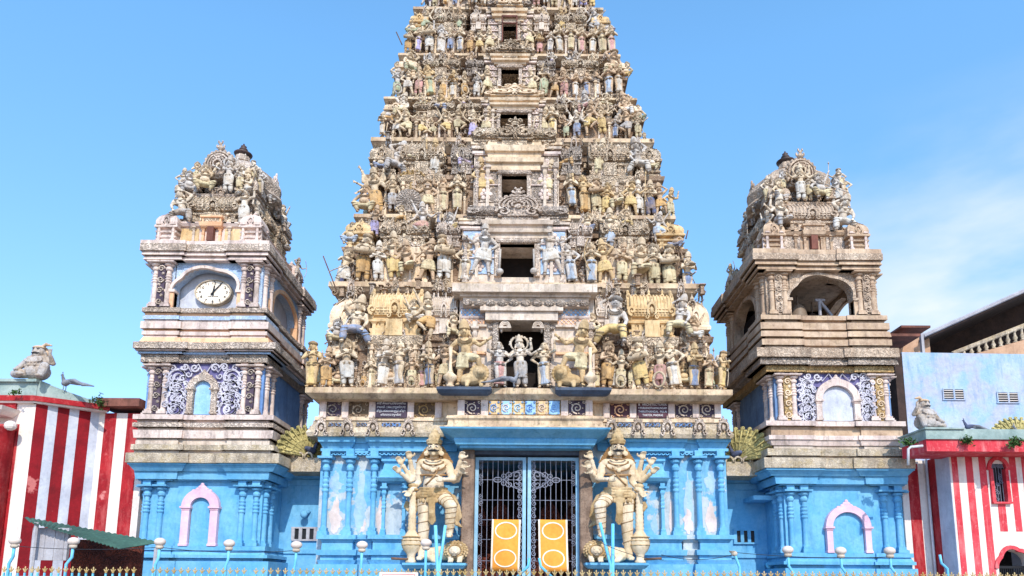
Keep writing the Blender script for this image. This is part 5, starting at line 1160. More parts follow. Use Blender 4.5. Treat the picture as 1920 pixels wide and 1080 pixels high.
# ------------------------------------------------------------------ the two side towers
def tower(s):
    L = s < 0; side = 'clock' if L else 'bell'
    D = 4.1
    root = empty('clock_tower' if L else 'bell_tower', (PX(382, 900, 2) if L else PX(1575, 900, 2), 2, 0),
                 'square tower with a white clock face over blue base, domed top crowded with statues' if L else 'square tower with open arched belfry over blue base, brownish weathered mouldings', 'tower')
    KC = [(960, 377, 228), (740, 384, 222), (545, 387, 212), (452, 388, 206)] if L else [(970, 1583, 224), (750, 1562, 220), (555, 1541, 210), (470, 1533, 206)]
    def core(y):
        k = KC
        for (ya, ca, wa), (yb, cb, wb) in zip(k, k[1:]):
            if y >= yb or (yb, cb, wb) == k[-1]:
                t = (ya - y) / (ya - yb); c = ca + (cb - ca) * t; w = wa + (wb - wa) * t; break
        return PX(c - w / 2, y, 0), PX(c + w / 2, y, 0), c
    u = SCL(0)
    W1, W2, OR, TR, WC = ('white', 'white', 'orange', 'trim', 'whitec') if L else ('brown', 'white', 'brown', 'brown', 'brownc')
    def u_(Y, py): return (PX(985 + 300, py, Y) - PX(985, py, Y)) / 300
    def ring(name, y0, y1, o0, o1, mat, cc=.055):
        X0, X1, c = core((y0 + y1) / 2); m = MB(); z0, z1 = PZ(y1, -o1 * u, c), PZ(y0, -o0 * u, c); e = .003 * (int(y0) % 3)
        pr = [(z0, o1 * u), (z1, o0 * u)]; oo = max(o0, o1); cl = core((y0 + y1) / 2); ym_ = (y0 + y1) / 2; X0 = PX(985 + (cl[0] / u_(0, ym_)) - oo, ym_, -oo * u) + oo * u + cc; X1 = PX(985 + (cl[1] / u_(0, ym_)) + oo, ym_, -oo * u) - oo * u - cc; m.rl(X0, X1, 0, D, pr); wc = .72
        for a, b_ in ((X0, X0 + wc), (X1 - wc, X1)):
            for p, q in ((0, wc), (D - wc, D)): m.rl(a, b_, p, q, [(z0, o1 * u + cc + e), (z1, o0 * u + cc + e)])
        obj(name, m, mat, root)
    if L:
        R1 = [(452, 458, 17, 17, W1), (458, 471, 18, 18, WC), (471, 479, 13, 15, W1), (479, 488, 7, 11, W1)]
        R2 = [(578, 586, 10, 10, WC), (586, 593, 4, 4, OR), (593, 600, 8, 8, 'skyblue' if L else TR), (600, 604, 5, 5, W1), (604, 617, 12, 12, W1), (617, 622, 5, 5, OR), (622, 629, 9, 9, W1), (629, 634, 5, 6, W1), (634, 642, 9, 13, OR), (642, 654, 25, 25, WC), (654, 658, 18, 21, W1), (658, 664, 13, 16, 'skyblue'), (664, 668, 7, 9, W1), (668, 680, 9, 9, 'greyc')]
        R3 = [(778, 787, 20, 20, W1), (787, 793, 11, 11, W1), (793, 801, 20, 20, WC), (801, 807, 10, 10, 'grey'), (807, 822, 20, 18, 'white'), (822, 826, 11, 11, 'grey'), (826, 834, 13, 13, 'grey'), (834, 844, 22, 22, 'greyledge'), (844, 850, 15, 15, 'grey'), (850, 868, 31, 31, 'greyledge')]
        R4 = [(868, 872, 27, 27, 'blue'), (872, 884, 25, 17, 'blue'), (884, 887, 13, 13, 'blue'), (887, 899, 13, 11, 'blue'), (899, 902, 5, 5, 'blue')]
        R5 = [(1024, 1032, 7, 7, 'blue'), (1032, 1040, 3, 7, 'blue'), (1040, 1046, 11, 11, 'blue'), (1046, 1052, 3, 3, 'blue'), (1052, 1150, 11, 11, 'blue')]
        S1, S2, S3 = (488, 578), (680, 778), (902, 1024)
    else:
        R1 = [(468, 476, 17, 17, W1), (476, 488, 18, 18, 'brownc'), (488, 497, 12, 15, W1), (497, 506, 7, 11, W1)]
        R2 = [(592, 600, 12, 12, W1), (600, 606, 5, 5, W1), (606, 618, 14, 14, 'brown'), (618, 622, 7, 7, W1), (622, 632, 13, 15, W1), (632, 637, 7, 7, W1), (637, 648, 14, 14, 'brown'), (648, 653, 9, 9, W1), (653, 670, 25, 25, 'brownc'), (670, 684, 18, 21, 'greyc'), (684, 698, 11, 11, 'gold')]
        R3 = [(790, 799, 20, 20, 'white'), (799, 817, 12, 12, 'brown'), (817, 825, 17, 17, 'white'), (825, 836, 15, 12, 'white'), (836, 842, 9, 9, 'grey'), (842, 855, 22, 22, 'greyledge'), (855, 859, 15, 15, 'grey'), (859, 878, 30, 30, 'greyledge')]
        R4 = [(878, 882, 27, 27, 'blue'), (882, 893, 25, 17, 'blue'), (893, 896, 13, 13, 'blue'), (896, 908, 13, 11, 'blue'), (908, 911, 5, 5, 'blue')]
        R5 = [(1037, 1045, 7, 7, 'blue'), (1045, 1053, 3, 7, 'blue'), (1053, 1059, 11, 11, 'blue'), (1059, 1066, 3, 3, 'blue'), (1066, 1160, 11, 11, 'blue')]
        S1, S2, S3 = (506, 592), (698, 790), (911, 1037)
    for R_ in (R1, R2, R3, R4, R5):
        for (a, b_, o0, o1, mt) in R_: ring('moulding', a, b_, o0, o1, mt)
    def zz(y): return PZ(y, 0, core(y)[2])
    def columns(y0, y1, mat, pmat, fr=(.05, .165, .835, .95)):
        X0, X1, c = core((y0 + y1) / 2); W = X1 - X0; z0, z1 = zz(y1), zz(y0); h = z1 - z0
        for f_ in fr: kit('col', 'column', mat, root, X0 + W * f_, -.02, z0, .27, .27, h)
        for sx in (X0, X1):
            for yy in (.22, .68, D - .68, D - .22): kit('col', 'column', mat, root, sx, yy, z0, .27, .27, h)
        if pmat:
            for f_ in (.108, .892):
                xa, xb = X0 + W * f_ - .11, X0 + W * f_ + .11; m = MB(); m.box(xa, xb, -.09, .05, z0, z1 - .1); b = obj('corner_panel', m, 'plaque' if pmat in ('whitec', 'greyc') else pmat, root)
                q = MB(); n = 4
                for k in range(n): 
                    zc = z0 + (h - .15) * (k + .5) / n; q.spiral(((xa + xb) / 2, zc), .105, .015, 0, 1.5, .035, -.13, -.09, 14, 1 if k % 2 else -1)
                    q.ell(((xa + xb) / 2 + .05 * (-1) ** k, -.1, zc + h / n / 2), (.05, .03, .05), 6, 4)
                obj('scrollwork', q, {'gold': 'cream'}.get(pmat, pmat), b)
        return X0, X1, z0, z1, W, h
    # open storey with arches on all four sides
    X0, X1, z0, z1, W, h = columns(*S1, 'white' if L else 'brown', 'whitec' if L else 'brownc')
    cx = (X0 + X1) / 2; ra = W * .28; rz_ = h * (.45 if L else .50); zs = z0 + h * (.36 if L else .36)
    wl = MB(); arch_wall(wl, X0 + .02, X1 - .02, z0, z1, cx, zs, ra, rz_, .03, .33, 18, .10)
    obj('arch_wall', wl, 'skyblue' if L else 'brownc', root)
    for sx, rot in ((X1, pi / 2), (X0, -pi / 2)):
        w = MB(Matrix.Translation((sx, D / 2, 0)) @ Matrix.Rotation(rot, 4, 'Z')); arch_wall(w, -D / 2 + .35, D / 2 - .35, z0, z1, 0, zs, 1.15, rz_, .03, .33, 16, .10); obj('arch_wall', w, 'skyblue' if L else 'brown', root)
        r_ = MB(Matrix.Translation((sx, D / 2, 0)) @ Matrix.Rotation(rot, 4, 'Z')); r_.archring(0, zs, 1.17, rz_ + .02, .12, -.04, .06, 0, pi, 20, .0); r_.box(-1.5, -1.12, -.03, .2, z0, zs); r_.box(1.12, 1.5, -.03, .2, z0, zs); obj('arch_trim', r_, 'orange' if L else 'brown', root)
    w = MB(); arch_wall(w, X0 + .35, X1 - .35, z0, z1, cx, zs, ra * 1.15, rz_, D - .33, D - .03, 16); obj('arch_wall', w, 'skyblue' if L else 'brown', root)
    m = MB(); pts = []
    for k in range(25):
        a = pi * k / 24; q = 1 + .10 * (abs(math.sin(2.5 * a)) - .5); pts.append((cx + (ra + .05) * math.cos(a) * q, zs + (rz_ + .04) * q * math.sin(a)))
    m.ribbon(pts, .09, -.05, .08)
    for t in (-1, 1): m.box(cx + t * (ra + .12) - .16, cx + t * (ra + .12) + .16, -.07, .2, zs - .06, zs + .02)
    obj('arch_trim', m, 'white' if L else 'brownc', root)
    for t in (-1, 1): m = MB(); m.box(cx + t * (ra + .13) - .13, cx + t * (ra + .13) + .13, -.03, .2, z0, zs - .06); obj('arch_pier', m, 'orange' if L else 'brown', root)
    if L:
        m = MB(); m.box(X0 + .34, X1 - .34, .42, D - .42, z0, z1); obj('inner_wall', m, 'wallg', root)
        ck = empty('clock', (PX(401, 548, .3), .30, PZ(549, .3, 401)), 'oval white wall clock showing just past twelve in the arch of the clock tower', 'clock')
        cw, ch = .56, .40; E_ = []
        for k in range(48): a = 2 * pi * k / 48; E_.append((math.cos(a), math.sin(a)))
        m = MB(); m.prism([(cw * .97 * a, ch * .97 * b_) for a, b_ in E_], -.03, .10); f_ = obj('face', m, 'bwhite', ck, local=True)
        m = MB(); m.loft([[(cw * q * a, y, ch * q * b_) for q, y in ((.95, -.03), (.95, -.07), (1.02, -.07), (1.02, .1))] for a, b_ in E_ + E_[:1]], cap=False); obj('rim', m, 'greyledge', ck, local=True)
        wmk = MB()
        for k in range(60):
            a = 2 * pi * k / 60; r0 = .90; sz = .016 if k % 5 == 0 else .005; wmk.box(cw * r0 * math.cos(a) - sz, cw * r0 * math.cos(a) + sz, -.036, -.03, ch * r0 * math.sin(a) - sz * .9, ch * r0 * math.sin(a) + sz * .9)
        obj('minute_marks', wmk, 'black', ck, local=True)
        for k in range(12):
            a = pi / 2 - 2 * pi * (k + 1) / 12
            t = text(str(k + 1), 'numeral', .115, (ck.location.x + cw * .74 * math.cos(a), .262, ck.location.z + ch * .74 * math.sin(a)), 'black', ck, 1.25, depth=.004)
        text('MAXIMA', 'lettering', .055, (ck.location.x, .262, ck.location.z - .135), 'black', ck, 1.6, depth=.003)
        def hnd(name, ang, l, w_, y, back=.10):
            m = MB(); a = pi / 2 - ang; dx, dz = math.cos(a), math.sin(a); px_, pz_ = -dz, dx
            P4 = [(-dx * back - px_ * w_, -dz * back - pz_ * w_), (dx * l - px_ * w_ * .5, dz * l - pz_ * w_ * .5), (dx * l + px_ * w_ * .5, dz * l + pz_ * w_ * .5), (-dx * back + px_ * w_, -dz * back + pz_ * w_)]
            m.prism([(x * cw / .40 * .8, z_) for x, z_ in P4], y, y + .008); obj(name, m, 'black', ck, local=True)
        hnd('hour_hand', R(6), .22, .030, -.050); hnd('minute_hand', R(37), .36, .020, -.062)
    else:
        m = MB(); m.box(X0 + .3, X1 - .3, .3, D - .3, z1 - .06, z1 + .05); m.box(X0 + .3, X1 - .3, .3, D - .3, z0 - .05, z0 + .05)
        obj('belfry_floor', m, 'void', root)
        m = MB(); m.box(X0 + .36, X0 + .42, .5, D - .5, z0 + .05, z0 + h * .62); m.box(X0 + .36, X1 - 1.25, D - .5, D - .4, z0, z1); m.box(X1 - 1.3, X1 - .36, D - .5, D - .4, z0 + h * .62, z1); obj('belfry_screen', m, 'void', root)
        bp = [(0, .33), (.04, .34), (.07, .30), (.2, .25), (.32, .22), (.42, .17), (.48, .08), (.50, .03), (.56, .03)]
        for k, (px_, r) in enumerate(((1496, .36), (1522, .30))):
            m = MB(); m.lathe((0, 0, 0), [(a * 1.2 * r / .33, b_ * r / .33) for a, b_ in bp], 20); m.tube([(0, 0, .6 * r / .33), (0, 0, z1 - z0 - .55)], .03, 6)
            tag(obj('bell', m, 'bronze', smooth=True, loc=(PX(px_, 580, 1.0 + .5 * k), 1.0 + .5 * k, z0 + .12)), ('larger dull bronze bell hanging in the open belfry arch', 'smaller bronze bell hanging behind the larger one in the belfry')[k], 'bell', 'bells of the belfry')
        m = MB(); m.tube([PP(1535, 562, .8), PP(1560, 592, .8)], .05, 6); m.tube([PP(1536, 562, .8), PP(1538, 592, .8)], .05, 6); m.tube([PP(1528, 563, .8), PP(1546, 563, .8)], .05, 6)
        tag(obj('trestle', m, 'greypanel'), 'pale wooden trestle leaning inside the open belfry arch', 'trestle')
    # niche storey
    X0, X1, z0, z1, W, h = columns(*S2, 'white', 'greyc' if L else 'gold')
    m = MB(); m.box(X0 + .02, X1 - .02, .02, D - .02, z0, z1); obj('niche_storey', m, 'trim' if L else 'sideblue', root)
    cx = (X0 + X1) / 2 + (.0 if L else .08); nw = .25 if L else .46; nh = h * (.60 if L else .64); zs = z0 + nh - nw * .75
    m = MB(); m.box(X0 + W * .21, cx - nw - .2, -.04, .1, z0, z1); m.box(cx + nw + .2, X1 - W * .21, -.04, .1, z0, z1); m.box(cx - nw - .2, cx + nw + .2, -.04, .1, zs + nw * .9, z1); vp = obj('filigree_panel', m, 'violet', root)
    q = MB()
    for t in (-1, 1):
        xm = cx + t * ((nw + .24) + (W * .29 - nw - .24) * .5 + .03); r = (W * .29 - nw - .24) * .5 + .05; n = 4 if L else 5
        for k in range(n):
            zc = z0 + h * .80 * (k + .5) / n; hd = t * (1 if k % 2 else -1)
            q.spiral((xm, zc), r, .02, -pi / 2, 2.1, .062, -.10, -.04, 30, hd); q.spiral((xm + .02, zc), r * .72, .02, pi / 2, 1.5, .045, -.10, -.04, 16, hd)
            for j in range(7): a = j * pi * 2 / 7 + k; q.spiral((xm + r * 1.05 * math.cos(a), zc + r * math.sin(a)), r * .34, .01, a, 1.2, .04, -.11, -.04, 8, hd)
        q.spiral((cx + t * nw * 1.2, z1 - h * .12), h * .085, .01, 0, 1.4, .05, -.12, -.04, 14, t); q.spiral((cx + t * (nw * 1.2 + .28), z1 - h * .10), h * .075, .01, pi, 1.4, .045, -.12, -.04, 14, -t)
        q.tube([(cx + t * .05, -.09, z1 - h * .22), (cx + t * .2, -.09, z1 - h * .05), (cx + t * .4, -.09, z1 - h * .2), (cx + t * .55, -.09, z1 - h * .06)], .025, 5)
    obj('scrollwork', q, 'lav', vp)
    def niche(cx, nw, z0, zs, mat, inner, tw, Yf=0., crown=.14, pinkr=None):
        m = MB(); m.archring(cx, zs, nw + tw / 2, (nw + tw / 2) * (.95 if not pinkr else .9), tw, Yf - .13, Yf + .02, 0, pi, 18)
        for t in (-1, 1): m.rl(cx + t * (nw + tw / 2) - tw * .42, cx + t * (nw + tw / 2) + tw * .42, Yf - .12, Yf + .02, [(z0, .02), (z0 + .06, .02), (z0 + .07, 0), (zs - .12, 0), (zs - .1, .02), (zs - .08, 0), (zs - .05, .05), (zs, .05)])
        zt = zs + (nw + tw) * .93; m.ell((cx, Yf - .06, zt + crown * .3), (crown * .8, .06, crown * .5), 9, 6); m.ell((cx, Yf - .06, zt + crown * .8), (crown * .35, .05, crown * .4), 7, 5)
        for t in (-1, 1): m.ell((cx + t * crown * .8, Yf - .06, zt + crown * .02), (crown * .4, .05, crown * .3), 7, 5); m.ell((cx + t * crown * 1.5, Yf - .06, zt - crown * .25), (crown * .35, .05, crown * .25), 7, 5)
        o = obj('niche_frame', m, mat, root)
        m = MB(); m.prism([(cx - nw, z0)] + [(cx + nw, z0)] + [(cx + nw * math.cos(pi * k / 14), zs + nw * .93 * math.sin(pi * k / 14)) for k in range(15)], Yf - .015, Yf + .01); obj('niche_back', m, inner, o)
    niche(cx, nw, z0, zs, 'whitec' if L else 'white', 'paleblue' if L else 'wallg', .20, -.045)
    # blue base storey
    X0, X1, z0, z1, W, h = columns(*S3, 'blue', None)
    m = MB(); m.box(X0 + .02, X1 - .02, .03, D, z0, z1); obj('base_storey', m, 'blue', root)
    cxn = PX(376, 970, -.03) if L else PX(1589, 990, -.03); nw = .28 if L else .45
    zs = PZ(950, -.03, 376) if L else PZ(988, -.03, 1589)
    niche(cxn, nw, z0, zs, 'pink', 'blue', .26 if L else .20, .0, .16)
    # ---- pyramid of little shrines
    yt = 452 if L else 468; X0, X1, c = core(yt); X0 += .05; X1 -= .05; W = X1 - X0; zA = PZ(yt, 0, c); cx = (X0 + X1) / 2; cy = D / 2
    k_ = SCL(.3); zB = zA + 52 * k_; zC = zB + 66 * k_; zD = zC + 26 * k_
    A1, A2 = ('white', 'orange') if L else ('brown', 'brown')
    m = MB(); i_ = .30; m.rl(X0 + i_, X1 - i_, i_, D - i_, [(zA, .12), (zA + .08, .12), (zA + .09, 0), (zB - .22, 0), (zB - .20, .06), (zB - .12, .12), (zB - .10, .02), (zB - .02, .02), (zB, -.05)]); sA = obj('shrine_storey', m, A1, root)
    for t in (-.24, .24): m = MB(); m.box(cx + t * W - .28 + (.1 if t < 0 else -.1), cx + t * W + .28 + (.1 if t < 0 else -.1), i_ - .03, i_ + .1, zA + .12, zB - .26); obj('ochre_panel', m, 'ochre' if L else 'whitec', sA)
    m = MB(); m.box(cx - .10, cx + .10, i_ - .16, i_ + .1, zA + .1, zB - .25); obj('door_slot', m, 'rust', sA)
    m = MB(); m.rl(cx - .30, cx + .30, i_ - .12, i_ + .1, [(zB - .26, .0), (zB - .22, .04), (zB - .1, .07), (zB - .08, .0), (zB + .05, .0), (zB + .07, .05), (zB + .12, .05)]); obj('porch', m, 'orange' if L else 'brown', sA)
    for rot, n_ in ((0, 1), (pi / 2, 1), (-pi / 2, 1), (pi, 1)):
        Mx = Matrix.Translation((cx, cy, 0)) @ Matrix.Rotation(rot, 4, 'Z'); hwf = (W / 2 if rot in (0, pi) else D / 2); dpf = (D / 2 if rot in (0, pi) else W / 2)
        for xx in (-.17, -.08, .08, .17, -.32, .32):
            p = Mx @ Vector((xx * 2 * hwf, -(dpf - i_ + .03), 0)); kit('pil', 'pilaster', ('grey' if abs(xx) > .1 else 'orange') if L else 'brown', sA, p.x, p.y, zA + .05, .13, .13, zB - zA - .25, rot)
        p = Mx @ Vector((0, -(dpf - .62), 0)); kit('sala', 'barrel_shrine', 'creamc' if L else 'brownc', sA, p.x, p.y, zB - .12, 1.55 if rot in (0, pi) else 1.8, .85, zC - zB + .22, rot)
        for q in (-.5, 0, .5):
            p = Mx @ Vector((q * hwf * 1.0, -(dpf - .62), 0)); kit('kudu', 'ledge_ornament', 'whitec' if L else 'brownc', sA, p.x, p.y - .0, zC - .05, .4, .4, .42, rot)
    for a in (-1, 1):
        for b_ in (-1, 1):
            kit('kuta', 'corner_shrine', 'white' if L else 'brown', sA, cx + a * (W / 2 - .34), cy + b_ * (D / 2 - .34), zA, .72, .72, (zB - zA) * 1.45)
            for dx, dy in ((.22, .3), (-.22, .3), (.3, .22), (.3, -.22)): kit('pil', 'pilaster', 'white', sA, cx + a * (W / 2 - .34 + dx), cy + b_ * (D / 2 - .34 + dy), zA + .02, .12, .12, (zB - zA) * .72)
    m = MB(); i2 = .55; m.rl(X0 + i2, X1 - i2, i2, D - i2, [(zB - .1, .0), (zC - .14, .0), (zC - .12, .10), (zC - .03, .14), (zC, .10)]); m.rl(X0 + i2 + .3, X1 - i2 - .3, i2 + .3, D - i2 - .3, [(zC, .05), (zD - .1, .05), (zD - .05, .14), (zD, .1)]); obj('upper_storey', m, 'whitec' if L else 'brownc', sA)
    m = MB(); rd = 1.12; rs = W / 2 * .84 / 1.12
    m.lathe((cx, cy, zD), [(1.35 * a_, b_) for a_, b_ in [(-.02, rd * .80), (.10, rd * .78), (.14, rd * .95), (.20, rd * 1.0), (.30, rd * .93), (.5, rd * .97), (.7, rd * .88), (.9, rd * .66), (1.04, rd * .40), (1.12, rd * .28), (1.15, rd * .32), (1.2, rd * .20), (1.40, rd * .16)]], 32, lobes=8, la=.045, sx=rs, sy=D / 2 * .76 / 1.12)
    dm = obj('dome', m, 'whitec' if L else 'brownc', root)
    for k in range(8):
        a = k * pi / 4 + pi / 8 * 0; kit('kudu', 'dome_ornament', 'white' if L else 'brown', dm, cx + .98 * rs * math.sin(a), cy - 1.38 * math.cos(a), zD + .05, .80, .5, 1.25 if k % 2 == 0 else .95, a)
    kit('shell', 'crest', 'whitec' if L else 'brownc', dm, cx - .1, cy - 1.42, zD + .20, 1.05, 1.2, 1.20)
    for a in (-1, 1):
        for b_ in (-1, 1): kit('kuta', 'corner_shrine', 'whitec' if L else 'brownc', sA, cx + a * (W / 2 - .72), cy + b_ * (D / 2 - .75), zC - .35, .75, .75, 1.15)
        for q in (-.5, .5): kit('kudu', 'ledge_ornament', 'whitec' if L else 'brownc', sA, cx + a * .62, .62, zC - .2, .42, .4, .6)
    random.seed(31 if L else 32)
    for nm, mt in (('relief_carving', 'whitec' if L else 'brownc'), ('relief_leafwork', 'greyc')):
        m = MB()
        for k in range(150):
            z = zB - .1 + (zD + 1.1 - zB) * random.random(); t = (z - zB) / (zD + 1.4 - zB); ins = .55 + .75 * t; sd_ = random.random(); r = random.uniform(.05, .11)
            if sd_ < .55: x, y = random.uniform(X0 + ins, X1 - ins), ins - .05
            else: x, y = (X1 - ins + .05 if L else X0 + ins - .05), random.uniform(ins, D - ins)
            if random.random() < .5: m.ell((x, y, z), (r, r, r * 1.2), 7, 5); m.ell((x, y - .02, z + r * 1.6), r * .55, 6, 4); m.ell((x + r, y - .02, z - r * .5), r * .6, 6, 4)
            else: m.spiral((x, z), r * 1.4, .01, k, 1.3, r * .5, y - .12, y + .1, 12, 1 if k % 2 else -1)
        m.box(cx - .5, cx + .5, cy - .8, cy + .8, zB, zD + .9)
        obj(nm, m, mt, sA)
    m = MB(); m.lathe((cx, cy, zD + 1.86), [(0, .16), (.04, .19), (.06, .10), (.10, .28), (.15, .31), (.20, .22), (.22, .10), (.26, .08), (.30, .15), (.35, .13), (.38, .07), (.44, .10), (.47, .05), (.55, .02)], 18); obj('finial', m, 'finial', root, smooth=True)
    # statues round the pyramid
    random.seed(9 if L else 13)
    tone = ('ivory', 'grey', 'cream') if L else ('ivory', 'cream', 'grey')
    tw = f'on the {side} tower roof'
    def ts(key, x, y, z, hgt, t, cl, lb, rz=0., mi=False): statue(key, (x, y, z), hgt, t, cl, lb, rz, mirror=mi, group='statues round the side tower roofs')
    fx = W / 2
    ts('seat_lean' if L else 'seat_king', cx - fx + .66, .32, zB - .12, 1.35, tone[0], 'grey', f'{tw}, front corner farther from the gateway' if L else f'{tw}, front corner nearer the gateway', .2, L)
    ts('raise' if L else 'seat_lean', cx + fx - .70, .28, zB - .18, 1.42, tone[0], 'white', f'{tw}, front corner nearer the gateway' if L else f'{tw}, front corner farther from the gateway', -.1)
    ts('bless', cx + (.35 if L else -.25), .36, zC - .02, 1.3, tone[1], 'white', f'{tw}, above the front barrel roof')
    ts('seat_squat', cx - .40 if L else cx + .35, .38, zC - .02, 1.0, tone[2], 'cream', f'{tw}, beside the haloed figure', .3)
    ts('seat_squat', cx - .92, .42, zC - .1, .9, tone[1], 'grey', f'{tw}, on the outermost upper step', .5)
    ts('seat_lotus' if L else 'lancer', cx + .95, .42, zC - .1, 1.0, tone[2], 'white', f'{tw}, upper step edge', -.5)
    ts('pray', cx + .70 if L else cx + .0, .40, zC - .0, 1.0, tone[0], 'cream', f'{tw}, small, next to the dome', -.3)
    for k in range(6):
        key = ('lady', 'seat_lean', 'spearman', 'seat_squat', 'drummer', 'raise')[k]; yy = .55 + k * .58; up = k % 2
        ts(key, (cx + fx - .38 if L else cx - fx + .38) - (0 if not up else (.5 if L else -.5)), yy, (zB - .2) if not up else zC - .05, 1.05 if not up else .7, tone[k % 3], ('white', 'grey', 'cream')[k % 3], f'{ORD[k]} from the front {tw}, inner side', (1.3 if L else -1.3))
    for q, (px_, key, hh) in enumerate(((-1.25, 'raise', .95), (1.25, 'lady', .95), (-.75, 'pray', .8), (1.05, 'spearman', .85))):
        ts(key, cx + px_, .62 if q < 2 else .5, zD - .05 if q > 1 else zC + .05, hh, tone[q % 3], 'cream', f'{tw}, {ORD[q]} figure flanking the domed crest', .3 * (-1) ** q)
    for q in range(4):
        ts(('bless', 'seat_king', 'raise', 'seat_squat')[q], (X1 - .55 if L else X0 + .55), .9 + .75 * q, zD - .15, .95, tone[q % 3], 'grey', f'{ORD[q]} on the inner flank of the dome, {side} tower', 1.4 if L else -1.4)
    ts('archer', (X1 + .05 if L else X0 - .05), 3.3, zA + .2, .9, tone[1], 'grey', f'low on the outline of the {side} tower roof, inner side', 1.2 if L else -1.2)
tower(-1); tower(1)

# ------------------------------------------------------------------ low link walls between towers and gateway
for s in (-1, 1):
    L = s < 0; side = 'clock' if L else 'bell'; xa, xb = (505, 640) if L else (1330, 1475); Y = 1.6; dy = 0 if L else 8
    xc = 565 if L else 1400
    rt = empty('link_wall', (PX(xc, 900, Y), Y, 0), f'low blue wall with a slotted window linking the {side} tower to the gateway', 'wall')
    m = MB(); Xa, Xb = PX(xa, 950, Y), PX(xb, 950, Y); z = lambda y: PZ(y + dy, Y, xc)
    m.rl(Xa, Xb, Y, Y + 1.2, [(0, 0), (z(1040), 0), (z(1038), .06), (z(1030), .06), (z(1029), 0), (z(912), 0), (z(910), .05), (z(900), .07), (z(899), .02), (z(893), .10), (z(885), .12)])
    obj('wall', m, 'blue', rt)
    m = MB(); m.rl(Xa, Xb, Y, Y + 1.2, [(z(885), .16), (z(872), .22), (z(868), .14), (z(862), .20), (z(857), .05), (z(846), .0)]); obj('coping', m, 'greyledge', rt)
    wx0, wx1, wy0, wy1 = (546, 594, 988, 1014) if L else (1376, 1421, 992, 1020)
    m = MB(); bx(m, wx0, wx1, Y - .07, Y + .05, wy0, wy0 + 3); bx(m, wx0, wx1, Y - .07, Y + .05, wy1 - 3, wy1)
    for k in range(4):
        a = wx0 + (wx1 - wx0 - 6) * k / 3; bx(m, a, a + 6, Y - .07, Y + .05, wy0 + 3, wy1 - 3)
    wf = obj('window_frame', m, 'greypanel' if L else 'blue', rt)
    m = MB(); bx(m, wx0 + 1, wx1 - 1, Y - .02, Y + .03, wy0 + 1, wy1 - 1); obj('window_slot', m, 'black', wf)
    m = MB(); sx, sy = (572, 965) if L else (1441, 1060); p = P(sx, sy, Y - .15); m.ell((p.x, p.y - .1, p.z), (.12, .1, .12), 10, 7); m.tube([(p.x, p.y - .1, p.z), (p.x + .1, Y, p.z + .1)], .04, 6)
    tag(obj('floodlight', m, 'blue' if L else 'pipe', smooth=True), f'small blue-painted floodlight on the link wall beside the {side} tower', 'lamp')
    # peacock with raised fan on the coping
    px_, py_ = (584, 868) if L else (1378, 868)
    fan = .80
    Yp = .75; zf = PZ(862 if L else 870, Yp, px_)
    m = MB(); bx(m, 528 if L else 1362, 603 if L else 1428, .55, 1.7, 858 + dy, 884 + dy); obj('coping', m, 'greyledge', rt)
    zf = PZ(858 + dy, .6, xc)
    mc = MB(); 
    for k in range(4): mc.archring(PX((532 if L else 1366) + 16 * k, 850, .6), zf - .02, .12, .16, .05, .5, .62, 0, pi, 8)
    obj('coping_relief', mc, 'greyledge', rt)
    peacock('peacock_statue', (PX(px_, py_, Yp), Yp, zf), .80, not L, f'dark peacock statue with a mossy raised fan on the link wall by the {side} tower', 'peacock', fan=1.15 if L else 1.25, rz=.9 if L else -.9, tail=0)
m = MB(); bx(m, 1413, 1452, .6, 1.6, 929, 933); bx(m, 1413, 1452, .6, 1.6, 933, 937); tag(obj('shelf_canopy', m, 'blue'), 'small blue concrete canopy on the link wall beside the bell tower', 'canopy')
# ------------------------------------------------------------------ striped building beyond the clock tower
def wallq(mb, A, B, z0, z1, th=.3, la=0.):
    """upright wall slab from ground point A to B (x, y); thickness goes back; la leans the top sideways"""
    a = Vector((A[0], A[1], 0)); b = Vector((B[0], B[1], 0)); d = (b - a).normalized(); n = Vector((-d.y, d.x, 0)) * th
    t = Vector((la, 0, z1)); q = Vector((0, 0, z0))
    mb.add([a + q, b + q, b + n + q, a + n + q, a + t, b + t, b + n + t, a + n + t], [(0, 3, 2, 1), (4, 5, 6, 7), (0, 1, 5, 4), (1, 2, 6, 5), (2, 3, 7, 6), (3, 0, 4, 7)])
YA, YB = -.8, .3
ax, bx_ = PX(68, 760, YA), PX(188, 765, YB); zt = PZ(757, YA, 68)
LB = empty('striped_building', ((ax + bx_) / 2, YB, 0), 'red and white striped temple building with grey-green parapet beside the clock tower', 'building')
m = MB(); wallq(m, (ax, YA), (bx_, YB), 0, zt); obj('side_wall', m, 'wallg', LB)  # greyer than the front: shade of the oblique face put into the colour
m = MB()
for a, b_ in ((64, 88), (107, 129), (148, 171)):
    ta, tb = (a - 66) / 122, (b_ - 66) / 122; ta = max(ta, .0)
    A = (ax + (bx_ - ax) * ta, YA + (YB - YA) * ta - .006); B = (ax + (bx_ - ax) * tb, YA + (YB - YA) * tb - .006); wallq(m, A, B, 0, zt - .004, .1)
obj('stripe', m, stone('deep_red_paint', S(136, 20, 32), S(112, 16, 26), dirt=.4, dcol=S(96, 20, 28), peel=S(200, 120, 120), pt=(.67, .70)), LB)  # darker red carries the oblique wall's shade in its colour
m = MB(); m.box(bx_, PX(274, 800, YB), YB, YB + .3, 0, zt); obj('front_wall', m, 'wall', LB)
m = MB()
for a, b_ in ((190, 212), (233, 257)): m.box(PX(a, 850, YB), PX(b_, 850, YB), YB - .006, YB + .1, 0, zt)
obj('stripe', m, 'red', LB)
m = MB(); m.box(ax - 6, ax, YA, YA + .3, 0, zt); obj('front_wall', m, 'wall', LB)
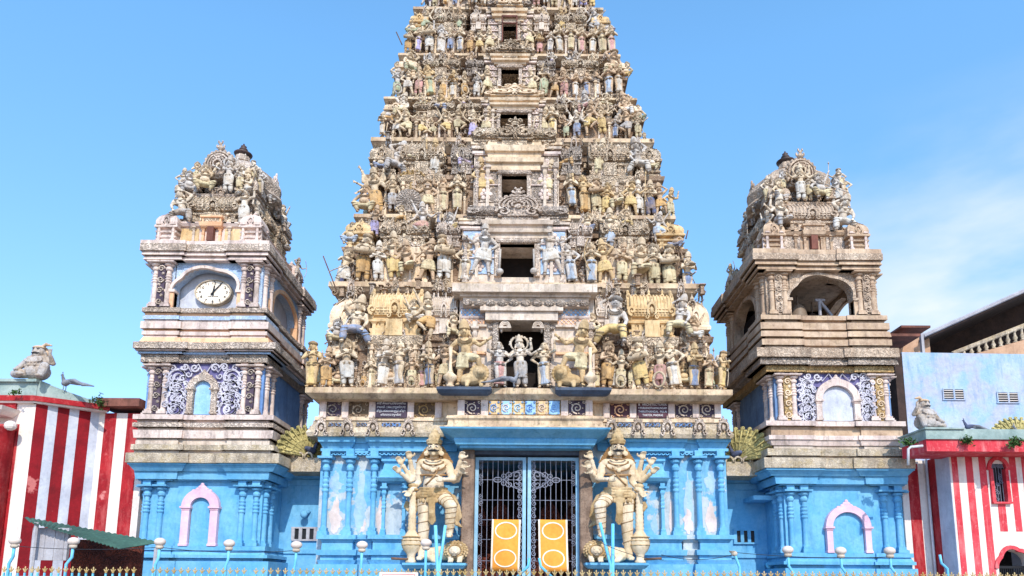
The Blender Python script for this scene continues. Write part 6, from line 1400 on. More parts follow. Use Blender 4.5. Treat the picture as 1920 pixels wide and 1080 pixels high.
m = MB(); m.box(ax - 6, PX(24, 900, YA), YA - .01, YA + .1, 0, zt - .6); obj('stripe', m, 'red', LB)
m = MB(); m.lathe((PX(7, 900, YA), YA - .12, 0), [(0, .2), (PZ(815, YA), .2), (PZ(812, YA), .26), (PZ(806, YA), .26)], 14); obj('half_column', m, 'red', LB, smooth=True)
m = MB(); m.rl(PX(-60, 790, YA), PX(24, 790, YA), YA - .5, YA, [(PZ(790, YA), .0), (PZ(783, YA), .12), (PZ(776, YA), .18)]); m.ell((PX(20, 796, YA - .4), YA - .4, PZ(798, YA - .4, 20)), (.16, .14, .14), 10, 7); obj('corbel', m, 'wall', LB)
m = MB(); m.box(ax - 6, PX(32, 765, YA), YA - .06, YA + .1, PZ(776, YA), PZ(757, YA)); obj('red_band', m, 'red', LB)
m = MB(); z0_ = zt
wallq(m, (ax - 6, YA - .12), (ax + .03, YA - .12), z0_, z0_ + .05, .3); wallq(m, (ax + .02, YA - .12), (bx_ + .3, YB - .12), z0_, z0_ + .05, .3); obj('white_fillet', m, 'wall', LB)
m = MB(); wallq(m, (ax - 6, YA - .18), (ax + .03, YA - .18), z0_ + .05, z0_ + .20, .4); wallq(m, (ax + .02, YA - .18), (bx_ + .4, YB - .18), z0_ + .05, z0_ + .20, .4); obj('red_moulding', m, 'red', LB)
m = MB(); zp = z0_ + .20; zq = PZ(712, YA - .2, 60)
wallq(m, (ax - 6, YA - .10), (ax + .03, YA - .10), zp, zq, .5); wallq(m, (ax - 6, YA - .20), (ax + .06, YA - .20), zq - .05, zq + .03, .6)
d = Vector((bx_ + .3 - ax, YB - YA, 0)); 
for k in range(10):
    t0, t1 = k / 10, (k + 1) / 10; h0 = zp + (zq - zp) * (1 - t0) ** 1.3 + .04; h1 = zp + (zq - zp) * (1 - t1) ** 1.3 + .04
    p0 = Vector((ax, YA - .10, 0)) + d * t0; p1 = Vector((ax, YA - .10, 0)) + d * t1; q_ = Vector((-.2, .4, 0))
    V = lambda p, z_: (p.x, p.y, z_)
    m.add([V(p0, zp), V(p1, zp), V(p1, h1), V(p0, h0), V(p0 + q_, zp), V(p1 + q_, zp), V(p1 + q_, h1), V(p0 + q_, h0)], [(0, 1, 2, 3), (7, 6, 5, 4), (3, 2, 6, 7), (0, 3, 7, 4), (1, 5, 6, 2), (0, 4, 5, 1)])
obj('parapet', m, 'teal', LB)
m = MB(); m.box(bx_ + .1, PX(274, 750, YB), YB - .35, YB + 2.5, PZ(762, YB - .3, 235), PZ(747, YB - .3, 235)); obj('roof_slab', m, 'rust', LB)
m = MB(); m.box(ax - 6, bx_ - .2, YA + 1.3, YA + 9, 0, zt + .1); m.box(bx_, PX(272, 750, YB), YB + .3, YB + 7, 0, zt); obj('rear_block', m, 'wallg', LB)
# sheet-metal lean-to below it
cn = empty('lean_to', (PX(170, 1000, -3.6), -3.6, 0), 'green corrugated lean-to roof on a grey panel wall below the striped building', 'shelter')
m = MB(); A0 = P(56, 979, -3.4); A1 = P(222, 1029, -3.4); B0 = P(110, 968, -2.9); B1 = P(312, 1018, -2.4)
n = 46; r0 = []; r1 = []
for k in range(n + 1):
    t = k / n; dz = .022 * math.sin(k * pi); wv = .03 * (k % 2)
    a = A0.lerp(A1, t); b_ = P(46, 970, -2.2).lerp(P(300, 1017, -2.6), t); r0.append((a.x, a.y, a.z + wv)); r1.append((b_.x, b_.y, b_.z + wv))
m.add(r0 + r1, [(k, k + 1, n + 2 + k, n + 1 + k) for k in range(n)]); o = obj('roof_sheet', m, 'greenroof', cn); sd = o.modifiers.new('t', 'SOLIDIFY'); sd.thickness = .02
m = MB(); m.box(PX(60, 1030, -3.1), PX(128, 1030, -3.1), -3.15, -3.05, PZ(1056, -3.1), PZ(990, -3.1, 90))
for k in range(4): xx = PX(66 + 18 * k, 1030, -3.1); m.box(xx, xx + .02, -3.165, -3.05, PZ(1056, -3.1), PZ(990, -3.1, 90) - .03)
obj('panel', m, 'greypanel', cn)
m = MB(); m.tube([(PX(292, 1040, -3.3), -3.3, 0), (PX(292, 1040, -3.3), -3.3, PZ(1028, -3.3, 292))], .05, 6); m.tube([(PX(62, 1040, -3.3), -3.3, 0), (PX(62, 1040, -3.3), -3.3, PZ(979, -3.3, 62))], .05, 6); obj('post', m, 'greypanel', cn)
m = MB(); m.box(PX(130, 1040, -2.2), PX(262, 1040, -2.2), -2.1, -2.0, 0, PZ(1012, -2.1, 200)); obj('back_board', m, 'redbrown', cn)  # dark sheet added for the shade under the lean-to roof
# pot-bellied seated figure on a parapet
def dwarf(loc, s, flip, label, rz):
    b = MB(); C = b.cap; E = b.ell
    E((0, 0, .24), (.30, .25, .22), 16, 10); E((0, -.04, .42), (.26, .21, .20), 16, 10); C((-.16, 0, .55), (.16, 0, .55), .11, .11, 10)
    for t in (-1, 1): E((t * .11, -.15, .53), (.09, .07, .08), 9, 7)
    E((0, -.03, .74), (.145, .145, .155), 14, 10); E((0, -.17, .72), (.035, .04, .035), 8, 6); E((0, -.10, .65), (.09, .08, .06), 9, 7)
    for t in (-1, 1): E((t * .15, 0, .70), (.03, .05, .06), 8, 6); E((t * .17, -.02, .62), (.045, .04, .05), 8, 6); E((t * .055, -.14, .78), (.022, .02, .016), 7, 5); E((t * .07, -.13, .70), (.04, .04, .035), 7, 5)
    C((-.16, -.02, .20), (-.38, -.20, .13), .12, .10, 12); C((-.38, -.20, .12), (-.18, -.36, .09), .09, .065, 10); E((-.14, -.40, .09), (.10, .07, .05), 8, 6)
    C((.16, -.02, .20), (.31, -.22, .32), .12, .11, 12); C((.31, -.22, .32), (.27, -.28, .08), .10, .075, 10); E((.28, -.36, .05), (.07, .12, .05), 8, 6)
    C((-.22, 0, .55), (-.38, -.05, .36), .085, .065, 10); C((-.38, -.05, .36), (-.34, -.24, .24), .065, .05, 9); E((-.33, -.29, .23), (.05, .05, .035), 7, 5)
    C((.22, 0, .55), (.40, -.08, .44), .085, .065, 10); C((.40, -.08, .44), (.40, -.20, .60), .06, .045, 9); E((.40, -.22, .66), (.04, .03, .055), 7, 5)
    for q in range(4): b.tube([(.40 + .02 * (q - 1.5), -.22, .69), (.405 + .03 * (q - 1.5), -.24, .76)], .012, 5)
    for q in range(9): a = pi * q / 8; E((.20 * math.cos(a), -.20 - .05 * math.sin(a), .50 - .07 * math.sin(a)), .026, 6, 5)
    for q in range(10): a = 2 * pi * q / 10; E((.25 * math.cos(a), .22 * math.sin(a) - .03, .36), .03, 6, 5)
    o = obj('dwarf_statue', remesh(b, 'dwarf', .011, 'greyc' if False else 'statue', 1), None, None, loc=loc, scale=(s * 1.08 * (-1 if flip else 1), s, s * 1.04), rz=rz); o.color = S(176, 168, 164); tag(o, label, 'statue')
    h = MB(); h.lathe((0, -.01, .83), [(0, .15), (.02, .155), (.05, .13), (.08, .06), (.09, .01)], 14); h.tube([(.05, -.05, .86), (.18, -.06, .93), (.32, -.06, .90)], [.03, .05, .02], 7)
    for q in range(14): a = -.3 + (pi + .6) * q / 13; h.ell((.15 * math.cos(a), .06, .74 + .15 * math.sin(a)), .045, 7, 5)
    q_ = obj('feathered_turban', remesh(h, 'turban', .012, 'statue', 1), None, o, local=True); q_.color = TONE['tan']
    e = MB()
    for t in (-1, 1): e.ell((t * .055, -.158, .782), (.018, .012, .012), 7, 5); e.tube([(0, -.19, .685), (t * .05, -.185, .680), (t * .10, -.155, .70)], [.014, .017, .005], 6); e.tube([(t * .02, -.165, .805), (t * .09, -.145, .81)], .008, 5)
    obj('painted_face', e, 'black', o, smooth=True, local=True)
v = P(68, 713, YA + .05); dwarf((v.x, v.y, zq + .02), (PZ(648, YA, 68) - zq) / .96, False, 'grey pot-bellied seated figure with feathered turban on the parapet beside the clock tower', 0)
v = P(122, 722, YA + .25); peacock('peacock_statue', (v.x, v.y, PZ(724, YA + .3, 122) - .14), .72, True, 'small grey-blue peacock statue on the parapet by the clock tower', 'peagrey', rz=-.35)
def plant(px_, py_, Y, r, n, label, seed):
    random.seed(seed); rt = empty('roof_plant', PP(px_, py_ + 4, Y), label, 'plant'); o = Vector(P(px_, py_ + r * 60, Y)); t = MB(); l = MB()
    for k in range(n):
        d = Vector((random.uniform(-1, 1), random.uniform(-.8, .3), random.uniform(-.3, 1))).normalized() * r * random.uniform(.4, 1.); m_ = o + d * .5 + Vector((0, 0, .04)); t.tube([o, m_, o + d], [.008, .006, .003], 4)
        for j in range(9):
            c = o + d * random.uniform(.3, 1.05) + Vector((random.uniform(-1, 1), random.uniform(-1, 1), random.uniform(-1, 1))) * .05; u = Vector((random.uniform(-1, 1), random.uniform(-1, 1), random.uniform(-1, 1))).normalized() * .05; w = u.cross(Vector((random.uniform(-1, 1), random.uniform(-1, 1), 1))).normalized() * .022
            l.add([c - u, c + w, c + u, c - w], [(0, 1, 2, 3)])
    obj('stem', t, 'wood', rt); obj('foliage', l, 'leaf', rt)
plant(182, 736, YA + .7, .30, 14, 'little dark weed sprouting behind the parapet by the clock tower', 1)
plant(30, 726, YA - .4, .16, 6, 'dry creeping sprig hanging on the parapet under the pot-bellied figure', 2)

# ------------------------------------------------------------------ striped building beyond the bell tower
YC = -1.0; cxr = PX(1779, 850, YC); zr = PZ(851, YC, 1779)
RB = empty('striped_building', (cxr + 2, YC, 0), 'red and white striped temple building with arched window beside the bell tower', 'building')
m = MB(); wz0, wz1 = PZ(936, YC), PZ(864, YC); dz1 = PZ(1022, YC)
xw0, xw1 = PX(1856, 900, YC), PX(1889, 900, YC); xd0, xd1 = PX(1868, 1050, YC), PX(1934, 1050, YC)
m.box(cxr, xw0, YC, YC + .3, 0, zr); m.box(xw1, cxr + 6, YC, YC + .3, dz1 + .4, zr); m.box(xw0, xw1, YC, YC + .3, wz1, zr); m.box(xw0, xw1, YC, YC + .3, dz1 + .4, wz0); m.box(xd1, cxr + 6, YC, YC + .3, 0, dz1 + .4)
m.box(xw0, xd1, YC, YC + .3, dz1 + .02, dz1 + .4) if False else None
obj('front_wall', m, 'wall', RB)
m = MB(); arch_wall(m, xw0, xd1, 0, dz1 + .4, (xd0 + xd1) / 2, dz1 - .55, (xd1 - xd0) / 2 - .05, .5, YC + .001, YC + .3, 12, .12); obj('door_wall', m, 'wall', RB)
m = MB()
for a, b_ in ((1783, 1794), (1809, 1822), (1834, 1847)): m.box(PX(a, 860, YC), PX(b_, 860, YC), YC - .008, YC + .1, 0, zr)
for a, b_ in ((1891, 1903), (1914, 1926)): m.box(PX(a, 860, YC), PX(b_, 860, YC), YC - .008, YC + .1, dz1 + .45, zr)
m.box(PX(1862, 860, YC), PX(1876, 860, YC), YC - .008, YC + .1, wz1 + .1, zr); m.box(PX(1862, 860, YC), PX(1876, 860, YC), YC - .008, YC + .1, dz1 + .45, wz0 - .06)
obj('stripe', m, 'redw', RB)
m = MB(); m.box(cxr - .02, cxr - .001, YC + .0, YC + .65, 0, zr); obj('side_wall', m, 'wallg', RB)  # grey strip: the return wall's shade painted as a colour
m = MB(); m.box(cxr - .02, cxr + .3, YC + .65, YC + 1.1, 0, zr); obj('stripe', m, 'red', RB)
m = MB(); m.box(PX(1690, 900, YC + 1.1), cxr, YC + 1.1, YC + 1.4, 0, zr); obj('front_wall', m, 'wall', RB)
m = MB(); m.box(PX(1702, 900, YC + 1.1), PX(1722, 900, YC + 1.1), YC + 1.09, YC + 1.2, 0, zr - .1); obj('stripe', m, 'red', RB)
m = MB(); m.tube([PP(1735, 850, YC + 1.0), (P(1735, 850, YC + 1.0).x, YC + 1.0, 0)], .035, 8); tag(obj('downpipe', m, 'whitepipe', smooth=True), 'pale grey downpipe on the striped wall beside the bell tower', 'pipe')
# window
wn = MB(); cxx = (xw0 + xw1) / 2; hw_ = (xw1 - xw0) / 2; arch_pts = []
for t in (-1, 1): wn.rl(cxx + t * (hw_ - .03) - .04, cxx + t * (hw_ - .03) + .04, YC - .06, YC + .1, [(wz0, .01), (wz1 - .15, 0)])
wn.rl(cxx - hw_, cxx + hw_, YC - .08, YC + .1, [(wz0 - .05, .02), (wz0, .02)]); wn.ribbon([(cxx + (hw_ + .02) * math.cos(a) * (1 - .12 * math.sin(a) ** 6), wz1 - .18 + .34 * math.sin(a)) for a in [pi * k / 14 for k in range(15)]], .10, YC - .06, YC + .05); wn.ell((cxx, YC - .02, wz1 + .2), (.04, .04, .07), 7, 5)
WF = obj('window_frame', wn, 'redw', RB)
m = MB(); m.box(cxx - hw_, cxx + hw_, YC + .12, YC + .16, wz0, wz1 + .05); obj('window_pane', m, 'black', WF)
m = MB(); random.seed(4)
for k in range(5): m.tube([(cxx - hw_ + .08 + k * .075, YC + .06, wz0), (cxx - hw_ + .08 + k * .075, YC + .06, wz1 - .1)], .008, 4)
for k in range(9): m.spiral((cxx + random.uniform(-.12, .12), wz0 + .1 + k * .08), .06, .01, k, 1.2, .02, YC + .05, YC + .06, 10, 1 if k % 2 else -1, tube=.008)
for k in range(5): m.archring(cxx, wz1 - .12, .04 + .035 * k, .05 + .035 * k, .014, YC + .03, YC + .05, 0, pi, 8)
obj('window_grille', m, 'grille', WF)
m = MB(); m.box(xd0 - .3, xd1 + .3, YC + 1.2, YC + 1.3, 0, dz1 + .3); obj('door_void', m, 'void', RB)
m = MB(); 
for k in range(14): xx = xd0 + .1 + (xd1 - xd0 - .2) * k / 13; m.tube([(xx, YC + .18, 0), (xx, YC + .18, dz1 - .5)], .016, 5)
m.box(xd0, xd1, YC + .16, YC + .2, dz1 - .55, dz1 - .48)
tag(obj('arched_gate', m, 'black'), 'black barred gate in the arched doorway of the striped building beside the bell tower', 'gate')
m = MB(); m.ribbon([((xd0 + xd1) / 2 + ((xd1 - xd0) / 2) * math.cos(a) * (1 + .12 * (abs(math.sin(2.5 * a)) - .5)), dz1 - .55 + .55 * (1 + .12 * (abs(math.sin(2.5 * a)) - .5)) * math.sin(a)) for a in [pi * k / 20 for k in range(21)]], .10, YC - .05, YC + .05); obj('door_arch', m, 'redw', RB)
# eave, fascia, parapet
ex = PX(1737, 835, YC - .85); 
m = MB(); m.box(ex, cxr + 6, YC - .85, YC + .35, PZ(846, YC - .85, 1750), PZ(823, YC - .85, 1750)); fo = obj('fascia', m, 'redw', RB)
m = MB(); m.box(ex - .02, cxr + 6, YC - .9, YC + .4, PZ(823, YC - .9, 1750), PZ(804, YC - .9, 1750)); obj('parapet', m, 'teal', RB)
m = MB(); m.box(ex - .06, PX(1807, 804, YC - .9), YC - .95, YC + .42, PZ(804, YC - .95, 1750), PZ(801, YC - .95, 1750)); obj('parapet_cap', m, 'teal', RB)
m = MB(); m.box(cxr + .3, cxr + 6, YC + 1.35, YC + 7, 0, zr - .02); obj('rear_block', m, 'wallg', RB)
zpr = PZ(801, YC - .95, 1750)
dwarf((PX(1735, 801, YC - .45), YC - .45, zpr), (PZ(748, YC - .45, 1735) - zpr) / .96, True, 'pale pot-bellied reclining figure with feathered turban on the parapet beside the bell tower', .25)
peacock('peacock_statue', (PX(1816, 812, YC - .6), YC - .6, PZ(805, YC - .9, 1816) - .02), .50, True, 'slate peacock statue with long drooping tail on the parapet by the bell tower', 'peacock', rz=0)
peacock('peacock_statue', (PX(1912, 820, YC - .4), YC - .4, PZ(823, YC - .9, 1905) + .05), .62, True, 'peacock statue with pale raised fan at the edge of the parapet by the bell tower', 'peagrey', fan=1.0, rz=0, tail=0)
plant(1813, 818, YC - 1.0, .17, 16, 'small green weed growing below the slate peacock on the parapet', 5); plant(1904, 818, YC - 1.05, .26, 24, 'bushy green weed growing before the raised peacock fan', 6); plant(1702, 820, -1.6, .22, 14, 'dark green weed growing between bell tower and striped building', 7)
m = MB(); m.tube([PP(1730, 836, -2.), PP(1708, 838, -2.), PP(1703, 842, -2.), PP(1703, 872, -2.)], .035, 8); tag(obj('drain_pipe', m, 'whitepipe', smooth=True), 'short bent grey drain pipe by the bell tower ledge', 'pipe')
# weathered blue building behind
YD = 6.0
BB = empty('blue_building', (PX(1830, 800, YD), YD, 0), 'tall washed-out pale blue building with louvred vents behind the bell tower', 'building')
xb0 = PX(1694, 700, YD); m = MB(); zb = PZ(663, YD, 1760)
m.add([(xb0, YD, 0), (xb0 + 14, YD, 0), (xb0 + 14, YD, zb - .1), (xb0, YD, zb + .05), (xb0 - .0, YD + 3, 0), (xb0 + 14, YD + 3, 0), (xb0 + 14, YD + 3, zb - .1), (xb0 - .0, YD + 3, zb + .05)], [(0, 1, 2, 3), (7, 6, 5, 4), (0, 3, 7, 4), (3, 2, 6, 7), (1, 5, 6, 2)])
obj('front_wall', m, 'wash', BB)
m = MB(); m.box(xb0 - 2.5, xb0 - .003, YD + 2.2, YD + 3, 0, zb + .3); m.box(xb0 - .3, xb0 - .004, YD + .02, YD + 2.2, 0, zb); obj('side_wall', m, 'darkroof', BB)
for a, b_ in ((1768, 1811), (1870, 1913)):
    ws = empty('w', (0, 0, 0), None, None); bpy.data.objects.remove(ws)
    y0, y1 = (730, 748) if a < 1800 else (736, 754)
    m = MB(); bx(m, a, b_, YD - .05, YD + .02, y0 - 2, y0); bx(m, a, b_, YD - .05, YD + .02, y1, y1 + 2); bx(m, (a + b_) / 2 - 1.5, (a + b_) / 2 + 1.5, YD - .05, YD + .02, y0, y1); bx(m, a, a + 2, YD - .05, YD + .02, y0, y1); bx(m, b_ - 4, b_, YD - .05, YD + .02, y0, y1); wo = obj('vent', m, 'wash', BB)
    m = MB(); bx(m, a + 2, b_ - 2, YD - .015, YD + .02, y0, y1); obj('vent_back', m, 'black', wo)
    m = MB(); 
    for k in range(4): yy = y0 + 1.5 + (y1 - y0 - 1) * k / 4; bx(m, a + 2, b_ - 3, YD - .04, YD + .02, yy, yy + 1.2)
    obj('louver_slats', m, 'wall', wo)
# dark roofs and stair balustrade above it
YE = 9.0
RO = empty('roofed_building', (PX(1850, 620, YE), YE, 0), 'building with big dark sloping roof and stone stair balustrade behind the pale blue one', 'building')
m = MB(); a = P(1735, 630, YE - 1); b_ = a + (P(1990, 515, YE - 1) - a) * 1.6; m.add([(a.x, a.y, a.z), (b_.x, b_.y, b_.z), (b_.x, b_.y + 6, b_.z), (a.x, a.y + 6, a.z), (a.x, a.y, a.z - .12), (b_.x, b_.y, b_.z - .12), (b_.x, b_.y + 6, b_.z - .12), (a.x, a.y + 6, a.z - .12)], [(0, 1, 2, 3), (7, 6, 5, 4), (0, 4, 5, 1), (1, 5, 6, 2), (2, 6, 7, 3), (3, 7, 4, 0)]); obj('roof', m, 'darkroof', RO)
m = MB(); m.tube([(a.x - .1, a.y - .03, a.z + .0), (b_.x, b_.y - .03, b_.z + .0)], .09, 6); obj('roof_edge', m, 'greypanel', RO)
m = MB(); a2 = P(1740, 634, YE + 4); m.add([(a.x + .2, YE + 4.2, 0), (b_.x, YE + 4.2, 0), (b_.x, YE + 4.2, b_.z + .3), (a.x + .2, YE + 4.2, a.z + .1)], [(0, 1, 2, 3)]); obj('back_wall', m, 'darkroof', RO)
m = MB(); p0 = P(1790, 668, YE); p1 = P(1990, 596, YE); m.add([(p0.x, YE, 0), (p1.x, YE, 0), (p1.x, YE, p1.z - .5), (p0.x, YE, p0.z - .15), (p0.x, YE + .3, 0), (p1.x, YE + .3, 0), (p1.x, YE + .3, p1.z - .5), (p0.x, YE + .3, p0.z - .15)], [(0, 1, 2, 3), (7, 6, 5, 4), (3, 2, 6, 7)]); obj('stair_wall', m, 'tan', RO)
m = MB(); q0 = P(1788, 662, YE); q1 = P(1990, 583, YE); 
for h_, w_ in ((0, .12),): m.tube([(q0.x, YE + .1, q0.z), (q1.x, YE + .1, q1.z)], .10, 6)
obj('handrail', m, 'greyledge', RO)
for k in range(15):
    t = (k + .6) / 15; x = q0.x + (q1.x - q0.x) * t; zt_ = q0.z + (q1.z - q0.z) * t; zb_ = (p0.z - .15) + (p1.z - .5 - p0.z + .15) * ((x - p0.x) / (p1.x - p0.x))
    hh = zt_ - zb_
    if hh > .1: b2 = MB(); b2.lathe((x, YE + .1, zb_), [(0, .10), (.08 * hh, .10), (.12 * hh, .05), (.35 * hh, .10), (.6 * hh, .05), (.8 * hh, .05), (.86 * hh, .09), (hh, .09)], 10); obj('baluster', b2, 'greyledge', RO, smooth=True)
m = MB(); m.box(PX(1664, 630, YE - 3), PX(1726, 630, YE - 3), YE - 3, YE + 2, PZ(626, YE - 3), PZ(621, YE - 3)); m.box(PX(1690, 615, YE - 2.5), PX(1745, 615, YE - 2.5), YE - 2.5, YE + 2, PZ(614, YE - 2.5, 1700), PZ(610, YE - 2.5, 1700))
a = P(1664, 628, YE - 3); b_ = P(1700, 611, YE - 3); obj('canopy', m, 'rust', RO)
m = MB(); bx(m, 1672, 1745, YE - .5, YE - .3, 626, 700); obj('canopy_wall', m, 'tan', RO)
m = MB(); bx(m, 1728, 1733, YE - 1.5, YE - 1.35, 615, 668); obj('post', m, 'greypanel', RO)

# ------------------------------------------------------------------ railing, lamps, wires, ground
YF = -5.0
SEC = [(8, 60), (71, 175), (199, 251), (287, 458), (480, 549), (563, 636), (650, 706), (716, 790), (804, 862), (872, 950), (962, 1040), (1052, 1118), (1130, 1246), (1262, 1332), (1345, 1470), (1485, 1600), (1614, 1730), (1744, 1850), (1862, 1915)]
NAMES = ['before the half column of the striped wall', 'before the grey panel under the lean-to', 'before the end of the green lean-to', 'before the clock tower', 'before the corner of the clock tower', 'before the slotted window by the clock tower', 'before the peeling columns, clock tower side', 'behind the pink-edged board', 'before the guardian nearer the clock tower', 'before the gate leaf nearer the clock tower', 'before the middle of the iron gate', 'before the gate jamb nearer the bell tower', 'before the guardian nearer the bell tower', 'before the peeling columns, bell tower side', 'before the slotted window by the bell tower', 'before the pink arch of the bell tower', 'before the outer corner of the bell tower', 'before the striped wall by the bell tower', 'before the black arched gate']
ztop = PZ(1069, YF, 960)
pk = MB(); pk.box(-.016, .016, -.016, .016, 0, ztop - .12); pkm = pk.mesh('picket'); fix(pkm); pkm.materials.append(M['pipe'])
fl = MB(); fl.ell((0, 0, .085), (.017, .012, .035), 7, 5); fl.ell((0, 0, 0), (.03, .016, .012), 7, 5)
for t in (-1, 1): fl.tube([(0, 0, .01), (t * .028, 0, .035), (t * .045, 0, .07), (t * .06, 0, .055)], [.012, .013, .010, .006], 6)
fl.ell((0, 0, .04), (.014, .012, .04), 7, 5)
flm = fl.mesh('finial', True); fix(flm); flm.materials.append(M['goldp'])
for (a, b_), nm in zip(SEC, NAMES):
    xa, xb = PX(a, 1070, YF), PX(b_, 1070, YF); dzs = -.010 * (a / 1920) * 10
    fs = empty('railing', ((xa + xb) / 2, YF, 0), f'pale blue railing with gold finials {nm}', 'railing', 'railing panels before the temple')
    m = MB(); m.box(xa - .05, xb + .05, YF - .02, YF + .02, 1.55, 1.59); m.box(xa - .05, xb + .05, YF - .02, YF + .02, .2, .24); obj('rail', m, 'pipe', fs)
    n = max(2, round((b_ - a) / 12.8))
    for k in range(n + 1):
        x = xa + (xb - xa) * k / n; dz = random.uniform(-.006, .006)
        p = bpy.data.objects.new('picket', pkm); COL.objects.link(p); p.location = (x, YF, dz); par(p, fs)
        q = bpy.data.objects.new('finial', flm); COL.objects.link(q); q.location = (x, YF, ztop - .10 + dz); par(q, p)
m = MB(); m.box(PX(712, 1078, -5.2), PX(784, 1078, -5.2), -5.22, -5.18, 1.0, PZ(1073, -5.2, 748)); sb = obj('board', m, 'wall'); tag(sb, 'small white board with pink border hung on the railing', 'sign')
m = MB(); X0, X1, Zt = PX(717, 1078, -5.2), PX(779, 1078, -5.2), PZ(1076, -5.2, 748); m.box(X0, X1, -5.226, -5.22, Zt - .02, Zt); m.box(X0, X0 + .02, -5.226, -5.22, 1.1, Zt - .02); m.box(X1 - .02, X1, -5.226, -5.22, 1.1, Zt - .02); obj('border', m, 'signpink', sb)
for t in (-1, 1): pipe('brace', [PP(1002 + t * 36, 1085, -4.7), PP(1002 + t * 12, 1062, -4.7), PP(1002 + t * 9, 1046, -4.7)], .03, 'pipe', f"curved pale blue brace at the foot of the gate, nearer the {'clock' if t < 0 else 'bell'} tower", 'brace')
YL = -4.6
LMP = [(28, 1014, 26, 'before the half column of the striped wall', -6), (138, 1015, 26, 'in front of the green lean-to', -9), (300, 1016, 28, 'at the corner of the clock tower', -5), (430, 1019, 28, 'before the middle of the clock tower', -4), (556, 1022, 30, 'before the slotted window by the clock tower', -2), (679, 1022, 30, 'before the peeling columns, clock side', 0),
       (1477, 1031, 24, 'at the inner corner of the bell tower', 8), (1576, 1033, 24, 'before the pink arch of the bell tower', 8), (1668, 1033, 24, 'at the outer corner of the bell tower', 8), (799, 1018, 24, 'before the guardian nearer the clock tower', 0)]
for (px_, py_, dn, lb, kx) in LMP:
    g = P(px_, py_, YL); rt = empty('globe_lamp', (g.x, YL, 0), f'white globe lamp on a pale blue pole {lb}', 'street lamp', 'globe lamps along the railing')
    m = MB(); m.ell((g.x, YL, g.z), (.125, .11, .092), 20, 14); obj('globe', m, 'globe', rt, smooth=True)
    m = MB(); m.lathe((g.x, YL, g.z - .165), [(.01, .05), (.035, .07), (.08, .07), (.085, .05)], 14, sx=1.2); obj('cap', m, 'lampbase', rt, smooth=True)
    k = .0118; m = MB(); m.tube([(g.x, YL, g.z - .15), (g.x, YL, g.z - .35), (g.x + kx * k, YL, g.z - .50), (g.x + kx * k, YL, 0)], .032, 8); obj('pole', m, 'pipe', rt, smooth=True)
g = P(1377, 1038, YL); rt = empty('broken_lamp', (g.x, YL, 0), 'broken lamp holder without its globe before the slotted window by the bell tower', 'street lamp'); m = MB(); m.ell((g.x, YL, g.z), (.07, .06, .06), 9, 6); m.lathe((g.x - .05, YL, g.z), [(0, .03), (.05, .07), (.06, .075)], 10); obj('holder', m, 'lampbase', rt); m = MB(); m.tube([(g.x, YL, g.z), (g.x + .1, YL, g.z - .3), (g.x + .1, YL, 0)], .03, 8); obj('pole', m, 'pipe', rt)
pipe('pole', [PP(1762, 1040, YL), PP(1765, 1056, YL), PP(1776, 1066, YL), PP(1778, 1085, YL), (P(1778, 1085, YL).x, YL, 0)], .03, 'pipe', 'crooked pale blue lamp pole without lamp before the striped wall', 'pole')
def wire(a, b_, Y, sag, lb):
    A, B = P(*a, Y), P(*b_, Y); m = MB(); m.tube([tuple(A.lerp(B, t / 10) - Vector((0, 0, sag * 4 * (t / 10) * (1 - t / 10)))) for t in range(11)], .007, 4); tag(obj('cable', m, 'wire'), lb, 'cable')
wire((30, 1024), (300, 1026), YL, .06, 'thin dark cable strung between the lamps before the striped building'); wire((300, 1026), (556, 1032), YL, .08, 'thin dark cable strung between the lamps before the clock tower'); wire((1380, 1036), (1668, 1044), YL, .06, 'thin dark cable strung between the lamps before the bell tower'); wire((1240, 1040), (1380, 1038), YL, .12, 'thin dark cable sagging from the broken lamp towards the guardian')
wire((1115, 1012), (1245, 1050), -2.4, .1, 'thin cable hanging at the feet of the guardian nearer the bell tower')
m = MB(); m.box(-400, 400, -60, 700, -.2, 0); g_ = obj('ground', m, 'ground'); g_['kind'] = 'structure'

# ------------------------------------------------------------------ sky and sun
SUN_EL, SUN_AZ = R(40), R(12)      # azimuth: to the right of the viewing direction, behind the camera
w = bpy.data.worlds.new('World'); sc.world = w; w.use_nodes = True; nt = w.node_tree; bg = nt.nodes['Background']
sk = nt.nodes.new('ShaderNodeTexSky'); sk.sky_type = 'NISHITA'; sk.sun_disc = False; sk.sun_elevation = SUN_EL; sk.sun_rotation = pi - SUN_AZ; sk.altitude = 0; sk.air_density = 1.; sk.dust_density = .4; sk.ozone_density = 2.
tc = nt.nodes.new('ShaderNodeTexCoord'); mp = nt.nodes.new('ShaderNodeMapping'); mp.inputs['Scale'].default_value = (1, 1, 2.6); nt.links.new(tc.outputs['Generated'], mp.inputs[0])
no = nt.nodes.new('ShaderNodeTexNoise'); no.inputs['Scale'].default_value = 2.3; no.inputs['Detail'].default_value = 6; no.inputs['Roughness'].default_value = .52; nt.links.new(mp.outputs[0], no.inputs[0])
r1 = nt.nodes.new('ShaderNodeMapRange'); r1.inputs[1].default_value = .32; r1.inputs[2].default_value = .50; nt.links.new(no.outputs[0], r1.inputs[0])
sx = nt.nodes.new('ShaderNodeSeparateXYZ'); nt.links.new(tc.outputs['Generated'], sx.inputs[0])
r2 = nt.nodes.new('ShaderNodeMapRange'); r2.inputs[1].default_value = .28; r2.inputs[2].default_value = .50; nt.links.new(sx.outputs[0], r2.inputs[0])
r3 = nt.nodes.new('ShaderNodeMapRange'); r3.inputs[1].default_value = .56; r3.inputs[2].default_value = .34; nt.links.new(sx.outputs[2], r3.inputs[0])
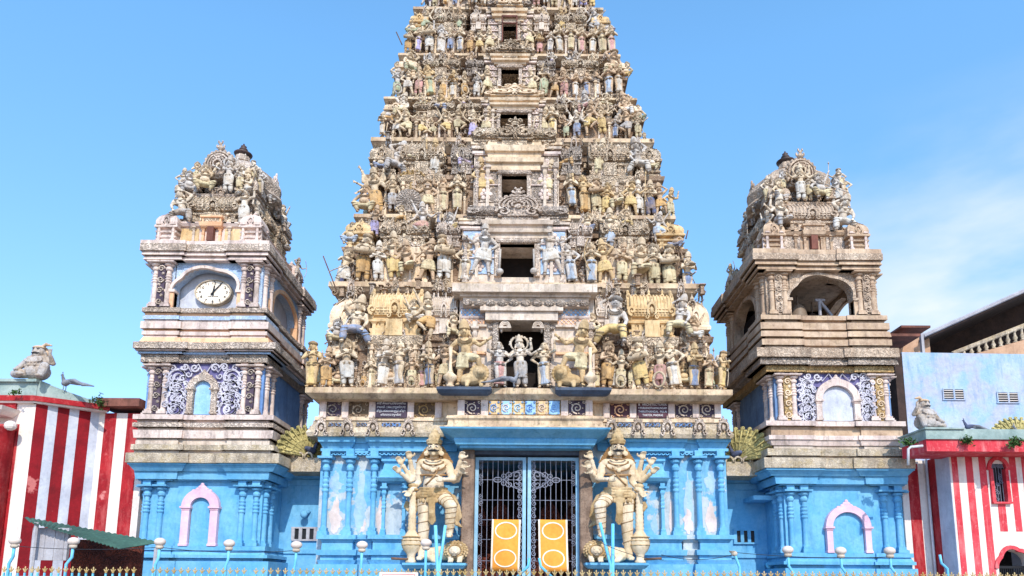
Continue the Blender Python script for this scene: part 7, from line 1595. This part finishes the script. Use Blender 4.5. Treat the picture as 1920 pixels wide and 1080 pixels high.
m1 = nt.nodes.new('ShaderNodeMath'); m1.operation = 'MULTIPLY'; nt.links.new(r1.outputs[0], m1.inputs[0]); nt.links.new(r2.outputs[0], m1.inputs[1])
m2 = nt.nodes.new('ShaderNodeMath'); m2.operation = 'MULTIPLY'; nt.links.new(m1.outputs[0], m2.inputs[0]); nt.links.new(r3.outputs[0], m2.inputs[1])
mx = nt.nodes.new('ShaderNodeMix'); mx.data_type = 'RGBA'; nt.links.new(m2.outputs[0], mx.inputs[0])
tint = nt.nodes.new('ShaderNodeMix'); tint.data_type = 'RGBA'; tint.blend_type = 'MULTIPLY'; tint.inputs[0].default_value = 1; r4 = nt.nodes.new('ShaderNodeMapRange'); r4.inputs[1].default_value = .08; r4.inputs[2].default_value = .62; nt.links.new(sx.outputs[2], r4.inputs[0]); tm = nt.nodes.new('ShaderNodeMix'); tm.data_type = 'RGBA'; nt.links.new(r4.outputs[0], tm.inputs[0]); tm.inputs[6].default_value = SKYL; tm.inputs[7].default_value = SKYT; nt.links.new(tm.outputs[2], tint.inputs[7]); nt.links.new(sk.outputs[0], tint.inputs[6])
nt.links.new(tint.outputs[2], mx.inputs[6]); mx.inputs[7].default_value = CLD
nt.links.new(mx.outputs[2], bg.inputs[0]); bg.inputs[1].default_value = SKYS
sl = bpy.data.lights.new('sun', 'SUN'); sl.energy = 3.1; sl.angle = R(.5); sl.color = (1, .93, .82); so = bpy.data.objects.new('sun', sl); COL.objects.link(so)
dirv = Vector((math.sin(SUN_AZ) * math.cos(SUN_EL), -math.cos(SUN_AZ) * math.cos(SUN_EL), math.sin(SUN_EL))); so.rotation_euler = dirv.to_track_quat('Z', 'Y').to_euler(); so.location = (10, -30, 30)
sc.view_settings.view_transform = 'Standard'; sc.view_settings.look = 'None'; sc.view_settings.exposure = EXPO; sc.view_settings.gamma = 1
sc.render.engine = 'CYCLES'; sc.cycles.use_denoising = True; sc.cycles.max_bounces = 6

import re as _re
for o in bpy.data.objects:
    if 'label' in o and not o.parent:
        n = len(_re.findall(r"[A-Za-z0-9][A-Za-z0-9'-]*", o['label']))
        if n > 16 or n < 4: print('LABEL', n, o['label'])
